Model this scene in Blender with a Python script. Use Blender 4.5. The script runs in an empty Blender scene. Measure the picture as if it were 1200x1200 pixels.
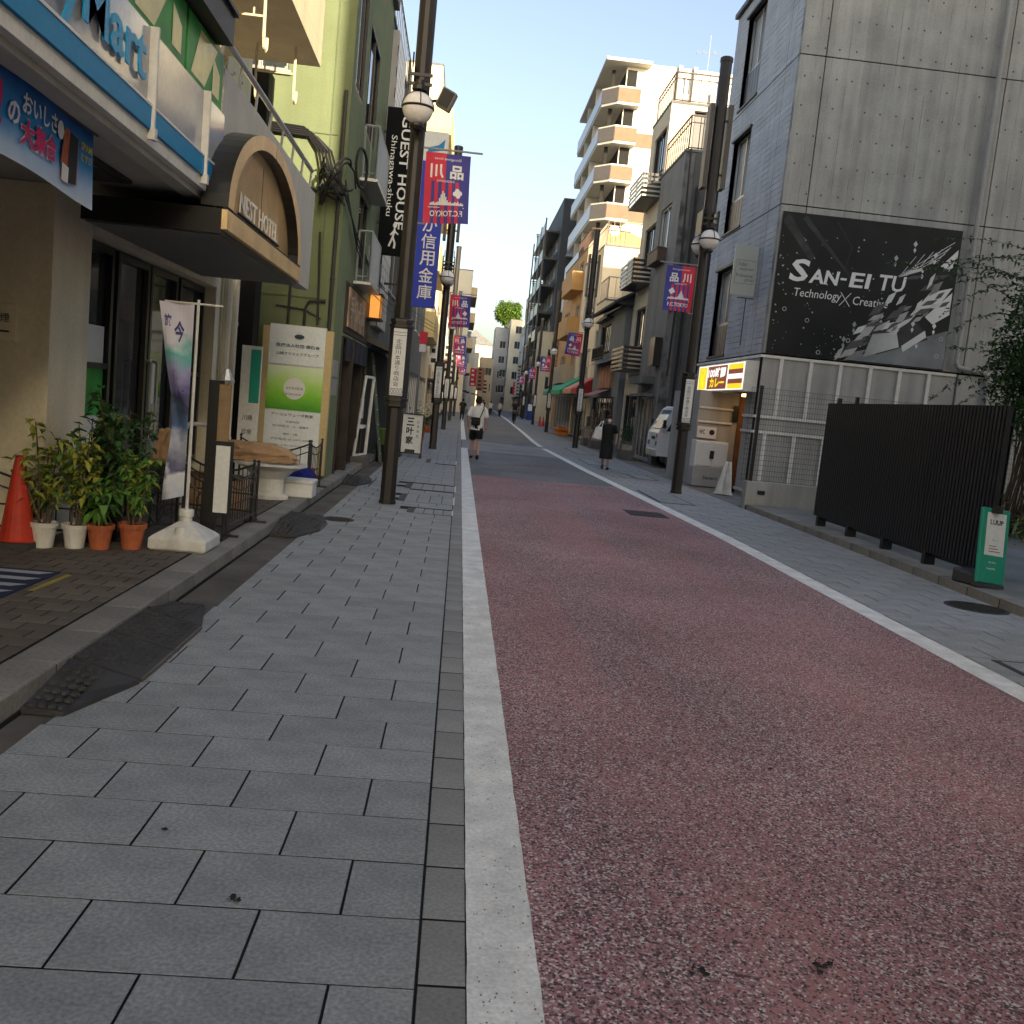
import bpy, bmesh, math, random
from math import sin, cos, pi, radians as rad, sqrt, atan2
from mathutils import Vector, Matrix
random.seed(11)
S = bpy.context.scene
COL = S.collection

# ------------------------------------------------------------------ camera, sky, sun, exposure
cam_data = bpy.data.cameras.new('camera')
cam_data.sensor_width = 36.0
cam_data.lens = 33.0
cam_data.clip_end = 3000.0
cam = bpy.data.objects.new('camera', cam_data)
COL.objects.link(cam)
cam.matrix_world = (Matrix.Translation((0, 0, 1.6)) @ Matrix.Rotation(rad(-3.756), 4, 'Z')
                    @ Matrix.Rotation(rad(90 - 6.561), 4, 'X') @ Matrix.Rotation(rad(5.6), 4, 'Z'))
S.camera = cam

SUN_EL, SUN_AZ = rad(17.0), rad(155.0)      # low evening sun, behind the camera and a little to the right
SUN_DIR = Vector((sin(SUN_AZ) * cos(SUN_EL), cos(SUN_AZ) * cos(SUN_EL), sin(SUN_EL)))
W = bpy.data.worlds.new("World")
S.world = W
W.use_nodes = True
wn = W.node_tree.nodes
bgn = wn['Background']
sky = wn.new('ShaderNodeTexSky')
sky.sky_type = 'NISHITA'
sky.sun_disc = False
sky.sun_elevation = SUN_EL
sky.sun_rotation = SUN_AZ
sky.altitude = 30
sky.air_density = 1.0
sky.dust_density = 3.6
sky.ozone_density = 0.5
hsv = wn.new('ShaderNodeHueSaturation')                     # evening haze: paler blue than a clear noon sky
hsv.inputs['Hue'].default_value = 0.508
hsv.inputs['Saturation'].default_value = 0.90
W.node_tree.links.new(sky.outputs[0], hsv.inputs['Color'])
W.node_tree.links.new(hsv.outputs[0], bgn.inputs[0])
bgn.inputs[1].default_value = 0.13
sun_l = bpy.data.lights.new('sun', 'SUN')
sun_l.energy = 4.4
sun_l.angle = rad(0.5)
sun_l.color = (1.0, 0.85, 0.62)
sun = bpy.data.objects.new('sun', sun_l)
COL.objects.link(sun)
sun.rotation_euler = SUN_DIR.to_track_quat('Z', 'Y').to_euler()
sun.location = (0, 0, 40)
S.view_settings.view_transform = 'Standard'
S.view_settings.look = 'None'
S.view_settings.gamma = 1.0
S.view_settings.use_curve_mapping = False
S.view_settings.exposure = 1.32
S.cycles.use_denoising = True
S.cycles.max_bounces = 8
S.cycles.adaptive_threshold = 0.02

# ------------------------------------------------------------------ materials
MATS = {}
def M(name, col, rough=.75, var=.12, scale=2.5, bump=.08, bscale=60., metal=0., streak=0., spec=.35, rnd=0., emit=0., fine=.06):
    if name in MATS: return MATS[name]
    m = bpy.data.materials.new(name); m.use_nodes = True
    nt = m.node_tree; N = nt.nodes; L = nt.links
    b = N['Principled BSDF']
    b.inputs['Roughness'].default_value = rough
    b.inputs['Metallic'].default_value = metal
    b.inputs['Specular IOR Level'].default_value = spec
    tc = N.new('ShaderNodeTexCoord')
    def noise(sc, det=4, src=None):
        n = N.new('ShaderNodeTexNoise'); n.inputs['Scale'].default_value = sc; n.inputs['Detail'].default_value = det
        L.new(src or tc.outputs['Object'], n.inputs['Vector']); return n
    def ramp(sock, a, bb):
        r = N.new('ShaderNodeMapRange'); r.inputs[1].default_value = .3; r.inputs[2].default_value = .7
        r.inputs[3].default_value = a; r.inputs[4].default_value = bb; L.new(sock, r.inputs[0]); return r.outputs[0]
    def mul(a, bb):
        k = N.new('ShaderNodeMath'); k.operation = 'MULTIPLY'; L.new(a, k.inputs[0]); L.new(bb, k.inputs[1]); return k.outputs[0]
    f = ramp(noise(scale).outputs[0], 1 - var, 1 + var)
    if fine: f = mul(f, ramp(noise(bscale * .5, 2).outputs[0], 1 - fine, 1 + fine))
    if streak:
        mp = N.new('ShaderNodeMapping'); mp.inputs['Scale'].default_value = (5, 5, .25)
        L.new(tc.outputs['Object'], mp.inputs[0])
        f = mul(f, ramp(noise(1.0, 5, mp.outputs[0]).outputs[0], 1 - streak, 1 + streak * .4))
    if rnd:
        oi = N.new('ShaderNodeObjectInfo'); r = N.new('ShaderNodeMapRange'); r.inputs[3].default_value = 1 - rnd; r.inputs[4].default_value = 1 + rnd
        L.new(oi.outputs['Random'], r.inputs[0]); f = mul(f, r.outputs[0])
    mx = N.new('ShaderNodeVectorMath'); mx.operation = 'SCALE'; mx.inputs[0].default_value = col[:3]
    L.new(f, mx.inputs['Scale']); L.new(mx.outputs[0], b.inputs['Base Color'])
    if bump:
        bn = N.new('ShaderNodeBump'); bn.inputs['Strength'].default_value = bump; bn.inputs['Distance'].default_value = .01
        L.new(noise(bscale, 3).outputs[0], bn.inputs['Height']); L.new(bn.outputs[0], b.inputs['Normal'])
    if emit:
        L.new(mx.outputs[0], b.inputs['Emission Color']); b.inputs['Emission Strength'].default_value = emit
    MATS[name] = m
    return m

def MG(name, stops, axis=2, lo=0., hi=1., rough=.5):
    """print with a colour gradient along one object axis"""
    m = bpy.data.materials.new(name); m.use_nodes = True; N = m.node_tree.nodes; L = m.node_tree.links
    tc = N.new('ShaderNodeTexCoord'); sp = N.new('ShaderNodeSeparateXYZ'); L.new(tc.outputs['Object'], sp.inputs[0])
    mr = N.new('ShaderNodeMapRange'); mr.inputs[1].default_value = lo; mr.inputs[2].default_value = hi; L.new(sp.outputs[axis], mr.inputs[0])
    nz = N.new('ShaderNodeTexNoise'); nz.inputs['Scale'].default_value = 7; L.new(tc.outputs['Object'], nz.inputs['Vector'])
    ad = N.new('ShaderNodeMath'); ad.operation = 'MULTIPLY_ADD'; ad.inputs[1].default_value = .25; L.new(nz.outputs[0], ad.inputs[0]); L.new(mr.outputs[0], ad.inputs[2])
    sb = N.new('ShaderNodeMath'); sb.operation = 'SUBTRACT'; sb.inputs[1].default_value = .125; L.new(ad.outputs[0], sb.inputs[0])
    cr = N.new('ShaderNodeValToRGB'); e = cr.color_ramp.elements
    e[0].position, e[0].color = stops[0][0], (*stops[0][1], 1); e[1].position, e[1].color = stops[-1][0], (*stops[-1][1], 1)
    for p, c in stops[1:-1]:
        k = e.new(p); k.color = (*c, 1)
    L.new(sb.outputs[0], cr.inputs[0]); b = N['Principled BSDF']; L.new(cr.outputs[0], b.inputs['Base Color']); b.inputs['Roughness'].default_value = rough
    MATS[name] = m
    return m

def asphalt(name, cols, scale, worn=None):
    m = bpy.data.materials.new(name); m.use_nodes = True; N = m.node_tree.nodes; L = m.node_tree.links
    b = N['Principled BSDF']; b.inputs['Roughness'].default_value = .85; b.inputs['Specular IOR Level'].default_value = .3
    tc = N.new('ShaderNodeTexCoord')
    v = N.new('ShaderNodeTexVoronoi'); v.inputs['Scale'].default_value = scale; L.new(tc.outputs['Object'], v.inputs['Vector'])
    sp = N.new('ShaderNodeSeparateColor'); L.new(v.outputs['Color'], sp.inputs[0])
    n1 = N.new('ShaderNodeTexNoise'); n1.inputs['Scale'].default_value = .55; n1.inputs['Detail'].default_value = 5; L.new(tc.outputs['Object'], n1.inputs['Vector'])
    mp = N.new('ShaderNodeMapping'); mp.inputs['Scale'].default_value = (1.3, .12, 1); L.new(tc.outputs['Object'], mp.inputs[0])
    n2 = N.new('ShaderNodeTexNoise'); n2.inputs['Scale'].default_value = 1.0; n2.inputs['Detail'].default_value = 3; L.new(mp.outputs[0], n2.inputs['Vector'])
    cr = N.new('ShaderNodeValToRGB'); cr.color_ramp.interpolation = 'CONSTANT'
    e = cr.color_ramp.elements
    e[0].position, e[0].color = 0, (*cols[0][1], 1)
    e[1].position, e[1].color = cols[1][0], (*cols[1][1], 1)
    for p, c in cols[2:]:
        k = e.new(p); k.color = (*c, 1)
    L.new(sp.outputs[0], cr.inputs[0])
    out = cr.outputs[0]
    if worn:
        mr = N.new('ShaderNodeMapRange'); mr.inputs[1].default_value = .38; mr.inputs[2].default_value = .62; mr.inputs[3].default_value = 0; mr.inputs[4].default_value = .5
        L.new(n2.outputs[0], mr.inputs[0])
        mm = N.new('ShaderNodeMath'); mm.operation = 'LESS_THAN'; L.new(sp.outputs[1], mm.inputs[0]); L.new(mr.outputs[0], mm.inputs[1])
        mx = N.new('ShaderNodeMix'); mx.data_type = 'RGBA'; L.new(mm.outputs[0], mx.inputs[0]); L.new(out, mx.inputs[6]); mx.inputs[7].default_value = (*worn, 1)
        out = mx.outputs[2]
    sc = N.new('ShaderNodeVectorMath'); sc.operation = 'SCALE'; L.new(out, sc.inputs[0])
    mr2 = N.new('ShaderNodeMapRange'); mr2.inputs[1].default_value = .3; mr2.inputs[2].default_value = .7; mr2.inputs[3].default_value = .78; mr2.inputs[4].default_value = 1.18
    L.new(n1.outputs[0], mr2.inputs[0]); L.new(mr2.outputs[0], sc.inputs['Scale'])
    L.new(sc.outputs[0], b.inputs['Base Color'])
    bn = N.new('ShaderNodeBump'); bn.inputs['Strength'].default_value = .5; bn.inputs['Distance'].default_value = .006
    L.new(v.outputs['Distance'], bn.inputs['Height']); L.new(bn.outputs[0], b.inputs['Normal'])
    MATS[name] = m
    return m

def lines_mat(name, col, dark, axis, period, width=.04, bumpy=.12, var=.14, streak=.15, rough=.8, hl=None):
    """cast or clad surface with fine form-board lines along one axis"""
    m = M(name, col, rough, var, 1.3, bumpy, 45, streak=streak, fine=.08)
    nt = m.node_tree; N = nt.nodes; L = nt.links; b = N['Principled BSDF']
    tc = N.new('ShaderNodeTexCoord'); sp = N.new('ShaderNodeSeparateXYZ'); L.new(tc.outputs['Object'], sp.inputs[0])
    d = N.new('ShaderNodeMath'); d.operation = 'DIVIDE'; d.inputs[1].default_value = period; L.new(sp.outputs[axis], d.inputs[0])
    fr = N.new('ShaderNodeMath'); fr.operation = 'FRACT'; L.new(d.outputs[0], fr.inputs[0])
    lt = N.new('ShaderNodeMath'); lt.operation = 'LESS_THAN'; lt.inputs[1].default_value = width; L.new(fr.outputs[0], lt.inputs[0])
    nz = N.new('ShaderNodeTexNoise'); nz.inputs['Scale'].default_value = 1.6; L.new(tc.outputs['Object'], nz.inputs['Vector'])
    mr = N.new('ShaderNodeMapRange'); mr.inputs[1].default_value = .42; mr.inputs[2].default_value = .62; L.new(nz.outputs[0], mr.inputs[0])
    mu = N.new('ShaderNodeMath'); mu.operation = 'MULTIPLY'; L.new(lt.outputs[0], mu.inputs[0]); L.new(mr.outputs[0], mu.inputs[1])
    # each board its own slight tone
    fl = N.new('ShaderNodeMath'); fl.operation = 'FLOOR'; L.new(d.outputs[0], fl.inputs[0])
    wn_ = N.new('ShaderNodeTexWhiteNoise'); wn_.noise_dimensions = '1D'; L.new(fl.outputs[0], wn_.inputs['W'])
    tm = N.new('ShaderNodeMapRange'); tm.inputs[3].default_value = .93; tm.inputs[4].default_value = 1.07; L.new(wn_.outputs[0], tm.inputs[0])
    src = b.inputs['Base Color'].links[0].from_socket
    s1 = N.new('ShaderNodeVectorMath'); s1.operation = 'SCALE'; L.new(src, s1.inputs[0]); L.new(tm.outputs[0], s1.inputs['Scale'])
    mx = N.new('ShaderNodeMix'); mx.data_type = 'RGBA'; L.new(mu.outputs[0], mx.inputs[0]); L.new(s1.outputs[0], mx.inputs[6]); mx.inputs[7].default_value = (*dark, 1)
    L.new(mx.outputs[2], b.inputs['Base Color'])
    return m

# ------------------------------------------------------------------ mesh builder
class MB:
    def __init__(s): s.v = []; s.f = []; s.mi = []; s.T = None
    def add(s, vs, fs, m=0):
        o = len(s.v)
        s.v += [tuple(s.T @ Vector(p)) if s.T else tuple(p) for p in vs]
        s.f += [tuple(i + o for i in f) for f in fs]; s.mi += [m] * len(fs); return s
    def box(s, x0, y0, z0, x1, y1, z1, m=0):
        x0, x1 = min(x0, x1), max(x0, x1); y0, y1 = min(y0, y1), max(y0, y1); z0, z1 = min(z0, z1), max(z0, z1)
        return s.add([(x0,y0,z0),(x1,y0,z0),(x1,y1,z0),(x0,y1,z0),(x0,y0,z1),(x1,y0,z1),(x1,y1,z1),(x0,y1,z1)],
                     [(3,2,1,0),(4,5,6,7),(0,1,5,4),(1,2,6,5),(2,3,7,6),(3,0,4,7)], m)
    def cbox(s, cx, cy, cz, sx, sy, sz, m=0): return s.box(cx-sx/2, cy-sy/2, cz-sz/2, cx+sx/2, cy+sy/2, cz+sz/2, m)
    def quad(s, *p, m=0): return s.add(p, [tuple(range(len(p)))], m)
    def prism(s, poly, axis, a, b, m=0):
        n = len(poly)
        def P(p, t): return {0: (t, p[0], p[1]), 1: (p[0], t, p[1]), 2: (p[0], p[1], t)}[axis]
        vs = [P(p, a) for p in poly] + [P(p, b) for p in poly]
        return s.add(vs, [tuple(range(n))[::-1], tuple(range(n, 2*n))] + [(i, (i+1) % n, n+(i+1) % n, n+i) for i in range(n)], m)
    def cone(s, p0, p1, r0, r1, n=10, m=0, cap=True, ph=0.):
        p0 = Vector(p0); p1 = Vector(p1); d = (p1-p0).normalized()
        a = d.orthogonal().normalized() if abs(d.z) < .999 else Vector((1, 0, 0)); b = d.cross(a)
        vs = []
        for p, r in ((p0, r0), (p1, r1)):
            for i in range(n):
                t = 2*pi*(i+ph)/n; vs.append(p + a*cos(t)*r + b*sin(t)*r)
        fs = [(i, (i+1) % n, n+(i+1) % n, n+i) for i in range(n)]
        if cap: fs += [tuple(range(n))[::-1], tuple(range(n, 2*n))]
        return s.add(vs, fs, m)
    def tube(s, pts, r, n=6, m=0):
        for a, b in zip(pts[:-1], pts[1:]):
            if (Vector(a)-Vector(b)).length > 1e-5: s.cone(a, b, r, r, n, m)
        return s
    def lathe(s, prof, c=(0,0,0), n=16, m=0, ph=0.):
        vs = []; fs = []
        for r, z in prof:
            for i in range(n):
                t = 2*pi*(i+ph)/n; vs.append((c[0]+r*cos(t), c[1]+r*sin(t), c[2]+z))
        for k in range(len(prof)-1):
            for i in range(n): fs.append((k*n+i, k*n+(i+1) % n, (k+1)*n+(i+1) % n, (k+1)*n+i))
        fs += [tuple(range(n))[::-1], tuple(range((len(prof)-1)*n, len(prof)*n))]
        return s.add(vs, fs, m)
    def ball(s, c, rx, ry=None, rz=None, n=12, k=8, m=0, z0=-1., z1=1.):
        ry = ry or rx; rz = rz or rx; vs = []; fs = []
        t0, t1 = math.asin(z0), math.asin(z1)
        for j in range(k+1):
            t = t0+(t1-t0)*j/k
            for i in range(n):
                p = 2*pi*i/n; vs.append((c[0]+rx*cos(t)*cos(p), c[1]+ry*cos(t)*sin(p), c[2]+rz*sin(t)))
        for j in range(k):
            for i in range(n): fs.append((j*n+i, j*n+(i+1) % n, (j+1)*n+(i+1) % n, (j+1)*n+i))
        return s.add(vs, fs, m)
    def build(s, name, mats, parent=None, smooth=False, bevel=0., local=False, kind=None, label=None):
        me = bpy.data.meshes.new(name)
        off = Vector((0, 0, 0))
        if parent is not None and not local:
            q = parent
            while q is not None: off += q.location; q = q.parent
        me.from_pydata([(x-off.x, y-off.y, z-off.z) for x, y, z in s.v], [], s.f)
        mats = mats if isinstance(mats, (list, tuple)) else [mats]
        for m_ in mats: me.materials.append(m_)
        for p, i in zip(me.polygons, s.mi):
            p.material_index = i; p.use_smooth = smooth
        me.validate(); me.update()
        o = bpy.data.objects.new(name, me); COL.objects.link(o)
        if parent is not None: o.parent = parent
        if bevel:
            b = o.modifiers.new('bevel', 'BEVEL'); b.width = bevel; b.segments = 1; b.limit_method = 'ANGLE'
        if kind: o['kind'] = kind
        if label: o['label'] = label
        return o

def thing(name, label, cat, loc=(0,0,0), rz=0., group=None):
    o = bpy.data.objects.new(name, None); COL.objects.link(o); o.empty_display_size = .2
    o.location = loc; o.rotation_euler = (0, 0, rz); o['label'] = label; o['category'] = cat
    if group: o['group'] = group
    return o
def tag(o, label, cat, group=None):
    o['label'] = label; o['category'] = cat
    if group: o['group'] = group
    return o
def struct(mb, name, mats, **k):
    o = mb.build(name, mats, **k); o['kind'] = 'structure'; return o
def copy_tree(src, loc, rz=None, label=None, group=None):
    r = src.copy(); COL.objects.link(r); r.location = loc
    if rz is not None: r.rotation_euler = (0, 0, rz)
    if label: r['label'] = label
    if group: r['group'] = group
    def rec(a, b):
        for ch in list(a.children):
            c = ch.copy(); COL.objects.link(c); c.parent = b; rec(ch, c)
    rec(src, r)
    return r
def inst(me_obj, name, loc, parent, sc=(1,1,1)):
    o = bpy.data.objects.new(name, me_obj); COL.objects.link(o); o.location = loc; o.scale = sc; o.parent = parent
    return o

# ------------------------------------------------------------------ lettering
_TC = {}
def glyphs(s, bold=0., ext=0.):
    k = (s, bold, ext)
    if k not in _TC:
        cu = bpy.data.curves.new('lettering', 'FONT'); cu.body = s; cu.resolution_u = 2; cu.offset = bold; cu.extrude = ext
        o = bpy.data.objects.new('lettering', cu); COL.objects.link(o)
        dg = bpy.context.evaluated_depsgraph_get(); dg.update()
        me = bpy.data.meshes.new_from_object(o.evaluated_get(dg))
        vs = [tuple(v.co) for v in me.vertices]; fs = [tuple(p.vertices) for p in me.polygons]
        bpy.data.objects.remove(o); bpy.data.curves.remove(cu); bpy.data.meshes.remove(me)
        _TC[k] = (vs, fs)
    return _TC[k]
def text(mb, s, org, right, up, w, h, bold=0., ext=0., shear=0., m=0):
    """fit the string into the w x h box that starts at org (lower left)"""
    vs, fs = glyphs(s, bold, ext)
    if not vs: return
    x0 = min(v[0] for v in vs); x1 = max(v[0] for v in vs); y0 = min(v[1] for v in vs); y1 = max(v[1] for v in vs)
    org = Vector(org); right = Vector(right).normalized(); up = Vector(up).normalized(); nrm = right.cross(up)
    sx = w/max(x1-x0, 1e-6); sy = h/max(y1-y0, 1e-6)
    out = []
    for x, y, z in vs:
        v = (y-y0)*sy
        out.append(org + right*((x-x0)*sx + shear*v) + up*v + nrm*(z*min(sx, sy)))
    mb.add(out, fs, m)
def vtext(mb, s, org, right, up, w, ch, gap=.12, bold=0., m=0, ext=0.):
    """vertical Japanese setting, org is the top left"""
    org = Vector(org); right_ = Vector(right).normalized(); up_ = Vector(up).normalized()
    for i, c in enumerate(s):
        sc = .55 if c in 'ーりっ' else 1.
        o = org - up_*(i*(ch*(1+gap)) + ch)
        if c == 'ー': text(mb, '|', o+right_*(w*.42), right, up, w*.12, ch*.85, bold, ext, m=m)
        else: text(mb, c, o+right_*(w*(1-sc)*.5), right, up, w*sc, ch, bold, ext, m=m)

# ------------------------------------------------------------------ facades
def FP(axis, pos, sgn):
    if axis == 'x': return lambda u, z, d=0.: (pos-sgn*d, u, z)
    return lambda u, z, d=0.: (u, pos-sgn*d, z)
def facade(mb, axis, pos, sgn, u0, u1, z0, z1, holes=(), dep=.12, m=0):
    P = FP(axis, pos, sgn)
    us = sorted({u0, u1, *[h[0] for h in holes], *[h[1] for h in holes]}); zs = sorted({z0, z1, *[h[2] for h in holes], *[h[3] for h in holes]})
    us = [u for u in us if u0 <= u <= u1]; zs = [z for z in zs if z0 <= z <= z1]
    for a, b in zip(us[:-1], us[1:]):
        for c, d in zip(zs[:-1], zs[1:]):
            mu, mz = (a+b)/2, (c+d)/2
            if any(h[0] < mu < h[1] and h[2] < mz < h[3] for h in holes): continue
            mb.quad(P(a, c), P(b, c), P(b, d), P(a, d), m=m)
    for h in holes:
        a, b, c, d = h[:4]
        mb.quad(P(a,c), P(b,c), P(b,c,dep), P(a,c,dep), m=m); mb.quad(P(a,d), P(b,d), P(b,d,dep), P(a,d,dep), m=m)
        mb.quad(P(a,c), P(a,d), P(a,d,dep), P(a,c,dep), m=m); mb.quad(P(b,c), P(b,d), P(b,d,dep), P(b,c,dep), m=m)
def fbox(mb, P, a, b, c, d, d0, d1, m=0):
    p = P(a, c, d0); q = P(b, d, d1); mb.box(*p, *q, m=m)
def window(parent, axis, pos, sgn, u0, u1, z0, z1, dep=.12, nv=2, nh=1, fw=.05, frame=None, glass=None, name='window', sill=True):
    P = FP(axis, pos, sgn); f = MB(); d0, d1 = dep-.06, dep-.01
    fbox(f, P, u0, u0+fw, z0, z1, d0, d1); fbox(f, P, u1-fw, u1, z0, z1, d0, d1)
    fbox(f, P, u0+fw, u1-fw, z0, z0+fw, d0, d1); fbox(f, P, u0+fw, u1-fw, z1-fw, z1, d0, d1)
    for i in range(1, nv):
        u = u0+(u1-u0)*i/nv; fbox(f, P, u-fw*.4, u+fw*.4, z0+fw, z1-fw, d0+.005, d1-.005)
    for i in range(1, nh):
        z = z0+(z1-z0)*i/nh; fbox(f, P, u0+fw, u1-fw, z-fw*.4, z+fw*.4, d0+.005, d1-.005)
    if sill: fbox(f, P, u0-.04, u1+.04, z0-.06, z0-.002, -.05, dep-.02)
    o = f.build(name, frame or MATS['aluminium'], parent)
    g = MB(); g.quad(P(u0, z0, dep+.004), P(u1, z0, dep+.004), P(u1, z1, dep+.004), P(u0, z1, dep+.004))
    g.build('pane', glass or MATS['glass'], o)
    return o
def railing(parent, pts, h, r=.018, step=.13, mat=None, mid=False, name='railing', panel=None):
    mb = MB(); pm = MB()
    for a, b in zip(pts[:-1], pts[1:]):
        a = Vector(a); b = Vector(b); L = (b-a).length; n = max(1, int(L/step))
        up = Vector((0, 0, h))
        mb.tube([a+up, b+up], r*1.5, 5); mb.tube([a+Vector((0,0,.08)), b+Vector((0,0,.08))], r, 5)
        if mid: mb.tube([a+up*.8, b+up*.8], r, 5)
        for i in range(n+1):
            p = a+(b-a)*i/n; big = i in (0, n)
            mb.cone(p, p+up, r*1.4 if big else r*.8, r*1.4 if big else r*.8, 5)
        if panel:
            d = (b-a).normalized(); nn = Vector((-d.y, d.x, 0))*.012
            pm.add([a+nn+Vector((0,0,.1)), b+nn+Vector((0,0,.1)), b+nn+up*.94, a+nn+up*.94, a-nn+Vector((0,0,.1)), b-nn+Vector((0,0,.1)), b-nn+up*.94, a-nn+up*.94],
                   [(0,1,2,3),(7,6,5,4),(0,4,5,1),(3,2,6,7),(0,3,7,4),(1,5,6,2)])
    o = mb.build(name, mat or MATS['dark_metal'], parent)
    if panel: pm.build('panel', panel, o)
    return o
def building(name, label, cat, x0, x1, y0, y1, h, wall, right=True, cam=(), street=(), z0=0., group=None, dep=.12, parapet=.25, roofm=None, back=False, frame=None, glass=None, extra_near=True):
    """a block with window openings in the face towards the camera and in the face towards the street"""
    xs = x0 if right else x1; sg = -1 if right else 1
    t = thing(name, label, cat, (xs, y0, z0), 0, group)
    mb = MB()
    facade(mb, 'y', y0, -1, x0, x1, z0, h, [c for c in cam], dep)
    facade(mb, 'x', xs, sg, y0, y1, z0, h, [c for c in street], dep)
    xo = x1 if right else x0
    mb.quad((xo, y0, z0), (xo, y1, z0), (xo, y1, h), (xo, y0, h)); mb.quad((x0, y1, z0), (x1, y1, z0), (x1, y1, h), (x0, y1, h))
    w = mb.build('wall', wall, t)
    rf = MB(); rf.quad((x0, y0, h-parapet), (x1, y0, h-parapet), (x1, y1, h-parapet), (x0, y1, h-parapet))
    e = .12
    rf.box(x0-.03, y0-.03, h-.02, x1+.03, y0+e, h+.06); rf.box(x0-.03, y1-e, h-.02, x1+.03, y1+.03, h+.06)
    rf.box(x0-.03, y0+e+.002, h-.02, x0+e, y1-e-.002, h+.06); rf.box(x1-e, y0+e+.002, h-.02, x1+.03, y1-e-.002, h+.06)
    rf.build('roof', roofm or MATS['roof_grey'], t)
    for c in cam: window(t, 'y', y0, -1, *c[:4], dep=dep, nv=c[4] if len(c) > 4 else 2, frame=frame, glass=glass)
    for c in street: window(t, 'x', xs, sg, *c[:4], dep=dep, nv=c[4] if len(c) > 4 else 2, frame=frame, glass=glass)
    return t
# ------------------------------------------------------------------ palette
M('aluminium', (.42,.43,.43), .4, .06, 3, 0, metal=.6)
M('dark_metal', (.03,.028,.027), .5, .1, 5, .03, spec=.4)
M('rust_metal', (.09,.055,.04), .6, .25, 8, .05)
M('white_metal', (.72,.71,.66), .45, .08, 6, 0, streak=.1)
M('glass', (.035,.04,.045), .06, .2, 1.2, 0, spec=.8, fine=0)
M('glass_blue', (.16,.22,.27), .08, .2, 1.2, 0, spec=.8, fine=0)
M('curtain', (.36,.36,.33), .5, .12, 4, 0, spec=.5)
M('roof_grey', (.16,.16,.16), .85, .15, 2, .05)
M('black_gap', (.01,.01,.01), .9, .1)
M('shade_black', (.016,.015,.014), .9, .2)  # near-black that paints in the shade of interiors, gaps and recesses
M('paver', (.31,.328,.332), .8, .15, 4.5, .25, 150, rnd=.08, fine=.24)
M('edge_stone', (.28,.285,.28), .85, .12, 3, .25, 140, rnd=.12, fine=.16)
M('joint', (.02,.02,.02), .95, .2, 8, .2)
M('gutter', (.12,.11,.095), .9, .3, 2.2, .2, 70)
M('kerb_stone', (.23,.22,.20), .85, .18, 2.2, .25, 80, rnd=.08, fine=.14)
M('brick_tile', (.135,.115,.095), .85, .2, 2.5, .25, 90, rnd=.2, fine=.12)
M('rubber', (.055,.055,.057), .7, .2, 5, .1)
M('cast_iron', (.035,.033,.03), .6, .25, 6, .2)
M('white_line', (.78,.79,.77), .75, .16, 5., .25, 140, fine=.12)
M('line_speck', (.2,.2,.19), .9, .2)
M('ground', (.1,.1,.1), .9)
M('concrete_light', (.33,.325,.30), .85, .12, 1.6, .12, 60, streak=.08)
M('pole_brown', (.024,.020,.018), .42, .15, 4, .05, spec=.45, streak=.12)
M('globe', (.82,.80,.78), .25, .04, 3, 0)
M('sign_white', (.72,.73,.71), .45, .03, 3, 0)
M('ink', (.02,.02,.022), .6, 0, 1, 0, fine=0)
M('white_print', (.78,.78,.78), .5, 0, 1, 0, fine=0)
M('cloth_red', (.62,.04,.075), .7, .05, 3, 0, fine=0)
M('cloth_blue', (.06,.06,.30), .7, .05, 3, 0, fine=0)
M('sign_blue', (.012,.04,.42), .5, .04, 3, 0, fine=0)
M('red_plastic', (.55,.05,.025), .5, .15, 6, .05)
M('white_plastic', (.66,.66,.62), .5, .12, 6, .03, streak=.2)
M('terracotta', (.42,.12,.05), .7, .15, 8, .05)
M('leaf_dark', (.04,.095,.028), .55, .35, 6, 0, rnd=.2)
M('leaf_yellow', (.29,.31,.05), .5, .35, 8, 0)
M('leaf_mid', (.10,.22,.04), .5, .35, 8, 0)
M('leaf_olive', (.12,.17,.02), .6, .4, 2, 0)  # yellow-green leaf colour, mixed at random in the tree crown
M('stem', (.10,.075,.05), .85, .2, 9, .1)
M('soil', (.03,.022,.016), .95)
M('paper_bag', (.42,.27,.15), .8, .18, 9, .15, 30)
M('skin', (.45,.27,.19), .55, .06, 9, 0)
M('hair', (.012,.01,.009), .6, .15, 20, 0)
M('white_cloth', (.70,.70,.69), .85, .07, 8, .1, 25)
M('black_cloth', (.014,.014,.016), .85, .15, 8, .1, 25)
M('shoe', (.03,.03,.035), .6)
M('rubber_white', (.6,.6,.58), .6)
MG('white_car_paint', [(0,(.76,.77,.76)),(1,(.8,.8,.79))], 2, 0, 2, .25)
asphalt('asphalt_red', [(0,(.09,.06,.066)),(.22,(.34,.18,.19)),(.42,(.46,.33,.335)),(.58,(.19,.14,.148)),(.74,(.62,.56,.55)),(.86,(.38,.165,.18))], 122, (.43,.22,.22))
asphalt('asphalt_grey', [(0,(.12,.127,.135)),(.3,(.17,.177,.187)),(.7,(.23,.235,.245)),(.9,(.36,.36,.36))], 85)
asphalt('asphalt_far', [(0,(.15,.15,.147)),(.3,(.19,.188,.185)),(.7,(.23,.228,.225)),(.9,(.29,.29,.285))], 70)
asphalt('crossing_slab', [(0,(.24,.255,.27)),(.4,(.29,.305,.32)),(.8,(.33,.34,.35))], 60)

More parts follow.
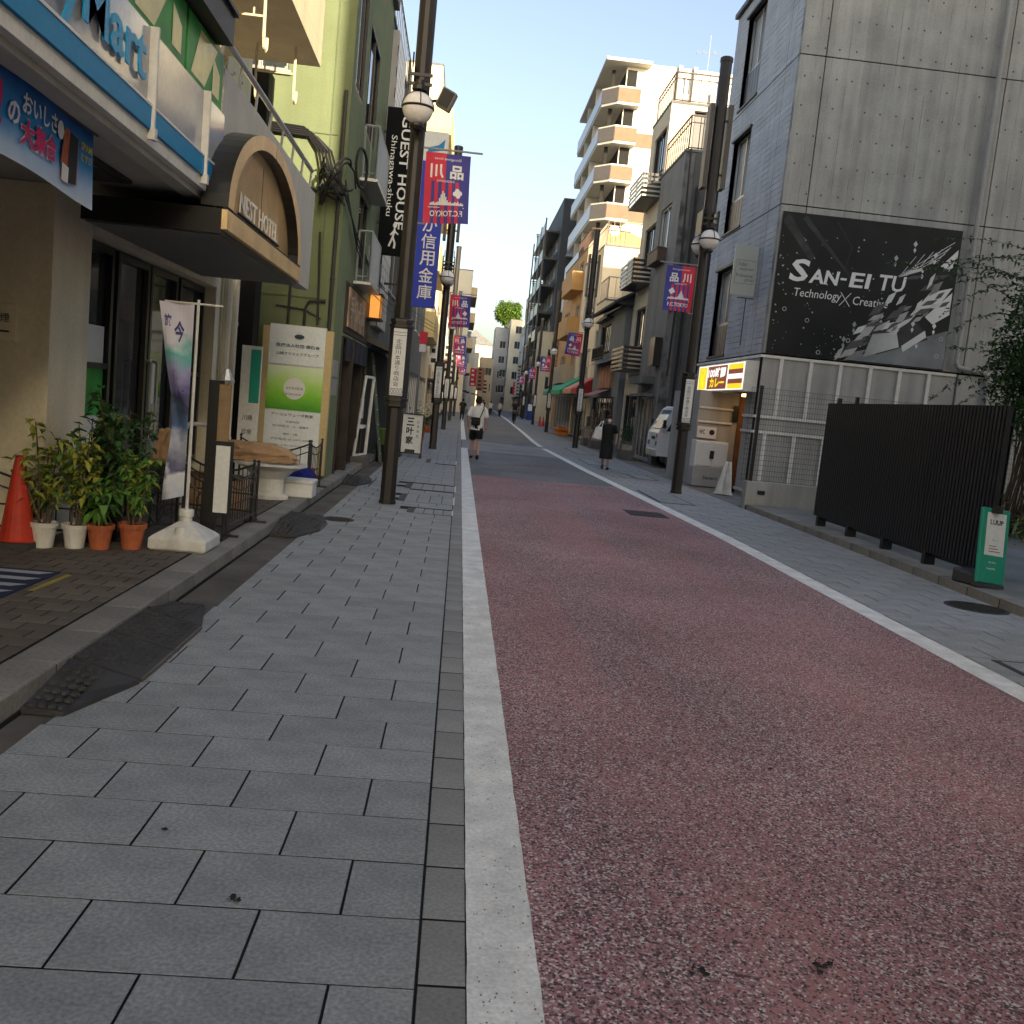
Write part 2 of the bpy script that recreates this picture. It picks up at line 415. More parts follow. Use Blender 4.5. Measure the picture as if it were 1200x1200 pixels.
# ------------------------------------------------------------------ ground and street
def poly_x(tab, y):
    for (y0, x0), (y1, x1) in zip(tab[:-1], tab[1:]):
        if y <= y1: return x0+(x1-x0)*(y-y0)/(y1-y0)
    return tab[-1][1]
LEFT = [(-40,.17),(60,.15),(90,.22),(142,.66),(250,3.0),(420,14.)]                  # outer edge of the left white line
RIGHT = [(-40,3.82),(13,3.81),(18,3.66),(25,3.42),(36,3.22),(40,3.25),(55,3.66),(91,4.5),(250,7.5),(420,18.)]   # inner edge of the right one
def strip(mb, ya, yb, step, fa, fb, z, m=0):
    n = max(1, int((yb-ya)/step))
    for i in range(n):
        a = ya+(yb-ya)*i/n; b = ya+(yb-ya)*(i+1)/n
        mb.quad((fa(a), a, z), (fb(a), a, z), (fb(b), b, z), (fa(b), b, z), m=m)
g = MB(); g.quad((-900,-900,-.12), (900,-900,-.12), (900,900,-.12), (-900,900,-.12)); struct(g, 'ground', MATS['ground'])
fl = lambda y: poly_x(LEFT, y)+.02
fr = lambda y: poly_x(RIGHT, y)+.1
rd = MB(); strip(rd, -30, 20.3, 4, fl, fr, 0.); struct(rd, 'road', MATS['asphalt_red'])
rd = MB(); strip(rd, 20.3, 30.2, 3, fl, fr, 0.); struct(rd, 'road', MATS['asphalt_grey'])
rd = MB(); strip(rd, 30.2, 37., 3, fl, fr, 0.); struct(rd, 'road', MATS['crossing_slab'])
rd = MB(); strip(rd, 37., 400, 5, fl, fr, 0.); struct(rd, 'road', MATS['asphalt_far'])
def jit(y, k, a): return a*(sin(y*7.3+k)+sin(y*17.1+2*k)+sin(y*31.7+k*3))/3
wl = MB()
strip(wl, 1.2, 16, .06, lambda y: poly_x(LEFT,y)+jit(y,1,.002), lambda y: poly_x(LEFT,y)+.205+jit(y,2,.0025), .004)
strip(wl, 16, 31, 1., lambda y: poly_x(LEFT,y), lambda y: poly_x(LEFT,y)+.205, .004)
strip(wl, 37.2, 200, 4, lambda y: poly_x(LEFT,y), lambda y: poly_x(LEFT,y)+.2, .004)
strip(wl, -20, 1.2, 2, lambda y: poly_x(LEFT,y), lambda y: poly_x(LEFT,y)+.205, .004)
struct(wl, 'road_line', MATS['white_line'])
wl = MB()
strip(wl, 3, 16, .12, lambda y: poly_x(RIGHT,y)+jit(y,4,.003), lambda y: poly_x(RIGHT,y)+.235+jit(y,5,.003), .004)
strip(wl, 16, 35.9, .8, lambda y: poly_x(RIGHT,y), lambda y: poly_x(RIGHT,y)+.23, .004)
strip(wl, 37.2, 200, 4, lambda y: poly_x(RIGHT,y), lambda y: poly_x(RIGHT,y)+.22, .004)
struct(wl, 'road_line', MATS['white_line'])
sp = MB()
for i in range(420):                                     # worn pits in the near paint
    y = 2.2+9*random.random()**1.6; x = .185+.175*random.random(); r = random.uniform(.0012, .004)
    sp.add([(x+r*cos(t*1.2566+i), y+r*1.4*sin(t*1.2566+i), .0062) for t in range(5)], [(0,1,2,3,4)])
o = sp.build('paint_wear', MATS['line_speck']); o['kind'] = 'stuff'
sp = MB()
for x, y, r in ((.85,2.55,.03),(1.25,2.62,.04),(2.05,3.15,.018),(1.62,4.2,.014),(-.55,2.78,.022),(-.9,3.2,.008)):
    for k in range(int(900*r)):
        ox, oy, q = random.gauss(0,r*.55), random.gauss(0,r*.45), random.uniform(.002,.006)+(.008 if random.random() < .12 else 0)
        sp.add([(x+ox+q*random.uniform(.5,1.1)*cos(t*1.05), y+oy+q*random.uniform(.5,1.1)*sin(t*1.05), .0066+.00001*k) for t in range(6)], [tuple(range(6))])
o = sp.build('tar_spot', MATS['joint']); o['kind'] = 'stuff'
# faint white writing on the slabs and old arrow marks
tx = MB(); text(tx, 'とまれ', (1.6,32.2,.005), (1,0,0), (0,1,0), 1.1, 1.2); text(tx, 'スクール', (.5,29.0,.005), (1,0,0), (0,1,0), .5, .5)
tx.build('road_marking', MATS['concrete_light'])['kind'] = 'structure'
tx = MB(); tx.quad((1.5,24.5,.004), (2.9,25.2,.004), (2.9,25.35,.004), (1.5,24.65,.004)); tx.build('road_marking', M('old_mark', (.22,.16,.12), .9, .4, 6))['kind'] = 'structure'
gr = MB(); gr.box(2.9,14.95,-.01, 3.55,15.7,.006); 
for i in range(9): gr.box(2.93+i*.068, 14.98, .006, 2.95+i*.068, 15.67, .011)
tag(gr.build('drain_grate', MATS['cast_iron']), 'dark square drain grate set in the red road beside the right white line', 'drain grate')

def paver_mesh(w, d, name, mat, ch=.002):
    mb = MB(); a, b = w/2, d/2; c = ch
    mb.add([(-a,-b,-.02),(a,-b,-.02),(a,b,-.02),(-a,b,-.02),(-a,-b,-c),(a,-b,-c),(a,b,-c),(-a,b,-c),(-a+c,-b+c,0),(a-c,-b+c,0),(a-c,b-c,0),(-a+c,b-c,0)],
           [(0,1,5,4),(1,2,6,5),(2,3,7,6),(3,0,4,7),(4,5,9,8),(5,6,10,9),(6,7,11,10),(7,4,8,11),(8,9,10,11)])
    me = bpy.data.meshes.new(name); me.from_pydata(mb.v, [], mb.f); me.materials.append(mat); me.materials.append(MATS['joint'])
    for p in me.polygons[:4]: p.material_index = 1
    me.update(); return me
def lay(base, name, cells, mat, z=0., limit=300, tilt=.0012):
    """cells: (cx, cy, w, d) nearest first; the first 300 are objects that share meshes, the rest one joined part"""
    cache = {}; rest = MB()
    for i, (cx, cy, w, d) in enumerate(cells):
        dz = random.uniform(-.0012, 0.0)
        if i < limit:
            k = (round(w, 3), round(d, 3))
            if k not in cache: cache[k] = paver_mesh(k[0], k[1], name, mat)
            o = inst(cache[k], name, (cx, cy, z+dz), base); o.rotation_euler = (random.uniform(-tilt,tilt)*2, random.uniform(-tilt,tilt), random.uniform(-tilt,tilt)*2)
        else:
            rest.add([(cx-w/2,cy-d/2,z+dz),(cx+w/2,cy-d/2,z+dz),(cx+w/2,cy+d/2,z+dz),(cx-w/2,cy+d/2,z+dz),
                      (cx-w/2,cy-d/2,z-.015),(cx+w/2,cy-d/2,z-.015),(cx+w/2,cy+d/2,z-.015),(cx-w/2,cy+d/2,z-.015)], [(0,1,2,3),(4,5,1,0),(5,6,2,1),(6,7,3,2),(7,4,0,3)])
    if rest.v: rest.mi = [0 if q % 5 == 0 else 1 for q in range(len(rest.f))]; rest.build(name+'_field', [mat, MATS['joint']], base, kind='stuff')
def bond(x0_, x1, ya, yb, w, d, j, ph=0., skip=None):
    out = []; k = 0; y = ya
    while y < yb:
        x0 = x0_(y) if callable(x0_) else x0_
        off = (.5 if k % 2 else 0.)+ph+random.uniform(0,.04); x = x1+w*(off % 1.)
        while x > x0:
            a, b = max(x-w, x0), min(x, x1)
            if b-a > .02 and not (skip and skip((a+b)/2, y+d/2)): out.append(((a+b)/2, y+d/2, b-a-j*1.2, d-j*1.05))
            x -= w
        y += d; k += 1
    return out
# left pavement
pv = MB(); pv.quad((-1.72,-20,-.014), (.17,-20,-.014), (.17,60,-.014), (-1.57,60,-.014)); pavL = struct(pv, 'pavement', MATS['joint'])
plates = [(-.71,14.05,.04,15.1),(-.5,12.75,.03,13.3),(-.72,16.0,.05,17.0),(-.6,22.6,.03,24.)]
inpl = lambda x, y: any(a-.1 < x < c+.1 and b-.1 < y < d+.1 for a, b, c, d in plates)
lay(pavL, 'paver', [c for c in bond(lambda y: -1.57-.15*max(0., min(1., (6.4-y)/2.6)), .022, 1.7, 46, .5, .345, .007, .0, inpl)], MATS['paver'])
lay(pavL, 'edge_stone', [(.0925, 1.75+.165+i*.33, .132, .318) for i in range(150)], MATS['edge_stone'], limit=110)
st = MB(); strip(st, 46, 300, 6, lambda y: poly_x(LEFT,y)-1.75, lambda y: poly_x(LEFT,y)-.003, -.004); struct(st, 'pavement', M('pavement_far', (.23,.24,.25), .8, .15, .8, .1))
st = MB(); st.quad((-1.85,-20,-.008),(-1.571,-20,-.008),(-1.571,22,-.008),(-1.85,22,-.008)); struct(st, 'gutter', MATS['gutter'])
# access plates with pale tiles set in the pavement
for a, b, c, d in plates:
    t = thing('access_cover', {14.05:'pale tiled access cover with dark edge, nearest large one beside the lamp post', 12.75:'small pale tiled access cover just before the larger one', 16.0:'pale tiled access cover behind the nearest large one', 22.6:'pale tiled access cover far along, level with the folding shop sign'}[b], 'access cover', (a, b, 0), 0, 'tiled access covers in the left pavement')
    mb = MB(); mb.box(a-.06, b-.04, -.012, c+.02, d+.04, -.002); mb.box(a-.1,b,-.002,a,d,.003); mb.build('frame', MATS['cast_iron'], t)
    nx, ny = 4, max(2, int((d-b)/.3)); w, dd = (c-a)/nx, (d-b)/ny
    me = paver_mesh(w-.012, dd-.012, 'tile', M('tile_pale', (.30,.32,.33), .7, .1, 3, .1, rnd=.08))
    for i in range(nx):
        for k in range(ny): inst(me, 'tile', ((i+.5)*w, (k+.5)*dd, .004), t)
    mb = MB(); mb.box(c-.012, b, .004, c+.006, d, .008); mb.build('edge_trim', MATS['white_metal'], t)
# kerb, forecourt with brick tiles
kb = MB(); kb.box(-2.08,-20,-.05,-1.855,23,.115); kerb = struct(kb, 'kerb', MATS['joint'])
ks = MB(); ks.box(-.115,-.298,-.12,.115,.298,0)
me_k = bpy.data.meshes.new('kerb_stone'); me_k.from_pydata(ks.v, [], ks.f); me_k.materials.append(MATS['kerb_stone'])
for i in range(34):
    o = inst(me_k, 'kerb_stone', (-1.965, 1.9+.6*i, .13+random.uniform(-.002,.002)), kerb)
    b = o.modifiers.new('bevel','BEVEL'); b.width = .014; b.segments = 2
fc = MB(); fc.box(-14,-20,-.06,-2.082,24,.117); fore = struct(fc, 'forecourt', M('grout', (.055,.048,.042), .95, .2, 6, .2))
bc = []
for k in range(82):
    for i in range(19):
        bc.append((-2.19-.2*i+(.1 if k % 2 else 0)*(-1), 4.0+.15*k, .193, .143))
bc += [(-2.138, 4.0+.15*k, .093, .143) for k in range(1, 82, 2)]
bc.sort(key=lambda c: (c[0]+1.2)**2*.6+c[1]**2)
lay(fore, 'brick', bc, MATS['brick_tile'], .13)
# right pavement and kerb
pv = MB(); pv.quad((3.75,-20,-.016), (9.5,-20,-.016), (9.5,60,-.016), (3.2,60,-.016)); pavR = struct(pv, 'pavement', MATS['joint'])
rx = lambda y: poly_x(RIGHT, y)+.12
cells = [c for c in bond(3.3, 5.72, 1.4, 46, .5, .345, .008, .2) if c[0]+c[2]/2 > rx(c[1])+.04]
cells = [(( c[0]+c[2]/2+rx(c[1]))/2, c[1], c[0]+c[2]/2-rx(c[1]), c[3]) if c[0]-c[2]/2 < rx(c[1]) else c for c in cells]
lay(pavR, 'paver', cells, MATS['paver'])
st = MB(); strip(st, 46, 300, 6, lambda y: poly_x(RIGHT,y)+.24, lambda y: poly_x(RIGHT,y)+5.5, -.004); struct(st, 'pavement', MATS['pavement_far'])
st = MB(); st.box(5.72, 18.6, -.05, 9., 60, .0); struct(st, 'pavement', M('apron', (.17,.168,.16), .9, .25, 1.2, .15))
kb = MB(); kb.box(5.722, -10, -.05, 5.88, 18.0, .085); kerbR = struct(kb, 'kerb', MATS['joint'])
for i in range(16):
    o = inst(me_k, 'kerb_stone', (5.83, 8.3+.62*i, .10+random.uniform(-.004,.004)), kerbR)
lot = MB(); lot.box(5.95,-10,-.05,22,18.05,.09); struct(lot, 'lot', M('lot_concrete', (.22,.22,.205), .9, .2, 1.1, .15, 50))
def disc(name, x, y, r, label, group=None):
    mb = MB(); mb.lathe([(r,-.01),(r,.003),(r-.02,.005),(r-.03,.003)], (x,y,0), 28)
    for i in range(-6,7):
        h = sqrt(max(0, (r-.05)**2-(i*.05*r/.33)**2))
        if h > .03: mb.box(x-h, y+i*.05*r/.33-.008, .003, x+h, y+i*.05*r/.33+.008, .008)
    return tag(mb.build(name, MATS['cast_iron']), label, 'manhole', group)
disc('manhole_cover', -1.36, 11.45, .2, 'small round iron cover in the left pavement past the rubber ramp')
disc('manhole_cover', 5.42, 9.12, .31, 'large round iron cover against the right kerb near the green sign')
for x, y, w, d, lab in ((4.32,18.9,.72,2.4,'long paved-in service cover at the foot of the nearest right lamp post'),(4.95,24.6,.6,1.6,'paved-in service cover before the walking woman'),(4.6,6.4,.7,.9,'dark rimmed cover in the right pavement at the frame edge'),(4.3,29.5,.6,2.6,'paved-in service cover past the walking woman'),(4.75,36.5,.7,4.2,'long service cover near the second right lamp post')):
    mb = MB(); mb.box(x-w/2,y-d/2,-.01,x+w/2,y+d/2,.003); 
    t = thing('service_cover', lab, 'access cover', (x,y,0), 0, 'service covers in the right pavement')
    mb.build('frame', MATS['cast_iron'], t)
    mb = MB(); mb.box(x-w/2+.05,y-d/2+.05,.003,x+w/2-.05,y+d/2-.05,.007); mb.build('lid', MATS['paver'], t)
# rubber kerb ramps
def ramp(y0, y1, x1, label, seg):
    t = thing('kerb_ramp', label, 'kerb ramp', (-1.85,y0,0), 0, 'black rubber ramps along the left kerb')
    n = seg; L = (y1-y0)/n
    for i in range(n):
        a, b = y0+i*L+.016, y0+(i+1)*L-.016
        mb = MB(); xa = x1
        x1a = x1-(.16 if i == 0 else 0); x1b = x1-(.12 if i == n-1 else 0)
        lo = .022; ha = .03 if i == 0 else .105; hb_ = .03 if i == n-1 else .105
        mb.add([(-1.85,a,0),(x1a,a,0),(x1b,b,0),(-1.85,b,0),(-1.85,a,ha),(x1a,a,min(lo,ha)),(x1b,b,lo),(-1.85,b,hb_)], [(3,2,1,0),(4,5,6,7),(0,1,5,4),(1,2,6,5),(2,3,7,6),(3,0,4,7)])
        for k in range(7):
            for q in range(int(L/.075)):
                u = (k+.5)/7; y = a+.04+q*.075; x = -1.85+(x1-.02+1.85)*u*.94+.01; vy = (y-a)/(b-a); hh = ha+(hb_-ha)*vy; z = hh-(hh-lo)*u*.97
                if i == 0 and x > x1a-.02: continue
                if i == n-1 and x > x1b-.02: continue
                mb.lathe([(.023,-.006),(.018,.010)], (x,y,z), 6)
        # raised diamond ribs
        mb.tube([(-1.84,a+.02,ha),(min(x1a,x1b)-.04,(a+b)/2,lo+.004)], .011, 4); mb.tube([(min(x1a,x1b)-.04,(a+b)/2,lo+.004),(-1.84,b-.02,hb_)], .011, 4)
        mb.build('segment', MATS['rubber'], t)
        if 0 < i < n-1 or n == 2: mb = MB(); mb.tube([(x1+.004,a,lo*.7),(x1+.004,b,lo*.7)], .010, 5); mb.build('edge_trim', M('ramp_rim', (.14,.12,.10), .6, .2, 6), t)
ramp(4.2, 6.45, -1.5, 'long black studded rubber ramp against the near kerb', 4)
ramp(9.75, 11.5, -1.42, 'shorter black rubber ramp further along, beside the round cover', 3)
ramp(15.6, 17.2, -1.4, 'dark wedge ramp at the shop step beyond the green pilaster', 2)
mt = thing('door_mat', 'blue and white striped mat lying on the brick forecourt', 'mat', (-2.98,6.1,.13))
mb = MB(); mb.box(-3.6,5.75,.131,-2.66,6.6,.137); mb.build('mat_base', M('mat_blue', (.02,.03,.07), .95), mt)
mb = MB()
for i in range(4):
    y = 5.86+i*.2; mb.quad((-3.58,y,.1385),(-2.75,y,.1385),(-2.68,y+.085,.1385),(-3.58,y+.085,.1385))
mb.build('stripe', M('mat_white', (.42,.45,.48), .95), mt)
st = MB(); st.quad((-2.62,6.0,.1325),(-2.58,6.0,.1325),(-2.56,6.55,.1325),(-2.6,6.55,.1325)); st.build('paint_mark', M('yellow_paint', (.4,.33,.05), .8))['kind'] = 'structure'

# ------------------------------------------------------------------ lamp posts
def lamp_post(name, label, x, y, dz=0., H=9.15, boxes=True, sides=(-1,1)):
    t = thing(name, label, 'lamp post', (x,y,0), 0, 'lamp posts along both pavements')
    mb = MB(); oc = .5
    mb.lathe([(.128,0),(.128,.05),(.116,.06),(.113,1.38)], (x,y,0), 8, ph=oc)
    mb.build('base_shaft', MATS['pole_brown'], t); mb = MB()
    mb.lathe([(.108,2.60),(.104,5.2+dz),(.118,5.2+dz),(.122,H-.08),(.135,H-.08),(.135,H),(.11,H+.02)], (x,y,0), 12, ph=oc)
    mb.build('shaft', MATS['pole_brown'], t)
    # vertical name box
    b = MB(); b.lathe([(.125,1.38),(.16,1.40),(.16,1.44),(.145,1.45),(.145,1.475),(.17,1.48),(.17,1.52),(.155,1.53),(.155,2.50),(.17,2.51),(.17,2.54),(.145,2.55),(.145,2.575),(.16,2.58),(.16,2.62),(.11,2.64)], (x,y,0), 6, ph=.0)
    box = b.build('name_box', MATS['pole_brown'], t)
    for s in (-1, 1):
        yy = y+s*.137; p = MB(); p.cbox(x, yy, 2.02, .185, .014, .93); pn = p.build('panel', MATS['sign_white'], box)
        r = (1,0,0) if s < 0 else (-1,0,0); org = (x-.05 if s < 0 else x+.05, yy+s*.0085, 2.34)
        l = MB(); vtext(l, '北品川本通り商店会', org, r, (0,0,1), .075, .066, .12)
        for k in range(5):                                # little lattice at the foot of the panel
            a = x-.08+.04*k
            l.add([(a-.02,yy+s*.0088,1.58),(a-.014,yy+s*.0088,1.58),(a+.026,yy+s*.0088,1.64),(a+.02,yy+s*.0088,1.64)], [(0,1,2,3)])
            l.add([(a+.02,yy+s*.0088,1.58),(a+.026,yy+s*.0088,1.58),(a-.014,yy+s*.0088,1.64),(a-.02,yy+s*.0088,1.64)], [(0,1,2,3)])
        for zz in (1.57,1.645,2.39,2.43): l.quad((x-.09,yy+s*.0087,zz),(x+.09,yy+s*.0087,zz),(x+.09,yy+s*.0087,zz+.006),(x-.09,yy+s*.0087,zz+.006))
        l.build('lettering', MATS['ink'], t)
    # two globes on a cross bracket
    br = MB(); zc = 5.72+dz
    for s in sides:
        br.box(x-.16, y+s*.30-.012, zc-.02, x+.16, y+s*.30+.012, zc+.02); br.box(x-.16,y+s*.30-.012,zc+.1,x+.16,y+s*.30+.012,zc+.14)
        br.cbox(x+s*.17, y, zc+.05, .025, .5, .5); br.tube([(x+s*.14,y,zc+.3),(x+s*.14,y,zc+.5)], .012, 5)
        br.lathe([(.10,0),(.10,.05),(.06,.07),(.06,.12)], (x,y+s*.36,zc-.1), 10); br.cbox(x,y+s*.2,zc+.0,.05,.4,.05)
        br.lathe([(.216,-.014),(.226,0),(.216,.014)], (x,y+s*.36,zc-.33), 20)
        br.lathe([(.06,0),(.1,.04),(.1,.07)], (x,y+s*.36,zc-.61), 10)
        for q in range(4):
            pts = [(x+.218*cos(a)*cos(q*pi/2+.2), y+s*.36+.218*cos(a)*sin(q*pi/2+.2), zc-.33+.218*sin(a)) for a in [i*pi/16 for i in range(8)]]; br.tube(pts, .009, 4)
    br.build('bracket', MATS['pole_brown'], t)
    for s in sides:
        gm = MB(); gm.ball((x,y+s*.36,zc-.33), .208, n=20, k=12); gm.build('globe', MATS['globe'], t, smooth=True)
    if boxes:
        e = MB()
        for s in (-1,1): e.cbox(x+s*.2, y+.02, 7.35+dz, .09, .3, 1.7); e.cbox(x+s*.13, y, 7.9+dz, .06, .05, .04); e.cbox(x+s*.13, y, 6.8+dz, .06, .05, .04)
        e.build('antenna_panel', M('panel_brown', (.10,.085,.07), .5, .1, 3, 0), t)
    return t
def banner(x, y, z1, side, label, wob=0.):
    """two-tone cloth hung from an arm beside the post; lettering reads from the far-side viewer on the left row"""
    t = thing('street_banner', label, 'banner', (x, y, z1), 0, 'red and blue banners on the lamp posts')
    w, h = .62, .95
    u0 = .14 if side > 0 else -.14-w; mir = side > 0                     # left row is seen from its back
    X = lambda u: (u0+w-u*w) if mir else (u0+u*w)                       # u = 0 at the blue side
    a = MB(); a.tube([(0,0,.05),(side*.92,0,.05)], .014, 6); a.build('arm', MATS['aluminium'], t, local=True); a = MB(); a.tube([(0,0,-h-.02),(side*.2,0,-h-.02)], .012, 6); a.build('arm', MATS['aluminium'], t, local=True)
    c = MB(); nu, nv = 26, 10
    def pt(u, v): return (X(u)+wob*.12*(v)**1.5*side*(1-.3*u), .03*sin(u*5+v*3+wob*3)*(.3+v)+wob*.05*v, -h*v*(1-(.10*abs(wob))*((1-u) if mir else (1-u))))
    for i in range(nu):
        for k in range(nv):
            u, v = (i+.5)/nu, (k+.5)/nv
            if v < .42: m = 0 if u > .52 else 1
            else: m = 0 if (i//2) % 2 and u > .15 or u > .86 else 1
            c.quad(pt(i/nu,k/nv), pt((i+1)/nu,k/nv), pt((i+1)/nu,(k+1)/nv), pt(i/nu,(k+1)/nv), m=m)
    c.build('cloth', [MATS['cloth_red'], MATS['cloth_blue']], t, smooth=True, local=True)
    l = MB()
    def tx(s, u, v, wu, hv, bold=0.):
        g_ = MB(); text(g_, s, (0,0,0), (1,0,0), (0,0,1), wu, hv, bold)
        for f in g_.f:
            for sy in (-.006, .006):
                vs = []
                for i in f:
                    q = pt(u+g_.v[i][0], v-g_.v[i][2]); vs.append((q[0], q[1]+sy, q[2]))
                l.add(vs, [tuple(range(len(vs)))])
    tx('品', .14, .36, .3, .2, .03); tx('川', .58, .36, .3, .2, .03)
    tx('SHINAGAWA', .33, .415, .4, .035); tx('Shinagawa loves', .2, .11, .6, .05); tx('F.C.TOKYO', .14, .90, .72, .085, .02)
    def shape(pts):
        for sy in (-.006, .006):
            vs = [pt(u, v) for u, v in pts]; l.add([(q[0], q[1]+sy, q[2]) for q in vs], [tuple(range(len(vs)))])
    for i in range(22):                                       # skyline
        hgt = [.03,.045,.03,.06,.04,.05,.035,.03,.05,.04,.07,.12,.17,.2,.15,.1,.05,.04,.03,.05,.04,.03][i]
        shape([(.12+i*.034,.74),(.153+i*.034,.74),(.15+i*.034,.74-hgt),(.123+i*.034,.74-hgt)])
    for cx, cy, r in ((.2,.56,.05),(.26,.53,.055),(.31,.57,.05),(.24,.6,.05)): shape([(cx+r*cos(k*.9), cy+.75*r*sin(k*.9)) for k in range(7)])
    shape([(.1,.765),(.9,.765),(.9,.775),(.1,.775)])
    l.build('lettering', MATS['white_print'], t, local=True)
    return t
lp_left = [(-.92,13.54,0.,9.6),(-.72,28.7,-.3,8.9),(-.74,47.,-.3,8.9),(-.66,66.,-.3,8.9),(-.5,84.,-.3,8.9)]
lp_right = [(4.88,20.3,0.,9.15),(4.97,39.5,-.2,9.),(5.6,60.,-.3,8.9),(6.25,80.,-.3,8.9),(6.9,104.,-.3,8.9)]
LN = ['nearest', 'second', 'third', 'fourth', 'farthest']
LD = ['beside the folding fence and green building', 'by the white shop board', 'with its banner over the pavement', 'far along the left pavement', 'of the left row, small in the distance']
RD = ['by the white truck and concrete building', 'beside the shop awnings', 'by the orange building', 'near the blue vending machine', 'of the right row, small in the distance']
for i, (x, y, dz, H) in enumerate(lp_left):
    lamp_post('lamp_post', f'{LN[i]} brown lamp post on the left pavement, {LD[i]}', x, y, dz, H, boxes=i == 1, sides=(-1,) if i == 0 else (-1,1))
    banner(x, y-.02, 4.93-(.28 if i else 0), 1, f'red and blue banner seen from behind on the {LN[i]} left lamp post', [.35,.2,.1,.05,.0][i])
for i, (x, y, dz, H) in enumerate(lp_right):
    lamp_post('lamp_post', f'{LN[i]} brown lamp post on the right pavement, {RD[i]}', x, y, dz, H, boxes=i < 2)
    banner(x, y-.02, 4.95-(.1 if i == 0 else .2), -1, f'blue and red banner facing the street on the {LN[i]} right lamp post', [.0,.75,.05,.1,.05][i])
sk = thing('loudspeaker', 'grey box loudspeaker bracketed to the nearest left lamp post beside its globe', 'loudspeaker', (-.6,13.5,5.5))
mb = MB(); mb.T = Matrix.Translation((-.56,13.46,5.62)) @ Matrix.Rotation(rad(24),4,'Y') @ Matrix.Rotation(rad(10),4,'X'); mb.box(-.1,-.12,-.13,.1,.12,.13); mb.build('body', M('speaker_grey', (.22,.2,.17), .6), sk, bevel=.01)
mb = MB(); mb.tube([(-.80,13.54,5.6),(-.62,13.5,5.62)], .02, 6); mb.build('bracket', MATS['dark_metal'], sk)
mb = MB(); mb.T = Matrix.Translation((-.56,13.46,5.62)) @ Matrix.Rotation(rad(24),4,'Y') @ Matrix.Rotation(rad(10),4,'X'); mb.box(-.08,-.126,-.11,.08,-.121,.11); mb.build('grille', MATS['dark_metal'], sk)
# ------------------------------------------------------------------ left side: hotel and shop block
M('stucco_white', (.52,.51,.46), .9, .08, 2, .35, 90, streak=.08)
M('beige_wall', (.78,.72,.56), .85, .08, 1.6, .18, 60, streak=.08)
M('cream_slab', (.66,.56,.38), .8, .08, 1.4, .08, streak=.1)
M('soffit', (.42,.41,.385), .85, .1, 2, .05)
M('brass', (.80,.57,.28), .42, .2, 2.2, .03, metal=.3, spec=.5)
M('letter_metal', (.88,.86,.78), .4, .05, 5, 0)
M('store_blue', (.0,.24,.52), .5, .04, 2, 0)
M('panel_gloss', (.42,.43,.45), .10, .05, 1.5, 0, spec=.7)
M('letter_blue', (.0,.30,.60), .4, .04, 2, 0)
M('poster_green', (.03,.30,.04), .45, .5, 2.4, 0, spec=.3)
M('poster_yellow', (.60,.55,.22), .3, .2, 3, 0)
M('green_wall', (.175,.21,.11), .9, .08, 1.8, .22, 70, streak=.10)
M('green_dark', (.13,.17,.09), .9, .1, 1.8, .22, 70, streak=.1)
M('wood_dark', (.035,.025,.02), .6, .3, 4, .1)
M('door_black', (.02,.019,.018), .3, .15, 3, 0, spec=.5)

hb = thing('hotel_building', 'white and beige corner building with glass entrance, overhanging first floor and cream balconies above', 'building', (-2.1,-8,0))
w = MB()
w.box(-14,7.78,.1,-3.3,8.55,2.95); w.box(-14,-8,.1,-9.5,7.77,2.95)
w.box(-3.64,12.72,.1,-3.3,13.9,2.95); w.box(-14,13.4,.1,-3.642,13.9,2.95); w.box(-3.48,8.552,2.72,-3.28,12.718,2.95); w.box(-14,12.62,2.96,-3.3,13.9,11.0)
w.build('wall', MATS['beige_wall'], hb)
w = MB(); w.box(-14,-8,2.95,-4.3,12.6,11.0); w.build('upper_wall', MATS['beige_wall'], hb)
w = MB(); w.box(-4.298,-8,2.955,-2.26,12.6,3.2); w.build('floor_slab', MATS['soffit'], hb)
w = MB(); w.box(-2.258,7.96,2.80,-2.1,12.6,4.02); w.box(-2.258,-8,2.93,-2.13,7.957,4.1); w.build('parapet', MATS['stucco_white'], hb)
for y0, y1 in ((2.2,3.0),(3.7,4.5),(5.2,5.9),(6.4,7.3)):
    v = MB(); v.box(-2.95,y0,2.925,-2.55,y1,2.953); v.box(-2.9,y0+.05,2.915,-2.6,y1-.05,2.926); v.build('ceiling_vent', MATS['dark_metal'], hb)
w = MB(); w.box(-4.29,5.2,5.5,-2.1,12.35,5.72); w.box(-2.24,5.2,5.722,-2.1,12.35,6.75); w.box(-4.29,12.21,5.722,-2.242,12.35,6.75)
w.box(-4.29,5.2,8.5,-2.1,12.35,8.72); w.box(-2.24,5.2,8.722,-2.1,12.35,9.75); w.box(-4.29,12.21,8.722,-2.242,12.35,9.75)
w.build('balcony', MATS['cream_slab'], hb)
w = MB(); w.box(-14,-8,11.0,-4.2,12.65,11.2); w.build('roof', MATS['roof_grey'], hb)
for y0, y1 in ((6.2,7.6),(8.3,9.8),(10.4,11.9)):
    window(hb, 'x', -4.3, 1, y0, y1, 3.3, 5.3, dep=-.02, nv=2, sill=False); window(hb, 'x', -4.3, 1, y0, y1, 6.0, 8.2, dep=-.02, nv=2, sill=False)
rl = MB()
rl.tube([(-2.16,7.7,4.3),(-2.16,12.6,4.3)], .028, 8); rl.tube([(-2.2,7.9,4.12),(-2.2,12.6,4.12)], .015, 6)
for i in range(8): rl.tube([(-2.18,8.1+i*.64,4.02),(-2.16,8.1+i*.64,4.3)], .016, 6)
rl.build('handrail', MATS['aluminium'], hb)
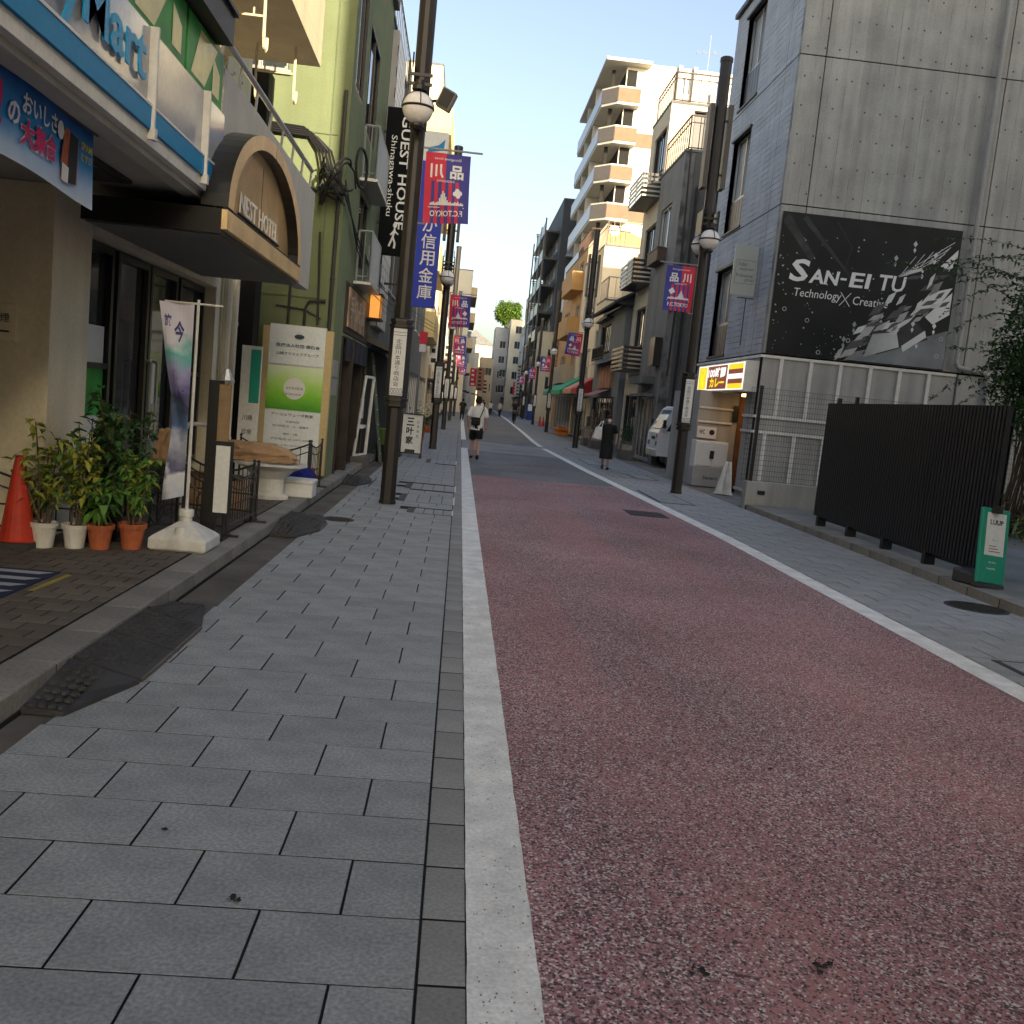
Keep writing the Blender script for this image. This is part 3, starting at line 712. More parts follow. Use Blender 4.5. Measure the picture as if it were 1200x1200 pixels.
# glazed entrance: framed panes and door leaves
for k, (a, b) in enumerate(((8.58,9.5),(9.6,10.55),(10.6,11.55),(11.65,12.7))):
    window(hb, 'x', -3.5, 1, a, b, .16 if k in (1,2) else .45, 2.70, dep=.0, nv=1, nh=1 if k in (1,2) else 2, fw=.07, frame=MATS['door_black'], name='glass_door' if k in (1,2) else 'window', sill=False)
for y in (10.47,10.68):
    h = MB(); h.tube([(-3.42,y,.8),(-3.36,y,.83),(-3.36,y,1.65),(-3.42,y,1.68)], .014, 8); h.build('door_handle', MATS['aluminium'], hb)
for y, z0, z1, m_ in ((10.75,1.2,1.7,'sign_white'),(9.0,.6,1.95,'sign_white'),(9.0,1.1,1.6,'poster_green')):
    p = MB(); k = .0 if m_ == 'sign_white' else .004; p.box(-3.485,y,z0,-3.478+k,y+.22+(.18 if y < 9.5 else 0),z1); p.build('notice', MATS[m_], hb)
for x, r in ((-3.22,.06),(-3.23,.045)):
    pp = MB(); yy = 13.0 if r > .05 else 13.5; pp.tube([(x,yy,.13),(x,yy,2.93)], r, 10)
    for z in (.7,1.5,2.3): pp.lathe([(r+.008,0),(r+.008,.05)], (x,yy,z), 10)
    pp.build('drain_pipe', MATS['beige_wall'], hb)
mt_ = MB(); mt_.box(-3.3,13.15,1.2,-3.22,13.32,1.55); mt_.box(-3.22,13.18,1.3,-3.215,13.29,1.5); mt_.build('meter_box', MATS['aluminium'], hb)
pq = thing('wall_plaque', 'small pale plaque with a dark symbol on the beige wall above the traffic cone', 'plaque', (-3.55,7.775,1.84))
mb = MB(); mb.box(-3.78,7.75,1.70,-3.55,7.778,2.0); mb.build('plate', MATS['beige_wall'], pq, bevel=.004)
mb = MB(); text(mb, '禁煙', (-3.75,7.747,1.85), (1,0,0), (0,0,1), .15, .07); mb.quad((-3.75,7.747,1.77),(-3.6,7.747,1.77),(-3.6,7.747,1.785),(-3.75,7.747,1.785)); mb.build('symbol', MATS['ink'], pq)

# shop fascia sign
ss = thing('shop_sign', 'long blue and white shop fascia with big blue letters along the canopy edge', 'shop sign', (-2.1,0,3.0))
w = MB(); w.box(-2.128,-8,2.97,-2.07,7.95,3.055); w.build('trim', MATS['white_metal'], ss)
w = MB(); w.box(-2.128,-8,3.058,-2.05,7.95,3.185); w.build('blue_band', MATS['store_blue'], ss)
w = MB(); w.box(-2.127,-8,3.188,-2.045,7.95,3.205); w.build('edge_trim', MATS['white_print'], ss)
for a, b in ((-8,-2.9),(-2.88,1.6),(1.62,6.14),(6.17,7.34),(7.37,7.95)):
    w = MB(); w.box(-2.127,a,3.208,-2.08,b,3.65); w.build('panel', MATS['panel_gloss'], ss)
w = MB()
for y in (6.155,7.355): w.box(-2.1,y-.012,3.0,-2.03,y+.012,3.66); w.cbox(-2.035,y,3.03,.03,.05,.07)
w.build('bracket', MATS['white_metal'], ss)
w = MB(); text(w, 'FamilyMart', (-2.055,3.82,3.205), (0,1,0), (0,0,1), 2.2, .38, .012, .012); w.build('lettering', MATS['letter_blue'], ss)
for i, (a, b) in enumerate(((2.0,3.4),(3.45,4.9),(4.95,5.75),(5.8,6.9),(6.95,7.9))):
    pt = MB(); pt.box(-2.128,a,3.66,-2.10,b,4.085)
    p = pt.build('poster', MATS['poster_yellow'] if i in (2,) else MATS['poster_green'], ss)
    q = MB(); q.quad((-2.097,a+.1,3.7),(-2.097,a+.45,3.7),(-2.097,a+.75,4.05),(-2.097,a+.3,4.05)); q.quad((-2.096,b-.3,3.72),(-2.096,b-.1,3.72),(-2.096,b-.1,3.9),(-2.096,b-.3,3.98)); q.build('print', MATS['poster_yellow' if i not in (2,) else 'poster_green'], ss)
w = MB(); w.box(-2.3,-8,4.105,-1.98,7.7,4.32); w.box(-2.3,-8,4.322,-1.95,7.72,4.35); w.build('cornice', MATS['dark_metal'], ss)

# hanging cloth banner under the canopy
bt = thing('shop_banner', 'blue shop banner with pink lettering and a rice snack, hanging under the shop canopy', 'banner', (-2.3,5,2.9))
MG('banner_print', [(0,(.62,.68,.78)),(.28,(.38,.55,.82)),(.5,(.02,.30,.70)),(1,(.01,.07,.36))], 2, -.42, .1, .7)
mb = MB()
bx = lambda y, z: -2.32+.02*sin(y*4)+.03*(3.0-z)*sin(y*2.1+1)
zt, zb = 2.955, lambda y: 2.53+.03*sin(y*1.7)
for i in range(30):
    for k in range(8):
        ya, yb = 3.4+2.6*i/30, 3.4+2.6*(i+1)/30
        zz = lambda y, q: zt+(zb(y)-zt)*q/8
        mb.quad(*[(bx(y, zz(y,q)), y, zz(y,q)) for y, q in ((ya,k),(yb,k),(yb,k+1),(ya,k+1))])
mb.build('cloth', MATS['banner_print'], bt, smooth=True)
def cloth_text(s, y, z, w_, h_, mat, bold, off=.012):
    q = MB(); text(q, s, (0,y,z), (0,1,0), (0,0,1), w_, h_, bold); q.v = [(bx(v[1], v[2])+off, v[1], v[2]) for v in q.v]; q.build('lettering', mat, bt)
pink = M('print_pink', (.62,.02,.16), .6, 0, 1, 0, fine=0); yel = M('print_yellow', (.7,.55,.03), .6, 0, 1, 0, fine=0)
cloth_text('いっ', 4.1, 2.66, .45, .25, yel, .05); cloth_text('!', 4.72, 2.66, .10, .25, pink, .08)
cloth_text('の', 4.87, 2.72, .11, .11, MATS['white_print'], .03); cloth_text('おいしさ', 5.0, 2.80, .42, .10, MATS['white_print'], .02)
cloth_text('大集合', 4.99, 2.64, .44, .145, MATS['white_print'], .06, .010); cloth_text('大集合', 4.995, 2.645, .43, .135, pink, .03, .014)
cloth_text('SPAM', 5.80, 2.82, .16, .045, yel, .02); cloth_text('むすび', 5.80, 2.755, .16, .05, yel, .02)
q = MB()
def bl(pts, m): q.add([(bx(y,z)+.012+.001*m, y, z) for y, z in pts], [tuple(range(len(pts)))], m)
bl([(5.5,2.60),(5.74,2.60),(5.76,2.86),(5.56,2.88)], 0); bl([(5.49,2.68),(5.6,2.66),(5.62,2.85),(5.53,2.86)], 1); bl([(5.58,2.585),(5.72,2.60),(5.75,2.86),(5.62,2.87)], 2); bl([(5.5,2.585),(5.6,2.58),(5.61,2.67),(5.51,2.68)], 3)
bl([(5.47+.05*cos(t*.6), 2.84+.05*sin(t*.6)) for t in range(10)], 3)
q.build('print', [M('print_orange', (.5,.15,.06), .6, .2, 20, 0), M('print_salmon', (.45,.11,.05), .6, .2, 30, 0), MATS['ink'], MATS['white_print']], bt)
mb = MB(); mb.tube([(-2.32,3.3,2.955),(-2.32,6.02,2.955)], .01, 6)
for y in (3.4,4.3,5.2,5.98): mb.tube([(-2.32,y,2.955),(-2.32,y,2.93+.03)], .006, 4)
mb.build('rod', MATS['dark_metal'], bt)

# arched brass entrance canopy
aw = thing('entrance_canopy', 'arched brass hotel canopy with black sides over the glass entrance', 'canopy', (-1.9,9.1,2.7))
w = MB(); w.box(-2.97,7.45,2.665,-1.93,10.74,2.85); w.build('slab', MATS['door_black'], aw)
w = MB(); w.box(-2.95,7.5,2.655,-1.95,10.7,2.664); w.build('underside', M('canopy_grey', (.16,.16,.16), .6, .08), aw)
w = MB(); w.box(-1.929,7.45,2.70,-1.885,10.74,2.845); w.build('rim', MATS['brass'], aw)
w = MB(); w.box(-1.928,7.47,2.847,-1.895,10.72,2.868); w.build('rim_joint', MATS['ink'], aw)
def arc(ry, rz, n=28): return [(9.1-ry*cos(pi*i/n), 2.87+rz*sin(pi*i/n)) for i in range(n+1)]
o_, i_ = arc(1.62,.86), arc(1.44,.745)
w = MB(); n = len(o_)
for a in range(n-1):
    w.quad((-1.89,*o_[a]),(-1.89,*o_[a+1]),(-1.89,*i_[a+1]),(-1.89,*i_[a]))
w.build('arch_face', MATS['brass'], aw)
w = MB()
for a in range(n-1):
    w.quad((-1.892,*o_[a]),(-1.892,*o_[a+1]),(-2.098,*o_[a+1]),(-2.098,*o_[a]))
w.build('arch_shell', MATS['door_black'], aw); w = MB()
for a in range(n-1):
    w.quad((-1.891,*i_[a]),(-1.891,*i_[a+1]),(-2.01,*i_[a+1]),(-2.01,*i_[a]))
w.build('arch_reveal', MATS['door_black'], aw)
w = MB(); w.add([(-2.0,*p) for p in arc(1.45,.75)], [tuple(range(n))]); w.build('sign_face', M('brass_dark', (.58,.40,.19), .4, .25, 2.2, .03, metal=.3), aw)
w = MB(); w.box(-2.0,9.095,2.88,-1.997,9.103,3.52); w.box(-1.893,9.095,3.54,-1.888,9.103,3.72); w.build('panel_joint', MATS['ink'], aw)
w = MB(); text(w, 'NEST HOTEL', (-1.99,8.25,2.97), (0,1,0), (0,0,1), 1.62, .17, .008, .012); w.build('lettering', MATS['letter_metal'], aw)
w = MB(); w.box(-1.995,8.2,2.945,-1.975,9.92,2.958); w.build('letter_rail', MATS['ink'], aw)

# drying-pole brackets under the balcony
for i, (y, z) in enumerate(((10.05,5.5),(11.75,5.5))):
    t = thing('laundry_bracket', ['cream drying-pole bracket hanging under the balcony, nearer one at the left', 'cream drying-pole bracket hanging under the balcony corner, further one'][i], 'laundry bracket', (-2.45,y,z), 0, 'drying-pole brackets')
    for x in (-2.75,-2.3):
        m_ = MB(); m_.tube([(x,y,z),(x,y+.03,z-.5),(x,y+.06,z-.58),(x,y+.13,z-.6),(x,y+.18,z-.55),(x,y+.18,z-.45)], .017, 6); m_.build('hook', MATS['cream_slab'], t)
    m_ = MB(); m_.tube([(-2.75,y+.02,z-.3),(-2.3,y+.02,z-.3)], .014, 6)
    for k in range(3): m_.tube([(-2.65+k*.12,y+.02,z-.3),(-2.65+k*.12,y+.02,z-.22)], .01, 5)
    m_.build('crossbar', MATS['cream_slab'], t)
t = thing('balcony_plants', 'small grey-green plants in pots peeking over the balcony handrail', 'plant', (-2.4,8.4,4.02))
m_ = MB(); m_.box(-2.6,7.9,4.02,-2.3,9.3,4.18); m_.build('planter', MATS['dark_metal'], t)
m_ = MB()
for i in range(160):
    c = Vector((-2.45+random.gauss(0,.07), random.uniform(7.95,9.25), 4.2+abs(random.gauss(0,.12)))); d = Vector((random.gauss(0,1),random.gauss(0,1),random.gauss(.5,1))).normalized()*.06; e = d.orthogonal().normalized()*.015
    m_.quad(c-e, c+d*.5, c+e, c-d*.2)
m_.build('foliage', M('leaf_grey', (.12,.14,.10), .6, .3, 9, 0), t)

# ------------------------------------------------------------------ green building
gb = thing('green_building', 'pale green rendered building with narrow dark windows beside the hotel', 'building', (-2.05,14.9,0))
w = MB(); H1 = 9.3
fh = [(15.25,16.35,6.2,8.3),(16.75,18.5,6.0,7.75),(16.9,18.3,3.75,5.0),(15.95,20.1,.1,2.45),(15.95,20.1,2.5,3.35)]
facade(w, 'x', -2.05, 1, 14.9, 20.3, 0, H1, fh, .06, 0)
w.build('wall', MATS['green_wall'], gb)
w = MB(); facade(w, 'y', 14.9, -1, -12, -2.05, 0, H1, [(-3.9,-3.0,6.2,7.6)], .12); w.quad((-12,20.3,0),(-2.05,20.3,0),(-2.05,20.3,H1),(-12,20.3,H1)); w.quad((-12,14.9,H1-.2),(-2.05,14.9,H1-.2),(-2.05,20.3,H1-.2),(-12,20.3,H1-.2)); w.build('side_wall', MATS['green_wall'], gb)
w = MB()
for z in (2.9,5.35,7.75): w.box(-12,14.885,z,-2.2,14.902,z+.02)
for x in (-2.32,-4.2): w.box(x,14.886,2.9,x+.018,14.903,H1)
w.build('wall_joint', MATS['green_dark'], gb)
w = MB(); w.box(-12.05,14.8,H1,-1.95,20.35,H1+.2); w.build('roof', MATS['roof_grey'], gb)
window(gb, 'y', 14.9, -1, -3.9, -3.0, 6.2, 7.6)
for h in fh[:3]: window(gb, 'x', -2.05, 1, *h[:4], dep=.06, nv=2, frame=MATS['dark_metal'], sill=False)
for z, (a, b) in ((5.15,(16.6,18.7)),(3.45,(16.8,18.5))):
    railing(gb, [(-2.0,a,z),(-1.78,a,z),(-1.78,b,z),(-2.0,b,z)], .85, .014, .1, MATS['aluminium'], name='window_guard')
    w = MB(); w.box(-2.04,a,z-.05,-1.74,b,z); w.build('guard_base', MATS['aluminium'], gb)
w = MB(); w.box(-2.22,15.96,.1,-2.2,20.09,2.44); w.build('shop_opening', MATS['shade_black'], gb)  # near-black sheet standing in for the unlit shop interior
for y in (16.0,16.9,19.2,20.0):
    w = MB(); w.box(-2.19,y-.06,.1,-2.03 if y != 16.9 else -1.95,y+.06,2.44); w.build('door_post', MATS['wood_dark'], gb)
for z, y0, y1 in ((1.75,15.05,15.65),(1.45,15.05,15.65)):
    w = MB(); w.box(-2.052,y0,z,-2.04,y1,z+.26); w.build('notice', MATS['concrete_light'], gb)
w = MB(); w.box(-2.3,15.96,2.52,-2.04,20.09,3.34); w.build('sign_backing', MATS['wood_dark'], gb)
w = MB(); w.box(-2.038,16.3,2.62,-2.01,18.9,3.28); w.build('photo_board', M('food_photo', (.30,.20,.12), .5, .75, 2.6, 0), gb)
w = MB()
for i, c in enumerate('手打そば'): text(w, c, (-2.008,16.5+i*.6,2.78), (0,1,0), (0,0,1), .45, .4, .02)
w.build('lettering', M('cream_print', (.55,.48,.38), .6), gb)
for k in range(5):
    w = MB(); w.box(-2.0,16.1+k*.72,2.05,-1.985,16.76+k*.72,2.44); w.build('shop_curtain', M('noren', (.02,.022,.035), .9), gb)
# pipes, cables on the side wall
pc = MB()
pc.tube([(-2.12,14.84,.3),(-2.12,14.84,6.0)], .03, 8); pc.tube([(-2.5,14.85,2.45),(-2.5,14.85,2.75),(-2.45,14.85,2.85),(-2.2,14.85,2.87)], .02, 6)
pc.tube([(-2.75,14.85,2.45),(-2.75,14.85,3.3)], .02, 6); pc.tube([(-2.3,14.85,2.5),(-2.32,14.85,3.1),(-2.36,14.85,3.9)], .018, 6)
pc.tube([(-2.95,14.86,2.75),(-2.5,14.86,2.72),(-2.25,14.86,2.6)], .012, 5)
for z in (1.2,2.2,3.2,4.2): pc.lathe([(.04,0),(.04,.03)], (-2.12,14.84,z), 8)
pc.build('conduit', MATS['dark_metal'], gb)
cb = thing('cable_bundle', 'tangled black telephone cables and loops where the green wall meets the street', 'cable', (-2.0,14.8,4.6))
mb = MB(); rng = random.Random(5)
for k in range(7):
    cy, cz, r = 14.6+rng.uniform(-.15,.15), 4.55+rng.uniform(-.12,.12), rng.uniform(.16,.34)
    mb.tube([(-1.9+.25*cos(a*.5)+rng.uniform(-.02,.02)-.25, cy+.3*cos(a), cz+r*sin(a)) for a in [i*.42+k for i in range(15)]], .016, 5)
for k in range(5):
    x0 = -2.2-.05*k; mb.tube([(x0-1.0-.2*k,14.83,5.3+.04*k),(x0-.3,14.83,5.28+.03*k),(x0-.08,14.82,5.1),(x0+.05,14.75,4.75),(x0+.2,14.65,4.5)], .018, 5)
for k in range(3): mb.tube([(-2.0,14.6,4.45+.1*k),(-1.97,16.5,4.1-.1*k),(-1.96,19,3.9),(-1.95,22,3.9)], .012, 5)
for k in range(3): mb.tube([(-2.9-.3*k,14.83,4.6-.1*k),(-2.4,14.8,4.5),(-2.1,14.7,4.35+.1*k)], .015, 5)
mb.cbox(-2.05,14.6,4.5,.16,.2,.12); mb.build('cable', M('cable_black', (.012,.012,.013), .6, .1), cb)
fan = MB(); fan.tube([(-1.78+.05*cos(a),14.62+.28*cos(a),4.85+.28*sin(a)) for a in [i*pi/9 for i in range(19)]], .022, 6); fan.build('cable_loop', MATS['cable_black'], cb)

# gap panel and clinic board
tp = thing('clinic_board', 'narrow white and teal panel standing in the gap beside the drain pipes', 'sign panel', (-2.97,13.6,.13))
mb = MB(); mb.box(-3.12,13.58,.13,-2.84,13.62,2.05); mb.build('board', MATS['sign_white'], tp)
mb = MB(); mb.box(-2.99,13.575,1.25,-2.85,13.579,2.0); mb.build('teal_field', M('teal', (.02,.33,.24), .5, .05), tp)
mb = MB(); 
for i, s in enumerate(('川崎','診療','受付')): text(mb, s, (-3.06,13.574,1.0-i*.2), (1,0,0), (0,0,1), .14, .08)
mb.build('lettering', MATS['ink'], tp)
w = MB(); w.box(-9,14.3,.1,-3.15,14.7,6); tag(w.build('gap_shade', MATS['shade_black']), 'near-black block standing in for the shade in the gap between hotel and green building', 'wall')  # the gap's darkness is put into the block's colour
sb = thing('clinic_sign', 'tall pale clinic board with green landscape print against the green wall', 'sign', (-2.53,14.75,.2))
mb = MB(); mb.box(-3.08,14.7,.2,-2.98,14.82,2.42); mb.box(-2.13,14.7,.2,-2.02,14.82,2.42); mb.build('side_post', M('post_cream', (.55,.43,.22), .6, .08), sb)
mb = MB(); mb.box(-2.978,14.72,.22,-2.132,14.80,2.46); mb.build('board', MATS['sign_white'], sb)
mb = MB(); mb.box(-2.978,14.70,1.86,-2.132,14.718,2.44); mb.build('top_panel', M('panel_pale', (.74,.79,.80), .4, .04), sb)
mb = MB(); mb.box(-2.978,14.70,.24,-2.132,14.718,1.16); mb.build('lower_panel', MATS['panel_pale'], sb)
MG('print_green', [(0,(.06,.32,.01)),(.35,(.22,.58,.03)),(.65,(.45,.72,.18)),(1,(.70,.82,.58))], 2, .98, 1.62, .5)
mb = MB(); mb.box(-2.978,14.70,1.17,-2.132,14.718,1.835); mb.build('print', MATS['print_green'], sb)
mb = MB(); mb.lathe([(.165,0),(.165,.003)], (0,0,0), 28); mb.v = [(-2.555+x, 14.697-z, 1.5+y) for x, y, z in mb.v]; mb.build('roundel', MATS['sign_white'], sb)
mb = MB(); F = lambda s, x, z, w_, h_, b=.0: text(mb, s, (x,14.693,z), (1,0,0), (0,0,1), w_, h_, b)
F('医療法人社団 順白会', -2.87, 2.12, .66, .055, .01); F('山崎クリニックグループ', -2.86, 2.0, .64, .05, .01)
F('AYURVEDA', -2.68, 1.485, .26, .04); F('アーユルヴェーダ教室', -2.88, 1.07, .64, .05, .01); F('診療時間', -2.65, .97, .2, .035); F('受付時間 月・火・金曜日', -2.85, .90, .55, .035)
F('場所・3階', -2.68, .78, .22, .035); F('予約電話 03-3471-0000', -2.87, .70, .62, .035); F('お気軽にお問い合わせください', -2.9, .61, .68, .025)
mb.lathe([(.05,0),(.05,.002)], (0,0,0), 12); mb.v[-24:] = [(-2.53+x*1.5, 14.69-z, 2.29+y*.7) for x, y, z in mb.v[-24:]]
for k in range(8): mb.quad((-2.68+.03*k,14.694,1.4),(-2.665+.03*k,14.694,1.4),(-2.66+.03*k,14.694,1.425),(-2.675+.03*k,14.694,1.425))
mb.tube([(-2.62,14.694,.32),(-2.62,14.694,.42),(-2.58,14.694,.47),(-2.6,14.694,.54),(-2.55,14.694,.56),(-2.52,14.694,.52),(-2.53,14.694,.46),(-2.48,14.694,.42),(-2.47,14.694,.33)], .003, 3)
mb.build('lettering', M('ink_blue', (.03,.06,.09), .6), sb)

# ------------------------------------------------------------------ guest house and further left houses
lg = M('wall_greydark', (.13,.135,.13), .85, .12, 1.4, .1, streak=.12)
building('guest_house', 'dark grey guest house with a pale tiled strip and roof railing behind the green building', 'building', -12, -2.12, 20.34, 27.4, 9.4, lg, False,
         street=[(24.3,25.6,4.2,5.7),(24.3,25.6,6.9,8.4),(26,27,4.2,5.7),(20.9,21.0,2.6,2.7)], z0=0.)
t = bpy.data.objects['guest_house']
railing(t, [(-3.2,20.5,9.46),(-2.2,20.5,9.46),(-2.2,27.2,9.46)], 1.15, .02, .45, MATS['aluminium'])
tl = MB(); tl.box(-2.118,21.1,3.0,-1.98,23.3,9.2); tl.build('tile_strip', M('tile_strip', (.30,.31,.31), .5, .05), t)
me_t = paver_mesh(.5, .2, 'tile', M('tile_white', (.5,.51,.51), .35, .05, 3, 0, rnd=.08))
for i in range(28):
    for k in range(4):
        o = inst(me_t, 'tile', (0,0,0), t); o.location = Vector((-1.974, 21.38+.54*k+(.05 if i % 2 else -.05), 3.12+i*.218))-t.location; o.rotation_euler = (pi/2, 0, pi/2)
w = MB(); w.box(-2.119,20.5,.1,-2.08,27.2,2.5); w.build('shop_opening', MATS['shade_black'], t)  # dark interior painted as one near-black sheet
w = MB(); w.add([(-2.11,19.9,2.75),(-2.11,26,2.75),(-1.45,26,2.42),(-1.45,19.9,2.42),(-2.11,19.9,2.6),(-2.11,26,2.6),(-1.45,26,2.38),(-1.45,19.9,2.38)],[(0,1,2,3),(7,6,5,4),(0,3,7,4),(1,5,6,2),(3,2,6,7)]); w.build('awning', MATS['door_black'], t)
gs = thing('guest_house_sign', 'tall black projecting sign with white sideways lettering above the dark shops', 'sign', (-1.74,20,4.4))
mb = MB(); mb.box(-1.99,19.92,4.38,-1.5,20.06,7.3); mb.build('board', M('sign_black', (.008,.009,.010), .8, .05, spec=.08), gs)
mb = MB(); text(mb, 'GUEST HOUSE', (-1.68,19.912,7.15), (0,0,-1), (1,0,0), 2.25, .19, .015); text(mb, 'Shinagawa-shuku', (-1.90,19.912,6.75), (0,0,-1), (1,0,0), 1.6, .15)
mb.ball((-1.66,19.93,4.98), .05, .02, .06); mb.tube([(-1.66,19.91,4.9),(-1.69,19.91,4.74),(-1.76,19.91,4.55)], .022, 5); mb.tube([(-1.69,19.91,4.74),(-1.64,19.91,4.62),(-1.65,19.91,4.52)], .022, 5); mb.tube([(-1.67,19.91,4.87),(-1.74,19.91,4.78)], .018, 5); mb.tube([(-1.67,19.91,4.87),(-1.58,19.91,4.8)], .018, 5)
mb.build('lettering', MATS['white_print'], gs)
mb = MB(); mb.box(-2.12,19.97,5.0,-1.99,20.01,5.05); mb.build('bracket', MATS['dark_metal'], gs); mb = MB(); mb.box(-2.12,19.97,6.8,-1.99,20.01,6.85); mb.build('bracket', MATS['dark_metal'], gs)
bs = thing('bank_sign', 'tall blue projecting sign with white vertical characters behind the nearest lamp post', 'sign', (-1.05,22,3.6))
mb = MB(); mb.box(-1.33,21.92,3.58,-.79,22.08,6.8); mb.build('blue_board', MATS['sign_blue'], bs)
mb = MB(); mb.box(-1.33,21.92,6.803,-.79,22.08,7.45); mb.build('white_board', MATS['sign_white'], bs)
mb = MB(); mb.add([(-1.25,21.915,6.98),(-.88,21.915,7.06),(-.86,21.915,7.3),(-1.0,21.915,7.16),(-1.2,21.915,7.1)], [(0,1,2,3,4)]); mb.build('wave_emblem', MATS['store_blue'], bs)
mb = MB(); vtext(mb, 'さわやか信用金庫', (-1.21,21.912,6.72), (1,0,0), (0,0,1), .33, .33, .14, .01); mb.build('lettering', MATS['white_print'], bs)
mb = MB(); mb.box(-2.12,21.98,4.0,-1.33,22.02,4.05); mb.build('bracket', MATS['dark_metal'], bs); mb = MB(); mb.box(-2.12,21.98,6.2,-1.33,22.02,6.25); mb.build('bracket', MATS['dark_metal'], bs)
lt = thing('shop_lantern', 'glowing orange box lantern above the dark restaurant front', 'lantern', (-1.9,19.5,3.05))
mb = MB(); mb.box(-2.0,19.5,3.05,-1.8,20.0,3.5); mb.build('light_box', M('lantern_glow', (.75,.30,.06), .5, .25, 3, 0, emit=.45), lt)
mb = MB(); mb.box(-2.04,19.46,3.502,-1.76,20.04,3.54); mb.box(-2.04,19.46,3.01,-1.76,20.04,3.048); 
for y in (19.5,19.75,20.0): mb.box(-1.798,y-.015,3.05,-1.785,y+.015,3.5)
mb.build('frame', MATS['wood_dark'], lt)
cr = M('wall_greygreen', (.19,.20,.19), .85, .1, 1.4, .1, streak=.1)
building('corner_shop_house', 'low dark shop house with small awnings beyond the guest house', 'building', -10, -2.0, 27.45, 33.9, 6.6, M('wall_brown', (.11,.095,.08), .85, .15, 1.6, .1), False, street=[(28.4,30,3.6,5.2),(31,33,3.6,5.2),(28,33.5,.1,2.3,5)])
building('grey_shop_house', 'plain grey house with a white framed window on the left side', 'building', -10, -1.95, 34, 43.4, 8.6, cr, False, street=[(36,37.4,4.0,5.6),(38.6,39.6,4,5.6),(36,37.4,6.2,7.6),(35,42,.1,2.4,5)], frame=MATS['white_metal'])
yw = M('wall_yellow', (.62,.50,.25), .85, .07, 1.2, .08, streak=.08)
yb = building('yellow_apartments', 'tall sunlit yellow apartment block with recessed balconies on the left', 'building', -11, -2.1, 44, 57, 16.2, M('wall_cream', (.66,.58,.40), .85, .06, 1.2, .08, streak=.06), False,
         cam=[(-5.0,-4.0,4.,5.5),(-5,-4,7,8.5),(-5,-4,10,11.5),(-5,-4,13,14.5)], street=[(46,48,z,z+1.6) for z in (4,7,10,13)]+[(50,52.5,z,z+1.6) for z in (4,7,10,13)]+[(45,56,.2,2.5,6)])
for k, z in enumerate((4.4,7.4,10.4,13.4)):
    w = MB(); w.box(-3.0,43.9,z-.15,-1.5,52,z); w.box(-3.0,43.88,z+.002,-1.5,44.0,z+1.0); w.box(-1.62,44.002,z+.002,-1.5,52,z+1.0); w.build('balcony', yw, yb)
ts = thing('tobacco_sign', 'small red and white projecting sign on the grey house', 'sign', (-1.6,36,3.6))
mb = MB(); mb.box(-1.75,35.97,3.5,-1.45,36.03,3.95); mb.build('red_plate', MATS['cloth_red'], ts); mb = MB(); mb.box(-1.72,35.97,3.2,-1.48,36.03,3.48); mb.build('white_plate', MATS['sign_white'], ts); mb = MB(); mb.tube([(-1.96,36,3.85),(-1.75,36,3.85)], .02, 6); mb.build('bracket', MATS['aluminium'], ts)
cols = [('wall_buff',(.55,.48,.34)),('wall_offwhite',(.62,.60,.54)),('wall_paleblue',(.48,.52,.56)),('wall_sand',(.58,.46,.30)),('wall_grey2',(.36,.37,.38)),('wall_ivory',(.68,.63,.50)),('wall_tan',(.44,.35,.25))]
for n_, c_ in cols: M(n_, c_, .85, .07, 1.0, .05, streak=.07)
far_left = [(-10,-2.2,57.2,66,7.2,'wall_tan','two storey tan shop house past the yellow block'),(-10,-2.15,66.2,78,9.5,'wall_buff','buff three storey house far along the left row'),(-10,-2.0,78.3,92,8.0,'wall_sand','sandy house with shop front far along the left row'),
            (-9,-1.9,92.3,108,9.2,'wall_offwhite','off-white building before the left tower'),(-9,.1,110,126,16.2,'wall_ivory','tall ivory apartment tower with side balconies at the far left'),(-8,.6,127,150,10.5,'wall_paleblue','pale blue-grey building far down the left side'),
            (-7,1.6,152,170,11.5,'wall_offwhite','white building where the street bends, left side'),(-6,2.6,172,196,10,'wall_ivory','ivory building at the far bend of the street')]
for x0, x1, y0, y1, h, mt__, lab in far_left:
    nf = int((h-3)/2.9); wd = (y1-y0)/3
    st_ = [(y0+wd*k+.8, y0+wd*k+wd-.8, 3.4+2.9*f, 4.9+2.9*f) for f in range(nf) for k in range(3)]+[(y0+.5,y1-.5,.15,2.4,5)]
    cm = [(x1-3.2, x1-2.2, 3.4+2.9*f, 4.8+2.9*f) for f in range(nf)]
    b = building('shop_house' if h < 12 else 'apartment_tower', lab, 'building', x0, x1, y0, y1, h, MATS[mt__], False, cam=cm, street=st_)
    if h > 12:
        for f in range(4): w = MB(); w.box(x1-.002,y0+.5,4.6+2.9*f,x1+.7,y1-3,5.7+2.9*f); w.build('balcony', MATS['wall_sand'], b)
    w = MB(); w.box(x1+.002,y0+.4,2.5,x1+.5,y1-.4,2.62); w.build('awning', MATS['dark_metal'], b)
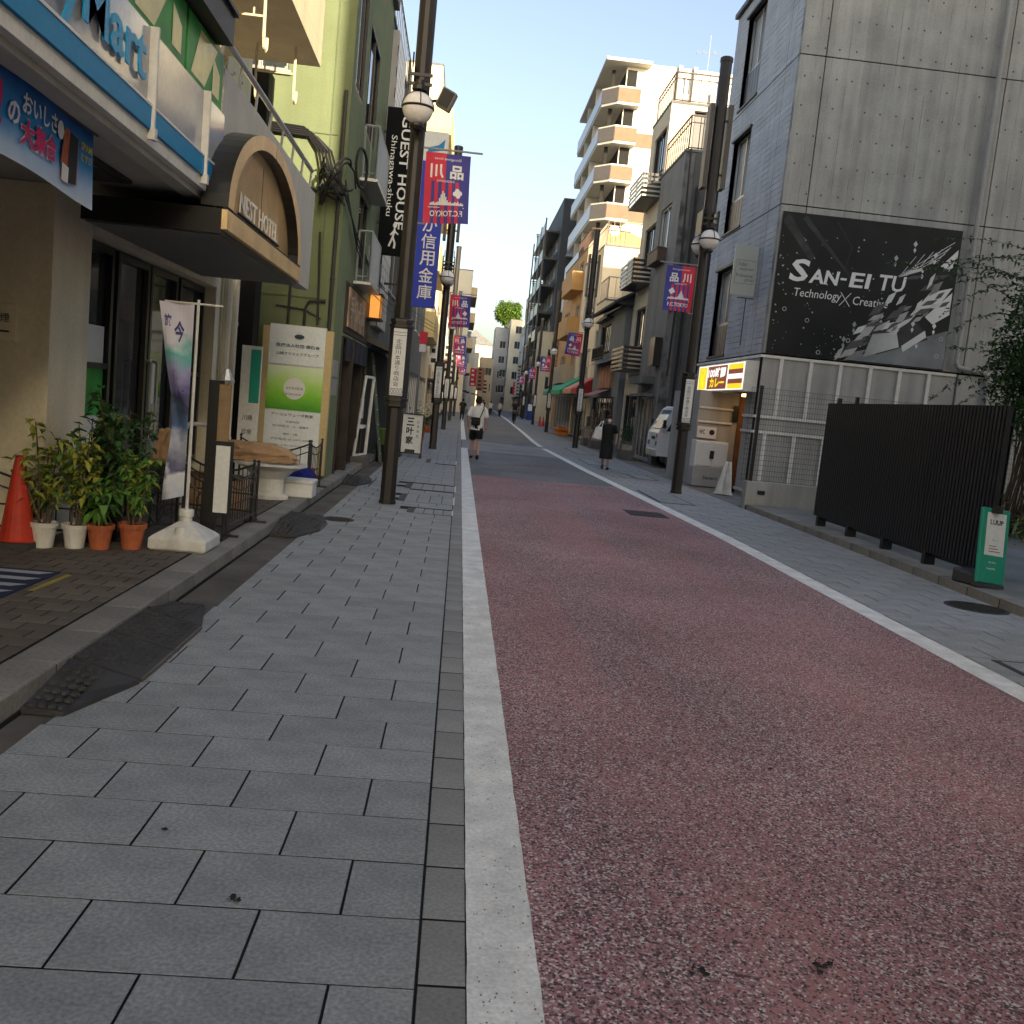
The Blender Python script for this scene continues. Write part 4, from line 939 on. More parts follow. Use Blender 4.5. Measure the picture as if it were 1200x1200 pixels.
# ------------------------------------------------------------------ things on the left forecourt
Z0 = .13
cn = thing('traffic_cone', 'red-orange traffic cone with black base at the left frame edge', 'traffic cone', (-3.33,7.42,Z0))
mb = MB(); mb.lathe([(.15,.05),(.13,.06),(.035,.70),(.02,.71)], (-3.33,7.42,Z0), 20); mb.build('cone_body', MATS['red_plastic'], cn, smooth=False)
mb = MB(); mb.lathe([(.21,0),(.21,.045),(.16,.05)], (-3.33,7.42,Z0), 4, ph=.5); mb.build('cone_base', MATS['rubber'], cn)
def leaf(mb, p, d, L, wdt, m=0, droop=.3):
    d = d.normalized(); side = d.cross(Vector((0,0,1)))
    side = side.normalized() if side.length > .01 else Vector((1,0,0))
    tip = p+d*L-Vector((0,0,L*droop)); mid = p+d*L*.5+Vector((0,0,L*.06))
    mb.add([p, mid+side*wdt, tip, mid-side*wdt], [(0,1,2,3)], m)
def plant(label, x, y, potm, potr, poth, hgt, spread, leafm, n, lw, ll, stems=5, seed=1):
    rg = random.Random(seed); t = thing('potted_plant', label, 'potted plant', (x,y,Z0), 0, 'potted plants along the iron fence')
    mb = MB(); mb.lathe([(potr*.72,0),(potr*.95,poth*.82),(potr*1.08,poth*.82),(potr*1.1,poth),(potr*.98,poth),(potr*.95,poth*.9)], (x,y,Z0), 20); mb.build('pot', MATS[potm], t)
    mb = MB(); mb.lathe([(potr*.94,poth*.88),(potr*.5,poth*.92)], (x,y,Z0), 14); mb.build('soil', MATS['soil'], t)
    sm = MB(); lf = MB()
    for s in range(stems):
        a = rg.uniform(0,2*pi); r0 = potr*.5*rg.random(); top = Vector((x+cos(a)*spread*rg.uniform(.2,.9), y+sin(a)*spread*rg.uniform(.2,.9), Z0+poth+hgt*rg.uniform(.65,1)))
        base = Vector((x+cos(a)*r0, y+sin(a)*r0, Z0+poth*.9)); mid = (base+top)/2+Vector((rg.uniform(-.04,.04),rg.uniform(-.04,.04),.03))
        sm.cone(base, mid, .010, .008, 5); sm.cone(mid, top, .008, .004, 5)
        for k in range(n//stems):
            u = rg.uniform(.15,1)**.8; p = (base+(mid-base)*u*2) if u < .5 else (mid+(top-mid)*(u-.5)*2)
            d = Vector((rg.gauss(0,1), rg.gauss(0,1), rg.gauss(.25,.5))); q = p+d.normalized()*rg.uniform(0,spread*.35)
            leaf(lf, q, Vector((rg.gauss(0,1), rg.gauss(0,1), rg.gauss(.1,.5))), ll*rg.uniform(.6,1.2), lw*rg.uniform(.7,1.2), 0 if rg.random() < .7 else 1, rg.uniform(.1,.6))
    sm.build('stem', MATS['stem'], t); lf.build('foliage', leafm, t)
ly, lm, ld = MATS['leaf_yellow'], MATS['leaf_mid'], MATS['leaf_dark']
plant('tall yellow-leaved plant in the white pot next to the traffic cone', -3.16, 7.48, 'white_plastic', .10, .2, .78, .25, [ly, lm], 290, .024, .10, 7, 1)
plant('bushy yellow-green plant in the second white pot from the cone', -2.95, 7.56, 'white_plastic', .097, .19, .72, .24, [ly, ld], 260, .026, .10, 6, 2)
plant('broad dark-leaved plant in the left terracotta pot', -2.77, 7.6, 'terracotta', .10, .2, .34, .2, [lm, ld], 150, .035, .14, 8, 3)
plant('leafy green plant in the right terracotta pot beside the banner stand', -2.56, 7.72, 'terracotta', .103, .21, .62, .19, [lm, ly], 300, .026, .09, 6, 4)
plant('tall dark green shrub behind the terracotta pots', -2.76, 8.05, 'rubber', .13, .22, 1.05, .3, [ld, MATS['leaf_dark']], 380, .03, .11, 8, 5)
plant('tall thin dark shrub at the back of the pots near the cone', -3.0, 8.0, 'rubber', .12, .22, .85, .28, [ld, ly], 300, .026, .10, 8, 6)

# wrought iron folding fences
def iron_fence(label, p0, p1, h=.56, dip=.10, motif=True, n=None):
    p0 = Vector((*p0,Z0)); p1 = Vector((*p1,Z0)); L = (p1-p0).length; d = (p1-p0)/L; ang = atan2(d.y, d.x)
    t = thing('iron_fence', label, 'iron fence', p0, ang, 'low black wrought iron fences on the forecourt')
    n = n or max(3, int(L/.115)); H = lambda u: h-dip*sin(pi*u)
    fr = MB(); fr.tube([(L*i/12,0,H(i/12)+.03) for i in range(13)], .011, 6); fr.tube([(0,0,.1),(L,0,.1)], .01, 6); fr.tube([(L*i/12,0,H(i/12)-.07) for i in range(13)], .008, 5); fr.tube([(0,0,.28),(L,0,.28)], .008, 5)
    for x in (0,L):
        fr.cone((x,0,0),(x,0,h+.05),.014,.014,8); fr.ball((x,0,h+.07),.02,n=8,k=5); fr.cbox(x,0,.01,.05,.22,.02)
    fr.build('frame', MATS['dark_metal'], t, local=True)
    bm_ = {}
    for i in range(1, n):
        b = MB(); b.cone((0,0,.1),(0,0,H(i/n)+.03),.0055,.0055,5); o = b.build('bar', MATS['dark_metal'], t, local=True); o.location = (L*i/n,0,0)
    if motif:
        m_ = MB()
        for cx in ([L*.5] if L < .8 else [L*.3,L*.7]):
            for s in (-1,1):
                m_.tube([(cx,0,.1),(cx+s*.04,0,.15),(cx+s*.075,0,.21),(cx+s*.07,0,.27),(cx+s*.035,0,.285),(cx+s*.01,0,.26),(cx+s*.02,0,.235)], .008, 5)
                m_.tube([(cx+s*.07,0,.28),(cx+s*.08,0,.33),(cx+s*.05,0,.39),(cx+s*.02,0,.37),(cx+s*.03,0,.34)], .007, 5)
        m_.build('scroll', MATS['dark_metal'], t, local=True)
    return t
iron_fence('iron fence run behind the white flowerpots', (-3.75,7.68), (-3.05,7.72))
iron_fence('iron fence run with heart scroll beside the banner stand', (-3.0,7.9), (-2.42,8.62))
iron_fence('iron fence run behind the banner stand base', (-2.40,8.64), (-2.06,8.66), n=5)
iron_fence('iron fence run along the kerb past the banner stand', (-2.04,8.70), (-2.0,9.75), motif=False, n=12)
iron_fence('iron fence run from the kerb back towards the brown bag', (-2.05,9.78), (-2.75,9.95), motif=True)
iron_fence('arched iron fence in front of the clinic board', (-2.95,13.1), (-2.0,13.0), .62, .14)
iron_fence('short iron fence end by the green pilaster', (-1.98,13.02), (-1.93,13.7), .62, .06, False, 8)

# banner stand with its heavy white base
ns = thing('banner_stand', 'white water-filled stand with a narrow printed flag in front of the glass doors', 'banner stand', (-2.2,7.95,Z0))
mb = MB(); mb.lathe([(.30,0),(.33,.02),(.33,.10),(.29,.125),(.09,.22),(.06,.23)], (-2.2,7.95,Z0), 4, ph=.5)
mb.lathe([(.05,.2),(.05,.27),(.062,.27),(.062,.33),(.04,.335)], (-2.2,7.95,Z0), 14); mb.lathe([(.05,.1),(.045,.2)], (-2.2,7.80,Z0), 10); mb.build('base', MATS['white_plastic'], ns, bevel=.012)
mb = MB(); mb.cone((-2.2,7.95,.4),(-2.2,7.95,2.19),.014,.012,8); mb.tube([(-2.47,7.95,2.155),(-2.0,7.95,2.155)], .009, 6); mb.build('pole', MATS['white_plastic'], ns)
MG('flag_print', [(0,(.45,.5,.6)),(.12,(.6,.62,.66)),(.16,(.09,.09,.17)),(.3,(.4,.42,.5)),(.38,(.08,.15,.3)),(.5,(.035,.04,.07)),(.56,(.14,.13,.3)),(.66,(.30,.30,.5)),(.75,(.1,.42,.4)),(.84,(.62,.62,.72)),(1,(.62,.60,.72))], 2, .42, 2.0, .75)
mb = MB()
def fl_(u, v): 
    tap = 1-.42*min(1, v*2.2)+.12*sin(v*7)*v
    return (-2.21-.27*u*tap-.02, 7.945+.05*sin(u*4+v*9)*u+.03*sin(v*12)*u, 2.15-1.58*v-.05*u*v)
for i in range(8):
    for k in range(24): mb.quad(fl_(i/8,k/24), fl_((i+1)/8,k/24), fl_((i+1)/8,(k+1)/24), fl_(i/8,(k+1)/24))
mb.build('flag', MATS['flag_print'], ns, smooth=True)
mb = MB()
def ft(s, u, v, w_, h_):
    q = MB(); text(q, s, (0,0,0), (1,0,0), (0,0,1), 1, 1, .03)
    q.v = [(lambda c: (c[0], c[1]-.012, c[2]))(fl_(u-x*w_, v-z*h_)) for x, y, z in q.v]
    for f in q.f: mb.add([q.v[i] for i in f], [tuple(range(len(f)))])
ft('今', .62, .2, .32, .11); ft('旅', .9, .12, .2, .06); ft('城', .6, .5, .4, .06)
mb.build('lettering', M('ink_violet', (.06,.05,.2), .6), ns)
bd = thing('menu_stand', 'black upright menu post with a small lamp and a white sheet board', 'menu stand', (-2.2,8.5,Z0))
mb = MB(); mb.box(-2.22,8.50,Z0,-2.10,8.56,1.55); mb.box(-2.3,8.4,Z0,-2.0,8.7,.16); mb.build('post', MATS['door_black'], bd)
mb = MB(); mb.box(-2.12,8.47,.95,-2.02,8.495,1.52); mb.build('wood_panel', M('pale_wood', (.26,.175,.09), .6, .15, 6), bd)
mb = MB(); mb.box(-2.115,8.46,.38,-1.99,8.49,.98); mb.build('sheet_board', MATS['sign_white'], bd); mb = MB(); mb.box(-2.13,8.455,.981,-1.97,8.497,1.02); mb.box(-1.989,8.455,.36,-1.97,8.497,.98); mb.build('board_frame', MATS['ink'], bd)
mb = MB(); mb.lathe([(.06,0),(.025,.1)], (-2.06,8.45,1.56), 8); mb.build('lamp_shade', MATS['aluminium'], bd)
pr = thing('bent_pipe_stand', 'white bent pipe frame behind the printed flag', 'pipe stand', (-2.4,8.85,Z0))
mb = MB(); mb.tube([(-2.5,8.85,Z0),(-2.5,8.85,1.08),(-2.47,8.85,1.13),(-2.3,8.85,1.13)], .018, 8); mb.build('pipe', MATS['white_plastic'], pr)
def bag(name, label, cat, x, y, z, sx, sy, sz, mat, seed, flop=0.):
    """crumpled bag: a gridded box whose faces are creased and pinched at the top"""
    rg = random.Random(seed); mb = MB(); n = 6; idx = {}
    ph = [rg.uniform(0,6) for _ in range(6)]
    def V(i, j, k):
        key = (i, j, k)
        if key not in idx:
            a, b, c = 2*i/n-1, 2*j/n-1, 2*k/n-1; r = max(abs(a),abs(b),abs(c)); l = sqrt(a*a+b*b+c*c) or 1
            f = .62+.38*r/l; pin = 1-.28*max(0,c)**2
            q = Vector((a*f*pin, b*f*pin, c*f)); cr = .06*sin(a*9+ph[0]+c*4)+.05*sin(b*11+ph[1]+a*5)+.05*sin(c*8+ph[2]-b*6)+rg.uniform(-.05,.05)
            q *= 1+cr; idx[key] = len(mb.v); mb.v.append((x+sx*q.x+flop*max(0,c)*sx, y+sy*q.y, z+max(0.,sz*(1+q.z))))
        return idx[key]
    for s_ in (0, n):
        for a in range(n):
            for b in range(n):
                mb.f += [(V(s_,a,b),V(s_,a+1,b),V(s_,a+1,b+1),V(s_,a,b+1)),(V(a,s_,b),V(a+1,s_,b),V(a+1,s_,b+1),V(a,s_,b+1)),(V(a,b,s_),V(a+1,b,s_),V(a+1,b+1,s_),V(a,b+1,s_))]; mb.mi += [0,0,0]
    o = mb.build(name, mat, smooth=False); tag(o, label, cat); return o
bag('paper_bag', 'crumpled brown paper bag hanging by the glass door', 'bag', -2.66, 8.95, .72, .13, .1, .17, MATS['paper_bag'], 2)
pl = thing('bag_stool', 'thin black metal stool that carries the smaller paper bag', 'stool', (-2.66,8.95,Z0))
mb = MB(); mb.box(-2.8,8.82,.68,-2.52,9.08,.71); mb.build('seat', MATS['dark_metal'], pl)
for sx in (-.12,.12):
    for sy in (-.11,.11): mb = MB(); mb.cone((-2.66+sx,8.95+sy,Z0),(-2.66+sx,8.95+sy,.68),.012,.012,6); mb.build('leg', MATS['dark_metal'], pl)
tb = thing('planter_tub', 'white classical pedestal tub with wide rim between the iron fences', 'tub', (-2.3,11.9,Z0))
mb = MB(); mb.lathe([(.20,0),(.20,.04),(.15,.07),(.15,.25),(.24,.36),(.34,.41),(.37,.42),(.37,.45),(.32,.45),(.28,.40)], (0,0,0), 24); mb.v = [(-2.3+x*1.25, 11.9+y, Z0+z) for x, y, z in mb.v]; mb.build('basin', MATS['white_plastic'], tb)
bag('paper_bag', 'large folded brown paper sack lying on the white tub', 'bag', -2.42, 11.9, .575, .44, .24, .12, MATS['paper_bag'], 4, -.45)
bag('cloth_bag', 'crumpled dark blue cloth bag next to the white box', 'bag', -2.05, 12.75, Z0, .2, .16, .17, M('blue_cloth', (.01,.015,.16), .85, .2, 9), 6)
cr_ = thing('crate', 'red plastic crate behind the iron fence end', 'crate', (-2.1,13.3,Z0))
mb = MB(); mb.box(-2.3,13.2,Z0,-1.98,13.5,.16); mb.box(-2.3,13.2,.161,-2.28,13.5,.42); mb.box(-2.0,13.2,.161,-1.98,13.5,.42); mb.box(-2.279,13.2,.161,-2.001,13.22,.24); mb.box(-2.279,13.2,.33,-2.001,13.22,.42); mb.box(-2.279,13.48,.161,-2.001,13.5,.42); mb.build('crate_body', MATS['red_plastic'], cr_)
wb = thing('foam_box', 'white lidded box on the forecourt edge before the clinic board', 'box', (-1.98,12.3,Z0))
mb = MB(); mb.box(-2.17,12.2,Z0,-1.80,12.55,.31); mb.build('box_body', MATS['sign_white'], wb, bevel=.012); mb = MB(); mb.box(-2.18,12.19,.312,-1.79,12.56,.36); mb.build('lid', MATS['sign_white'], wb, bevel=.012)
cb_ = thing('cardboard_box', 'brown cardboard box behind the iron fence', 'box', (-2.6,10.6,Z0))
mb = MB(); mb.box(-2.85,10.4,Z0,-2.3,10.8,.46); mb.build('box_body', MATS['paper_bag'], cb_); mb = MB(); mb.add([(-2.85,10.4,.462),(-2.3,10.4,.462),(-2.28,10.28,.55),(-2.87,10.28,.55)], [(0,1,2,3)]); mb.build('flap', MATS['paper_bag'], cb_)
# things by the further shops
ws = thing('pipe_trolley', 'white upright pipe frame leaning by the dark shop entrance', 'trolley', (-1.95,19.6,.1))
mb = MB(); mb.tube([(-2.05,19.1,.25),(-1.95,19.4,1.85)], .03, 8); mb.tube([(-1.9,19.9,.25),(-1.85,20.0,1.85)], .035, 8); mb.tube([(-1.95,19.4,1.85),(-1.85,20.0,1.85)], .03, 8); mb.tube([(-2.05,19.1,.25),(-1.9,19.9,.25)], .03, 8); mb.build('frame', MATS['white_plastic'], ws); mb = MB(); mb.box(-2.02,19.35,1.0,-1.98,19.7,1.4); mb.box(-2.03,19.3,.8,-1.93,19.9,.86); mb.build('plate', MATS['white_plastic'], ws)
mb = MB(); mb.box(-2.1,19.0,0,-1.8,20.1,.24); tag(mb.build('step_block', MATS['gutter']), 'dark step block under the white pipe frame', 'step')
gl = thing('step_ladder', 'green folding ladder leaning in the dark shop front', 'ladder', (-1.8,20.6,0))
mb = MB()
for s in (0,.32): mb.tube([(-1.62,20.4+s,.05),(-2.0,20.7+s,2.4)], .025, 6)
mb.build('rail', M('ladder_green', (.08,.11,.08), .6), gl)
for k in range(7): mb = MB(); u = (k+.6)/7.5; mb.tube([(-1.62-.38*u,20.4+.3*u,.05+2.35*u),(-1.62-.38*u,20.72+.3*u,.05+2.35*u)], .018, 6); mb.build('rung', MATS['aluminium'], gl)
gbn = thing('green_bin', 'green plastic tub beside the ladder behind the nearest lamp post', 'bin', (-1.7,21.3,0))
mb = MB(); mb.lathe([(.17,.4),(.22,.72),(.24,.72),(.24,.76),(.2,.76)], (-1.62,21.6,0), 16); mb.build('tub', M('bin_green', (.09,.16,.04), .5), gbn); mb = MB(); mb.lathe([(.2,0),(.22,.4)], (-1.62,21.6,0), 16); mb.build('base', MATS['door_black'], gbn)
ab = thing('shop_board', 'white folding shop board with black brush characters on the left pavement', 'a-board', (-1.1,23.95,0))
mb = MB(); mb.box(-1.40,23.93,.12,-.90,23.97,1.08); mb.build('board', MATS['sign_white'], ab)
mb = MB(); mb.box(-1.43,23.9,.08,-1.402,24,1.11); mb.box(-.898,23.9,.08,-.87,24,1.11); mb.box(-1.40,23.9,1.082,-.90,24,1.11); mb.box(-1.40,23.9,.09,-.90,24,.118); mb.box(-1.43,23.7,0,-1.38,24.2,.079); mb.box(-.92,23.7,0,-.87,24.2,.079); mb.box(-1.3,23.92,.122,-1.05,23.929,.2); mb.build('frame', MATS['dark_metal'], ab)
mb = MB(); vtext(mb, '三叶家', (-1.30,23.926,1.0), (1,0,0), (0,0,1), .19, .2, .16, .03); vtext(mb, 'お食事処', (-1.04,23.926,.95), (1,0,0), (0,0,1), .06, .08, .5); mb.build('lettering', MATS['ink'], ab)
for i, (y, lab) in enumerate(((26.2,'bicycle-height plant pot with yellow flowers near the second left post'),(33.0,'leafy pot with yellow blooms by the grey house'),(41,'dark shrub pot far along the left wall'))):
    rg = random.Random(50+i); t = thing('street_planter', lab, 'potted plant', (-1.35,y,0))
    mb = MB(); mb.lathe([(.16,0),(.2,.3),(.21,.3)], (-1.35,y,0), 12); mb.build('pot', MATS['terracotta' if i else 'rubber'], t)
    mb = MB()
    for k in range(160): leaf(mb, Vector((-1.35+rg.gauss(0,.14), y+rg.gauss(0,.14), .32+abs(rg.gauss(0,.35)))), Vector((rg.gauss(0,1),rg.gauss(0,1),.3)), .12, .04, 0 if rg.random() < .75 else 1)
    mb.build('foliage', [MATS['leaf_dark'], MATS['leaf_yellow']], t)

# ------------------------------------------------------------------ right side: concrete building
lines_mat('concrete_board', (.37,.372,.352), (.15,.147,.14), 0, .36, .03, .14, .15, .22)
lines_mat('concrete_blue', (.46,.48,.505), (.21,.225,.25), 2, .14, .16, .2, .10, .14)
M('concrete_base', (.38,.38,.36), .85, .12, 1.2, .15, 50, streak=.18)
M('spandrel', (.05,.055,.07), .4, .2, 3, .05, streak=.3)
M('print_black', (.016,.018,.019), .3, .3, 1.2, 0, spec=.5)
cbld = thing('concrete_building', 'board-marked concrete building with black billboard wall and blue-grey street front', 'building', (6.7,21.2,0))
YW, XE, YE, HC = 21.2, 17.0, 27.0, 12.7
w = MB(); w.box(6.72,YW+.02,.0,XE,YE,HC-.02); 
cols_x = [6.7, 7.28, 11.4, 14.2, XE]
rows_z = [3.28, 6.58, 9.78, HC]
core = w
core_o = None
# the core sits behind the cast panels, with window and doorway openings cut in the street face
w = MB()
fh = [(24.4,26.02,3.4,5.72),(24.36,25.95,6.68,9.13),(24.3,25.9,9.92,12.3),(22.05,26.9,.0,2.42)]
facade(w, 'x', 6.715, -1, YW+.0, YE, 0, HC, fh, .45)
w.quad((6.715,YE,0),(XE,YE,0),(XE,YE,HC),(6.715,YE,HC)); w.quad((6.715,YW+.03,0),(XE,YW+.03,0),(XE,YW+.03,HC),(6.715,YW+.03,HC)); w.quad((XE,YW+.03,0),(XE,YE,0),(XE,YE,HC),(XE,YW+.03,HC))
w.build('wall', MATS['joint'], cbld)
J = .013
for a, b in zip(cols_x[:-1], cols_x[1:]):
    for c, d in zip(rows_z[:-1], rows_z[1:]):
        p = MB(); p.box(a+(J if a > 6.7 else 0), YW, c+J, b-J, YW+.12, d-J); p.build('concrete_panel', MATS['concrete_board'], cbld)
p = MB(); p.box(6.73,YW,.0,11.27,YW+.12,3.25); p.build('concrete_panel', MATS['concrete_base'], cbld)
p = MB(); p.box(11.3,YW-.05,.0,XE,YW+.12,3.24); p.build('concrete_panel', MATS['concrete_base'], cbld)
# blue-grey street front, one panel field per storey, split at the joint by the corner
for c, d in zip(rows_z[:-1], rows_z[1:]):
    hs = [h for h in fh if c-.2 < h[2] < d]
    p = MB(); facade(p, 'x', 6.70, -1, YW+.92, YE, c+J, d-J, hs, .2); p.build('front_panel', MATS['concrete_blue'], cbld)
    p = MB(); facade(p, 'x', 6.70, -1, YW+.12, YW+.9, c+J, d-J, [], .1); p.build('front_panel', MATS['concrete_blue'], cbld)
p = MB(); facade(p, 'x', 6.70, -1, YW+.12, YE, 0, 3.26, [fh[3]], .4); p.build('front_panel', MATS['concrete_base'], cbld)
for h in fh[:3]:
    zs = h[2]+ (.82 if h[2] < 9 else .9)
    window(cbld, 'x', 6.7, -1, h[0], h[1], zs, h[3], dep=.19, nv=2, fw=.06, frame=MATS['aluminium'], glass=MATS['curtain'], sill=False)
    p = MB(); p.box(6.80,h[0]+.01,h[2],6.86,h[1]-.01,zs-.01); 
    for k in range(1,7): p.box(6.795,h[0]+(h[1]-h[0])*k/7-.006,h[2]+.02,6.80,h[0]+(h[1]-h[0])*k/7+.006,zs-.03)
    p.build('spandrel', MATS['spandrel'], cbld)
    p = MB(); p.box(6.64,h[0]-.05,h[3]-.03,6.75,h[1]+.05,h[3]+.03); p.box(6.66,h[0]-.03,h[2]-.05,6.8,h[1]+.03,h[2]-.002); p.build('window_trim', MATS['dark_metal'], cbld)
p = MB(); p.box(6.6,YW-.04,HC+.0,XE,YW+.2,HC+.12); p.box(6.6,YW+.202,HC,6.8,YE+.05,HC+.12); p.build('roof_edge', MATS['dark_metal'], cbld)
p = MB(); p.quad((6.7,YW,HC-.1),(XE,YW,HC-.1),(XE,YE,HC-.1),(6.7,YE,HC-.1)); p.build('roof', MATS['roof_grey'], cbld)
# tie holes, white rails, drain pipe
p = MB(); rg = random.Random(3)
for i in range(30):
    for z in [3.75+.62*k for k in range(15)]:
        x = 6.86+i*.36+rg.uniform(-.02,.02)
        if (z < 6.6 and x < 11.3) or rg.random() < .15 or x > 16.5: continue
        p.lathe([(.022,-.0005),(.019,.0035)], (0,0,0), 7); n_ = 14; p.v[-n_:] = [(x+a, YW-c, z+b) for a, b, c in p.v[-n_:]]
o = p.build('tie_hole', M('tie_hole_grey', (.09,.088,.082), .9), cbld); o['kind'] = 'stuff'
def rail_box(x0, x1, z0, z1): p = MB(); p.box(x0,YW-.035,z0,x1,YW+.005,z1); p.build('white_strip', MATS['white_metal'], cbld)
rail_box(6.66,11.25,3.19,3.25); rail_box(6.66,11.25,1.83,1.89); rail_box(6.66,11.25,1.48,1.54)
for k, x in enumerate((7.16,7.85,8.54,9.24,9.93,10.62)): rail_box(x-.04,x+.04,1.892,3.188); rail_box(x-.22,x-.14,.0,1.478)
for ye_, za_ in ((YE,3.19),(22.05,1.83),(22.05,1.48),(22.05,.1)): p = MB(); p.box(6.66,YW+.008,za_,6.70,ye_,za_+.06); p.build('white_strip', MATS['white_metal'], cbld)
p = MB(); p.tube([(11.16,YW-.1,HC),(11.16,YW-.1,3.5),(11.22,YW-.1,3.4),(11.9,YW-.12,3.32),(11.98,YW-.12,3.2),(11.98,YW-.12,.1)], .055, 10)
for z in (4.6,6.0,7.4,8.9,10.4,11.9): p.lathe([(.065,0),(.065,.05)], (11.16,YW-.1,z), 10); p.box(11.14,YW-.06,z,11.18,YW,z+.04)
p.build('drain_pipe', M('pipe_grey', (.33,.33,.32), .5, .06, 3, 0), cbld)
# entrance recess: side wall, back, warm lit doorway
p = MB(); p.box(6.1,24.0,0,7.2,24.1,2.42); p.box(6.1,24.1,0,6.2,26.9,2.42); p.build('entrance_wall', MATS['concrete_base'], cbld)
p = MB(); p.box(8.2,22.06,0,8.25,24.0,2.42); p.box(7.15,23.94,0,8.2,23.99,2.42); p.build('entrance_lining', M('warm_wood', (.16,.075,.035), .6, .2, 4), cbld)
p = MB(); p.box(7.0,22.5,2.33,7.6,23.4,2.40); p.build('entrance_lamp', M('lamp_warm', (1.,.55,.2), .5, 0, 1, 0, emit=2.2, fine=0), cbld)
p = MB(); p.box(7.0,23.92,1.7,7.14,23.95,2.1); p.box(7.0,23.9,.05,7.12,23.95,.6); p.build('wall_box', MATS['door_black'], cbld)
p = MB(); p.tube([(6.12,23.96,1.98),(7.0,23.96,1.98)], .03, 8); p.tube([(6.12,23.96,1.62),(7.0,23.96,1.62)], .03, 8); p.build('wall_pipe', MATS['white_metal'], cbld)
nt_ = thing('notice_plate', 'pale notice plate with a round black symbol above the white cabinet', 'notice', (6.4,23.93,1.35))
p = MB(); p.box(6.12,23.92,1.2,6.62,23.95,1.5); p.build('plate', MATS['sign_white'], nt_); p = MB(); p.lathe([(.07,0),(.07,.004)], (0,0,0), 16); p.v = [(6.50+a, 23.918-c, 1.36+b) for a, b, c in p.v]; text(p, 'WC', (6.17,23.916,1.3), (1,0,0), (0,0,1), .15, .12, .02); p.build('symbol', MATS['ink'], nt_)
wc = thing('white_cabinet', 'white two-door cabinet standing on a grey base under the yellow sign', 'cabinet', (6.3,23.4,0))
p = MB(); p.box(5.88,23.0,.02,6.74,23.5,.5); p.build('base', M('cab_grey', (.36,.37,.38), .5, .06), wc, bevel=.01)
p = MB(); p.box(5.9,23.05,.502,6.72,23.5,1.15); p.build('cabinet_body', MATS['sign_white'], wc, bevel=.01)
for a in (5.96,6.33): p = MB(); p.box(a,23.02,.54,a+.355,23.049,1.11); p.build('door', MATS['sign_white'], wc, bevel=.006)
p = MB(); p.box(6.27,22.995,.72,6.37,23.018,.92); p.build('handle', MATS['ink'], wc); p = MB(); text(p, 'Severn', (6.15,22.996,.2), (1,0,0), (0,0,1), .36, .09, .01, 0, .1); p.build('lettering', MATS['ink'], wc)
for i, (x, y, r, lean) in enumerate(((6.22,21.0,.1,.0),(6.06,21.1,.1,.09))):
    mb = MB(); mb.lathe([(.13,0),(.13,.03),(.10,.035),(.035,.74),(.02,.75)], (0,0,0), 16); mb.v = [(x+a+lean*c*1.6, y+b, .02+c) for a, b, c in mb.v]
    tag(mb.build('white_cone', MATS['white_plastic']), ['upright white cone beside the concrete corner', 'leaning white cone against the other one'][i], 'cone', 'white cones')
# illuminated yellow sign
ys = thing('curry_sign', 'lit yellow, brown and white striped shop sign over the concrete entrance', 'sign', (6.5,23.3,2.4))
p = MB(); p.box(6.38,21.3,2.40,6.695,25.5,3.10); p.build('sign_box', MATS['white_metal'], ys)
lit = lambda n_, c, e=.55: M(n_, c, .4, .03, 2, 0, emit=e, fine=0)
Xs = 6.374
def sp_(y0, y1, z0, z1, m_, dx=0.): q = MB(); q.quad((Xs-dx,y1,z0),(Xs-dx,y0,z0),(Xs-dx,y0,z1),(Xs-dx,y1,z1)); q.build('print', m_, ys)
sp_(21.33,25.47,2.43,3.07, lit('lit_white', (.75,.73,.66)))
for z0, z1, m_ in ((2.46,2.58,'y'),(2.58,2.69,'b'),(2.81,2.92,'b'),(2.92,3.04,'y')): sp_(21.42,22.6,z0,z1, lit('lit_yellow', (.70,.50,.01)) if m_ == 'y' else lit('lit_brown', (.14,.03,.02)), .002)
sp_(22.72,24.5,2.46,3.04, MATS['lit_brown'], .002); sp_(24.62,25.4,2.46,3.04, lit('lit_yellow2', (.62,.48,.03)), .002)
q = MB(); text(q, '100時間', (Xs-.005,24.45,2.74), (0,-1,0), (0,0,1), 1.6, .26, .04); q.build('lettering', MATS['lit_white'], ys)
q = MB(); text(q, 'カレー', (Xs-.005,24.25,2.5), (0,-1,0), (0,0,1), 1.35, .24, .05); q.build('lettering', MATS['lit_yellow'], ys)
q = MB(); q.tube([(Xs-.01,24.9,2.5),(Xs-.01,25.05,2.7),(Xs-.01,25.0,2.85)], .05, 6); q.ball((Xs-.01,24.98,2.9), .03, .12, .09); q.build('spoon', MATS['lit_yellow'], ys)
hs = thing('projecting_sign', 'pale translucent projecting sign with framed lettering beside the billboard', 'sign', (6.5,22.4,4.7))
p = MB(); p.box(6.12,22.37,4.66,6.9-.22,22.43,5.82); p.build('plate', M('sign_pale', (.42,.46,.43), .35, .06, 2, 0), hs)
p = MB(); text(p, 'Video', (6.22,22.366,5.34), (1,0,0), (0,0,1), .22, .10); text(p, 'equipment', (6.27,22.366,5.22), (1,0,0), (0,0,1), .34, .09); text(p, 'Professional', (6.2,22.366,5.08), (1,0,0), (0,0,1), .40, .09); text(p, 'group', (6.42,22.366,4.97), (1,0,0), (0,0,1), .2, .08)
for a, b, c, d in ((6.17,5.47,6.64,5.478),(6.17,4.93,6.64,4.938),(6.17,4.938,6.176,5.47),(6.634,4.938,6.64,5.47)): p.quad((a,22.366,b),(c,22.366,b),(c,22.366,d),(a,22.366,d))
p.build('lettering', M('ink_grey', (.1,.11,.11), .6), hs)
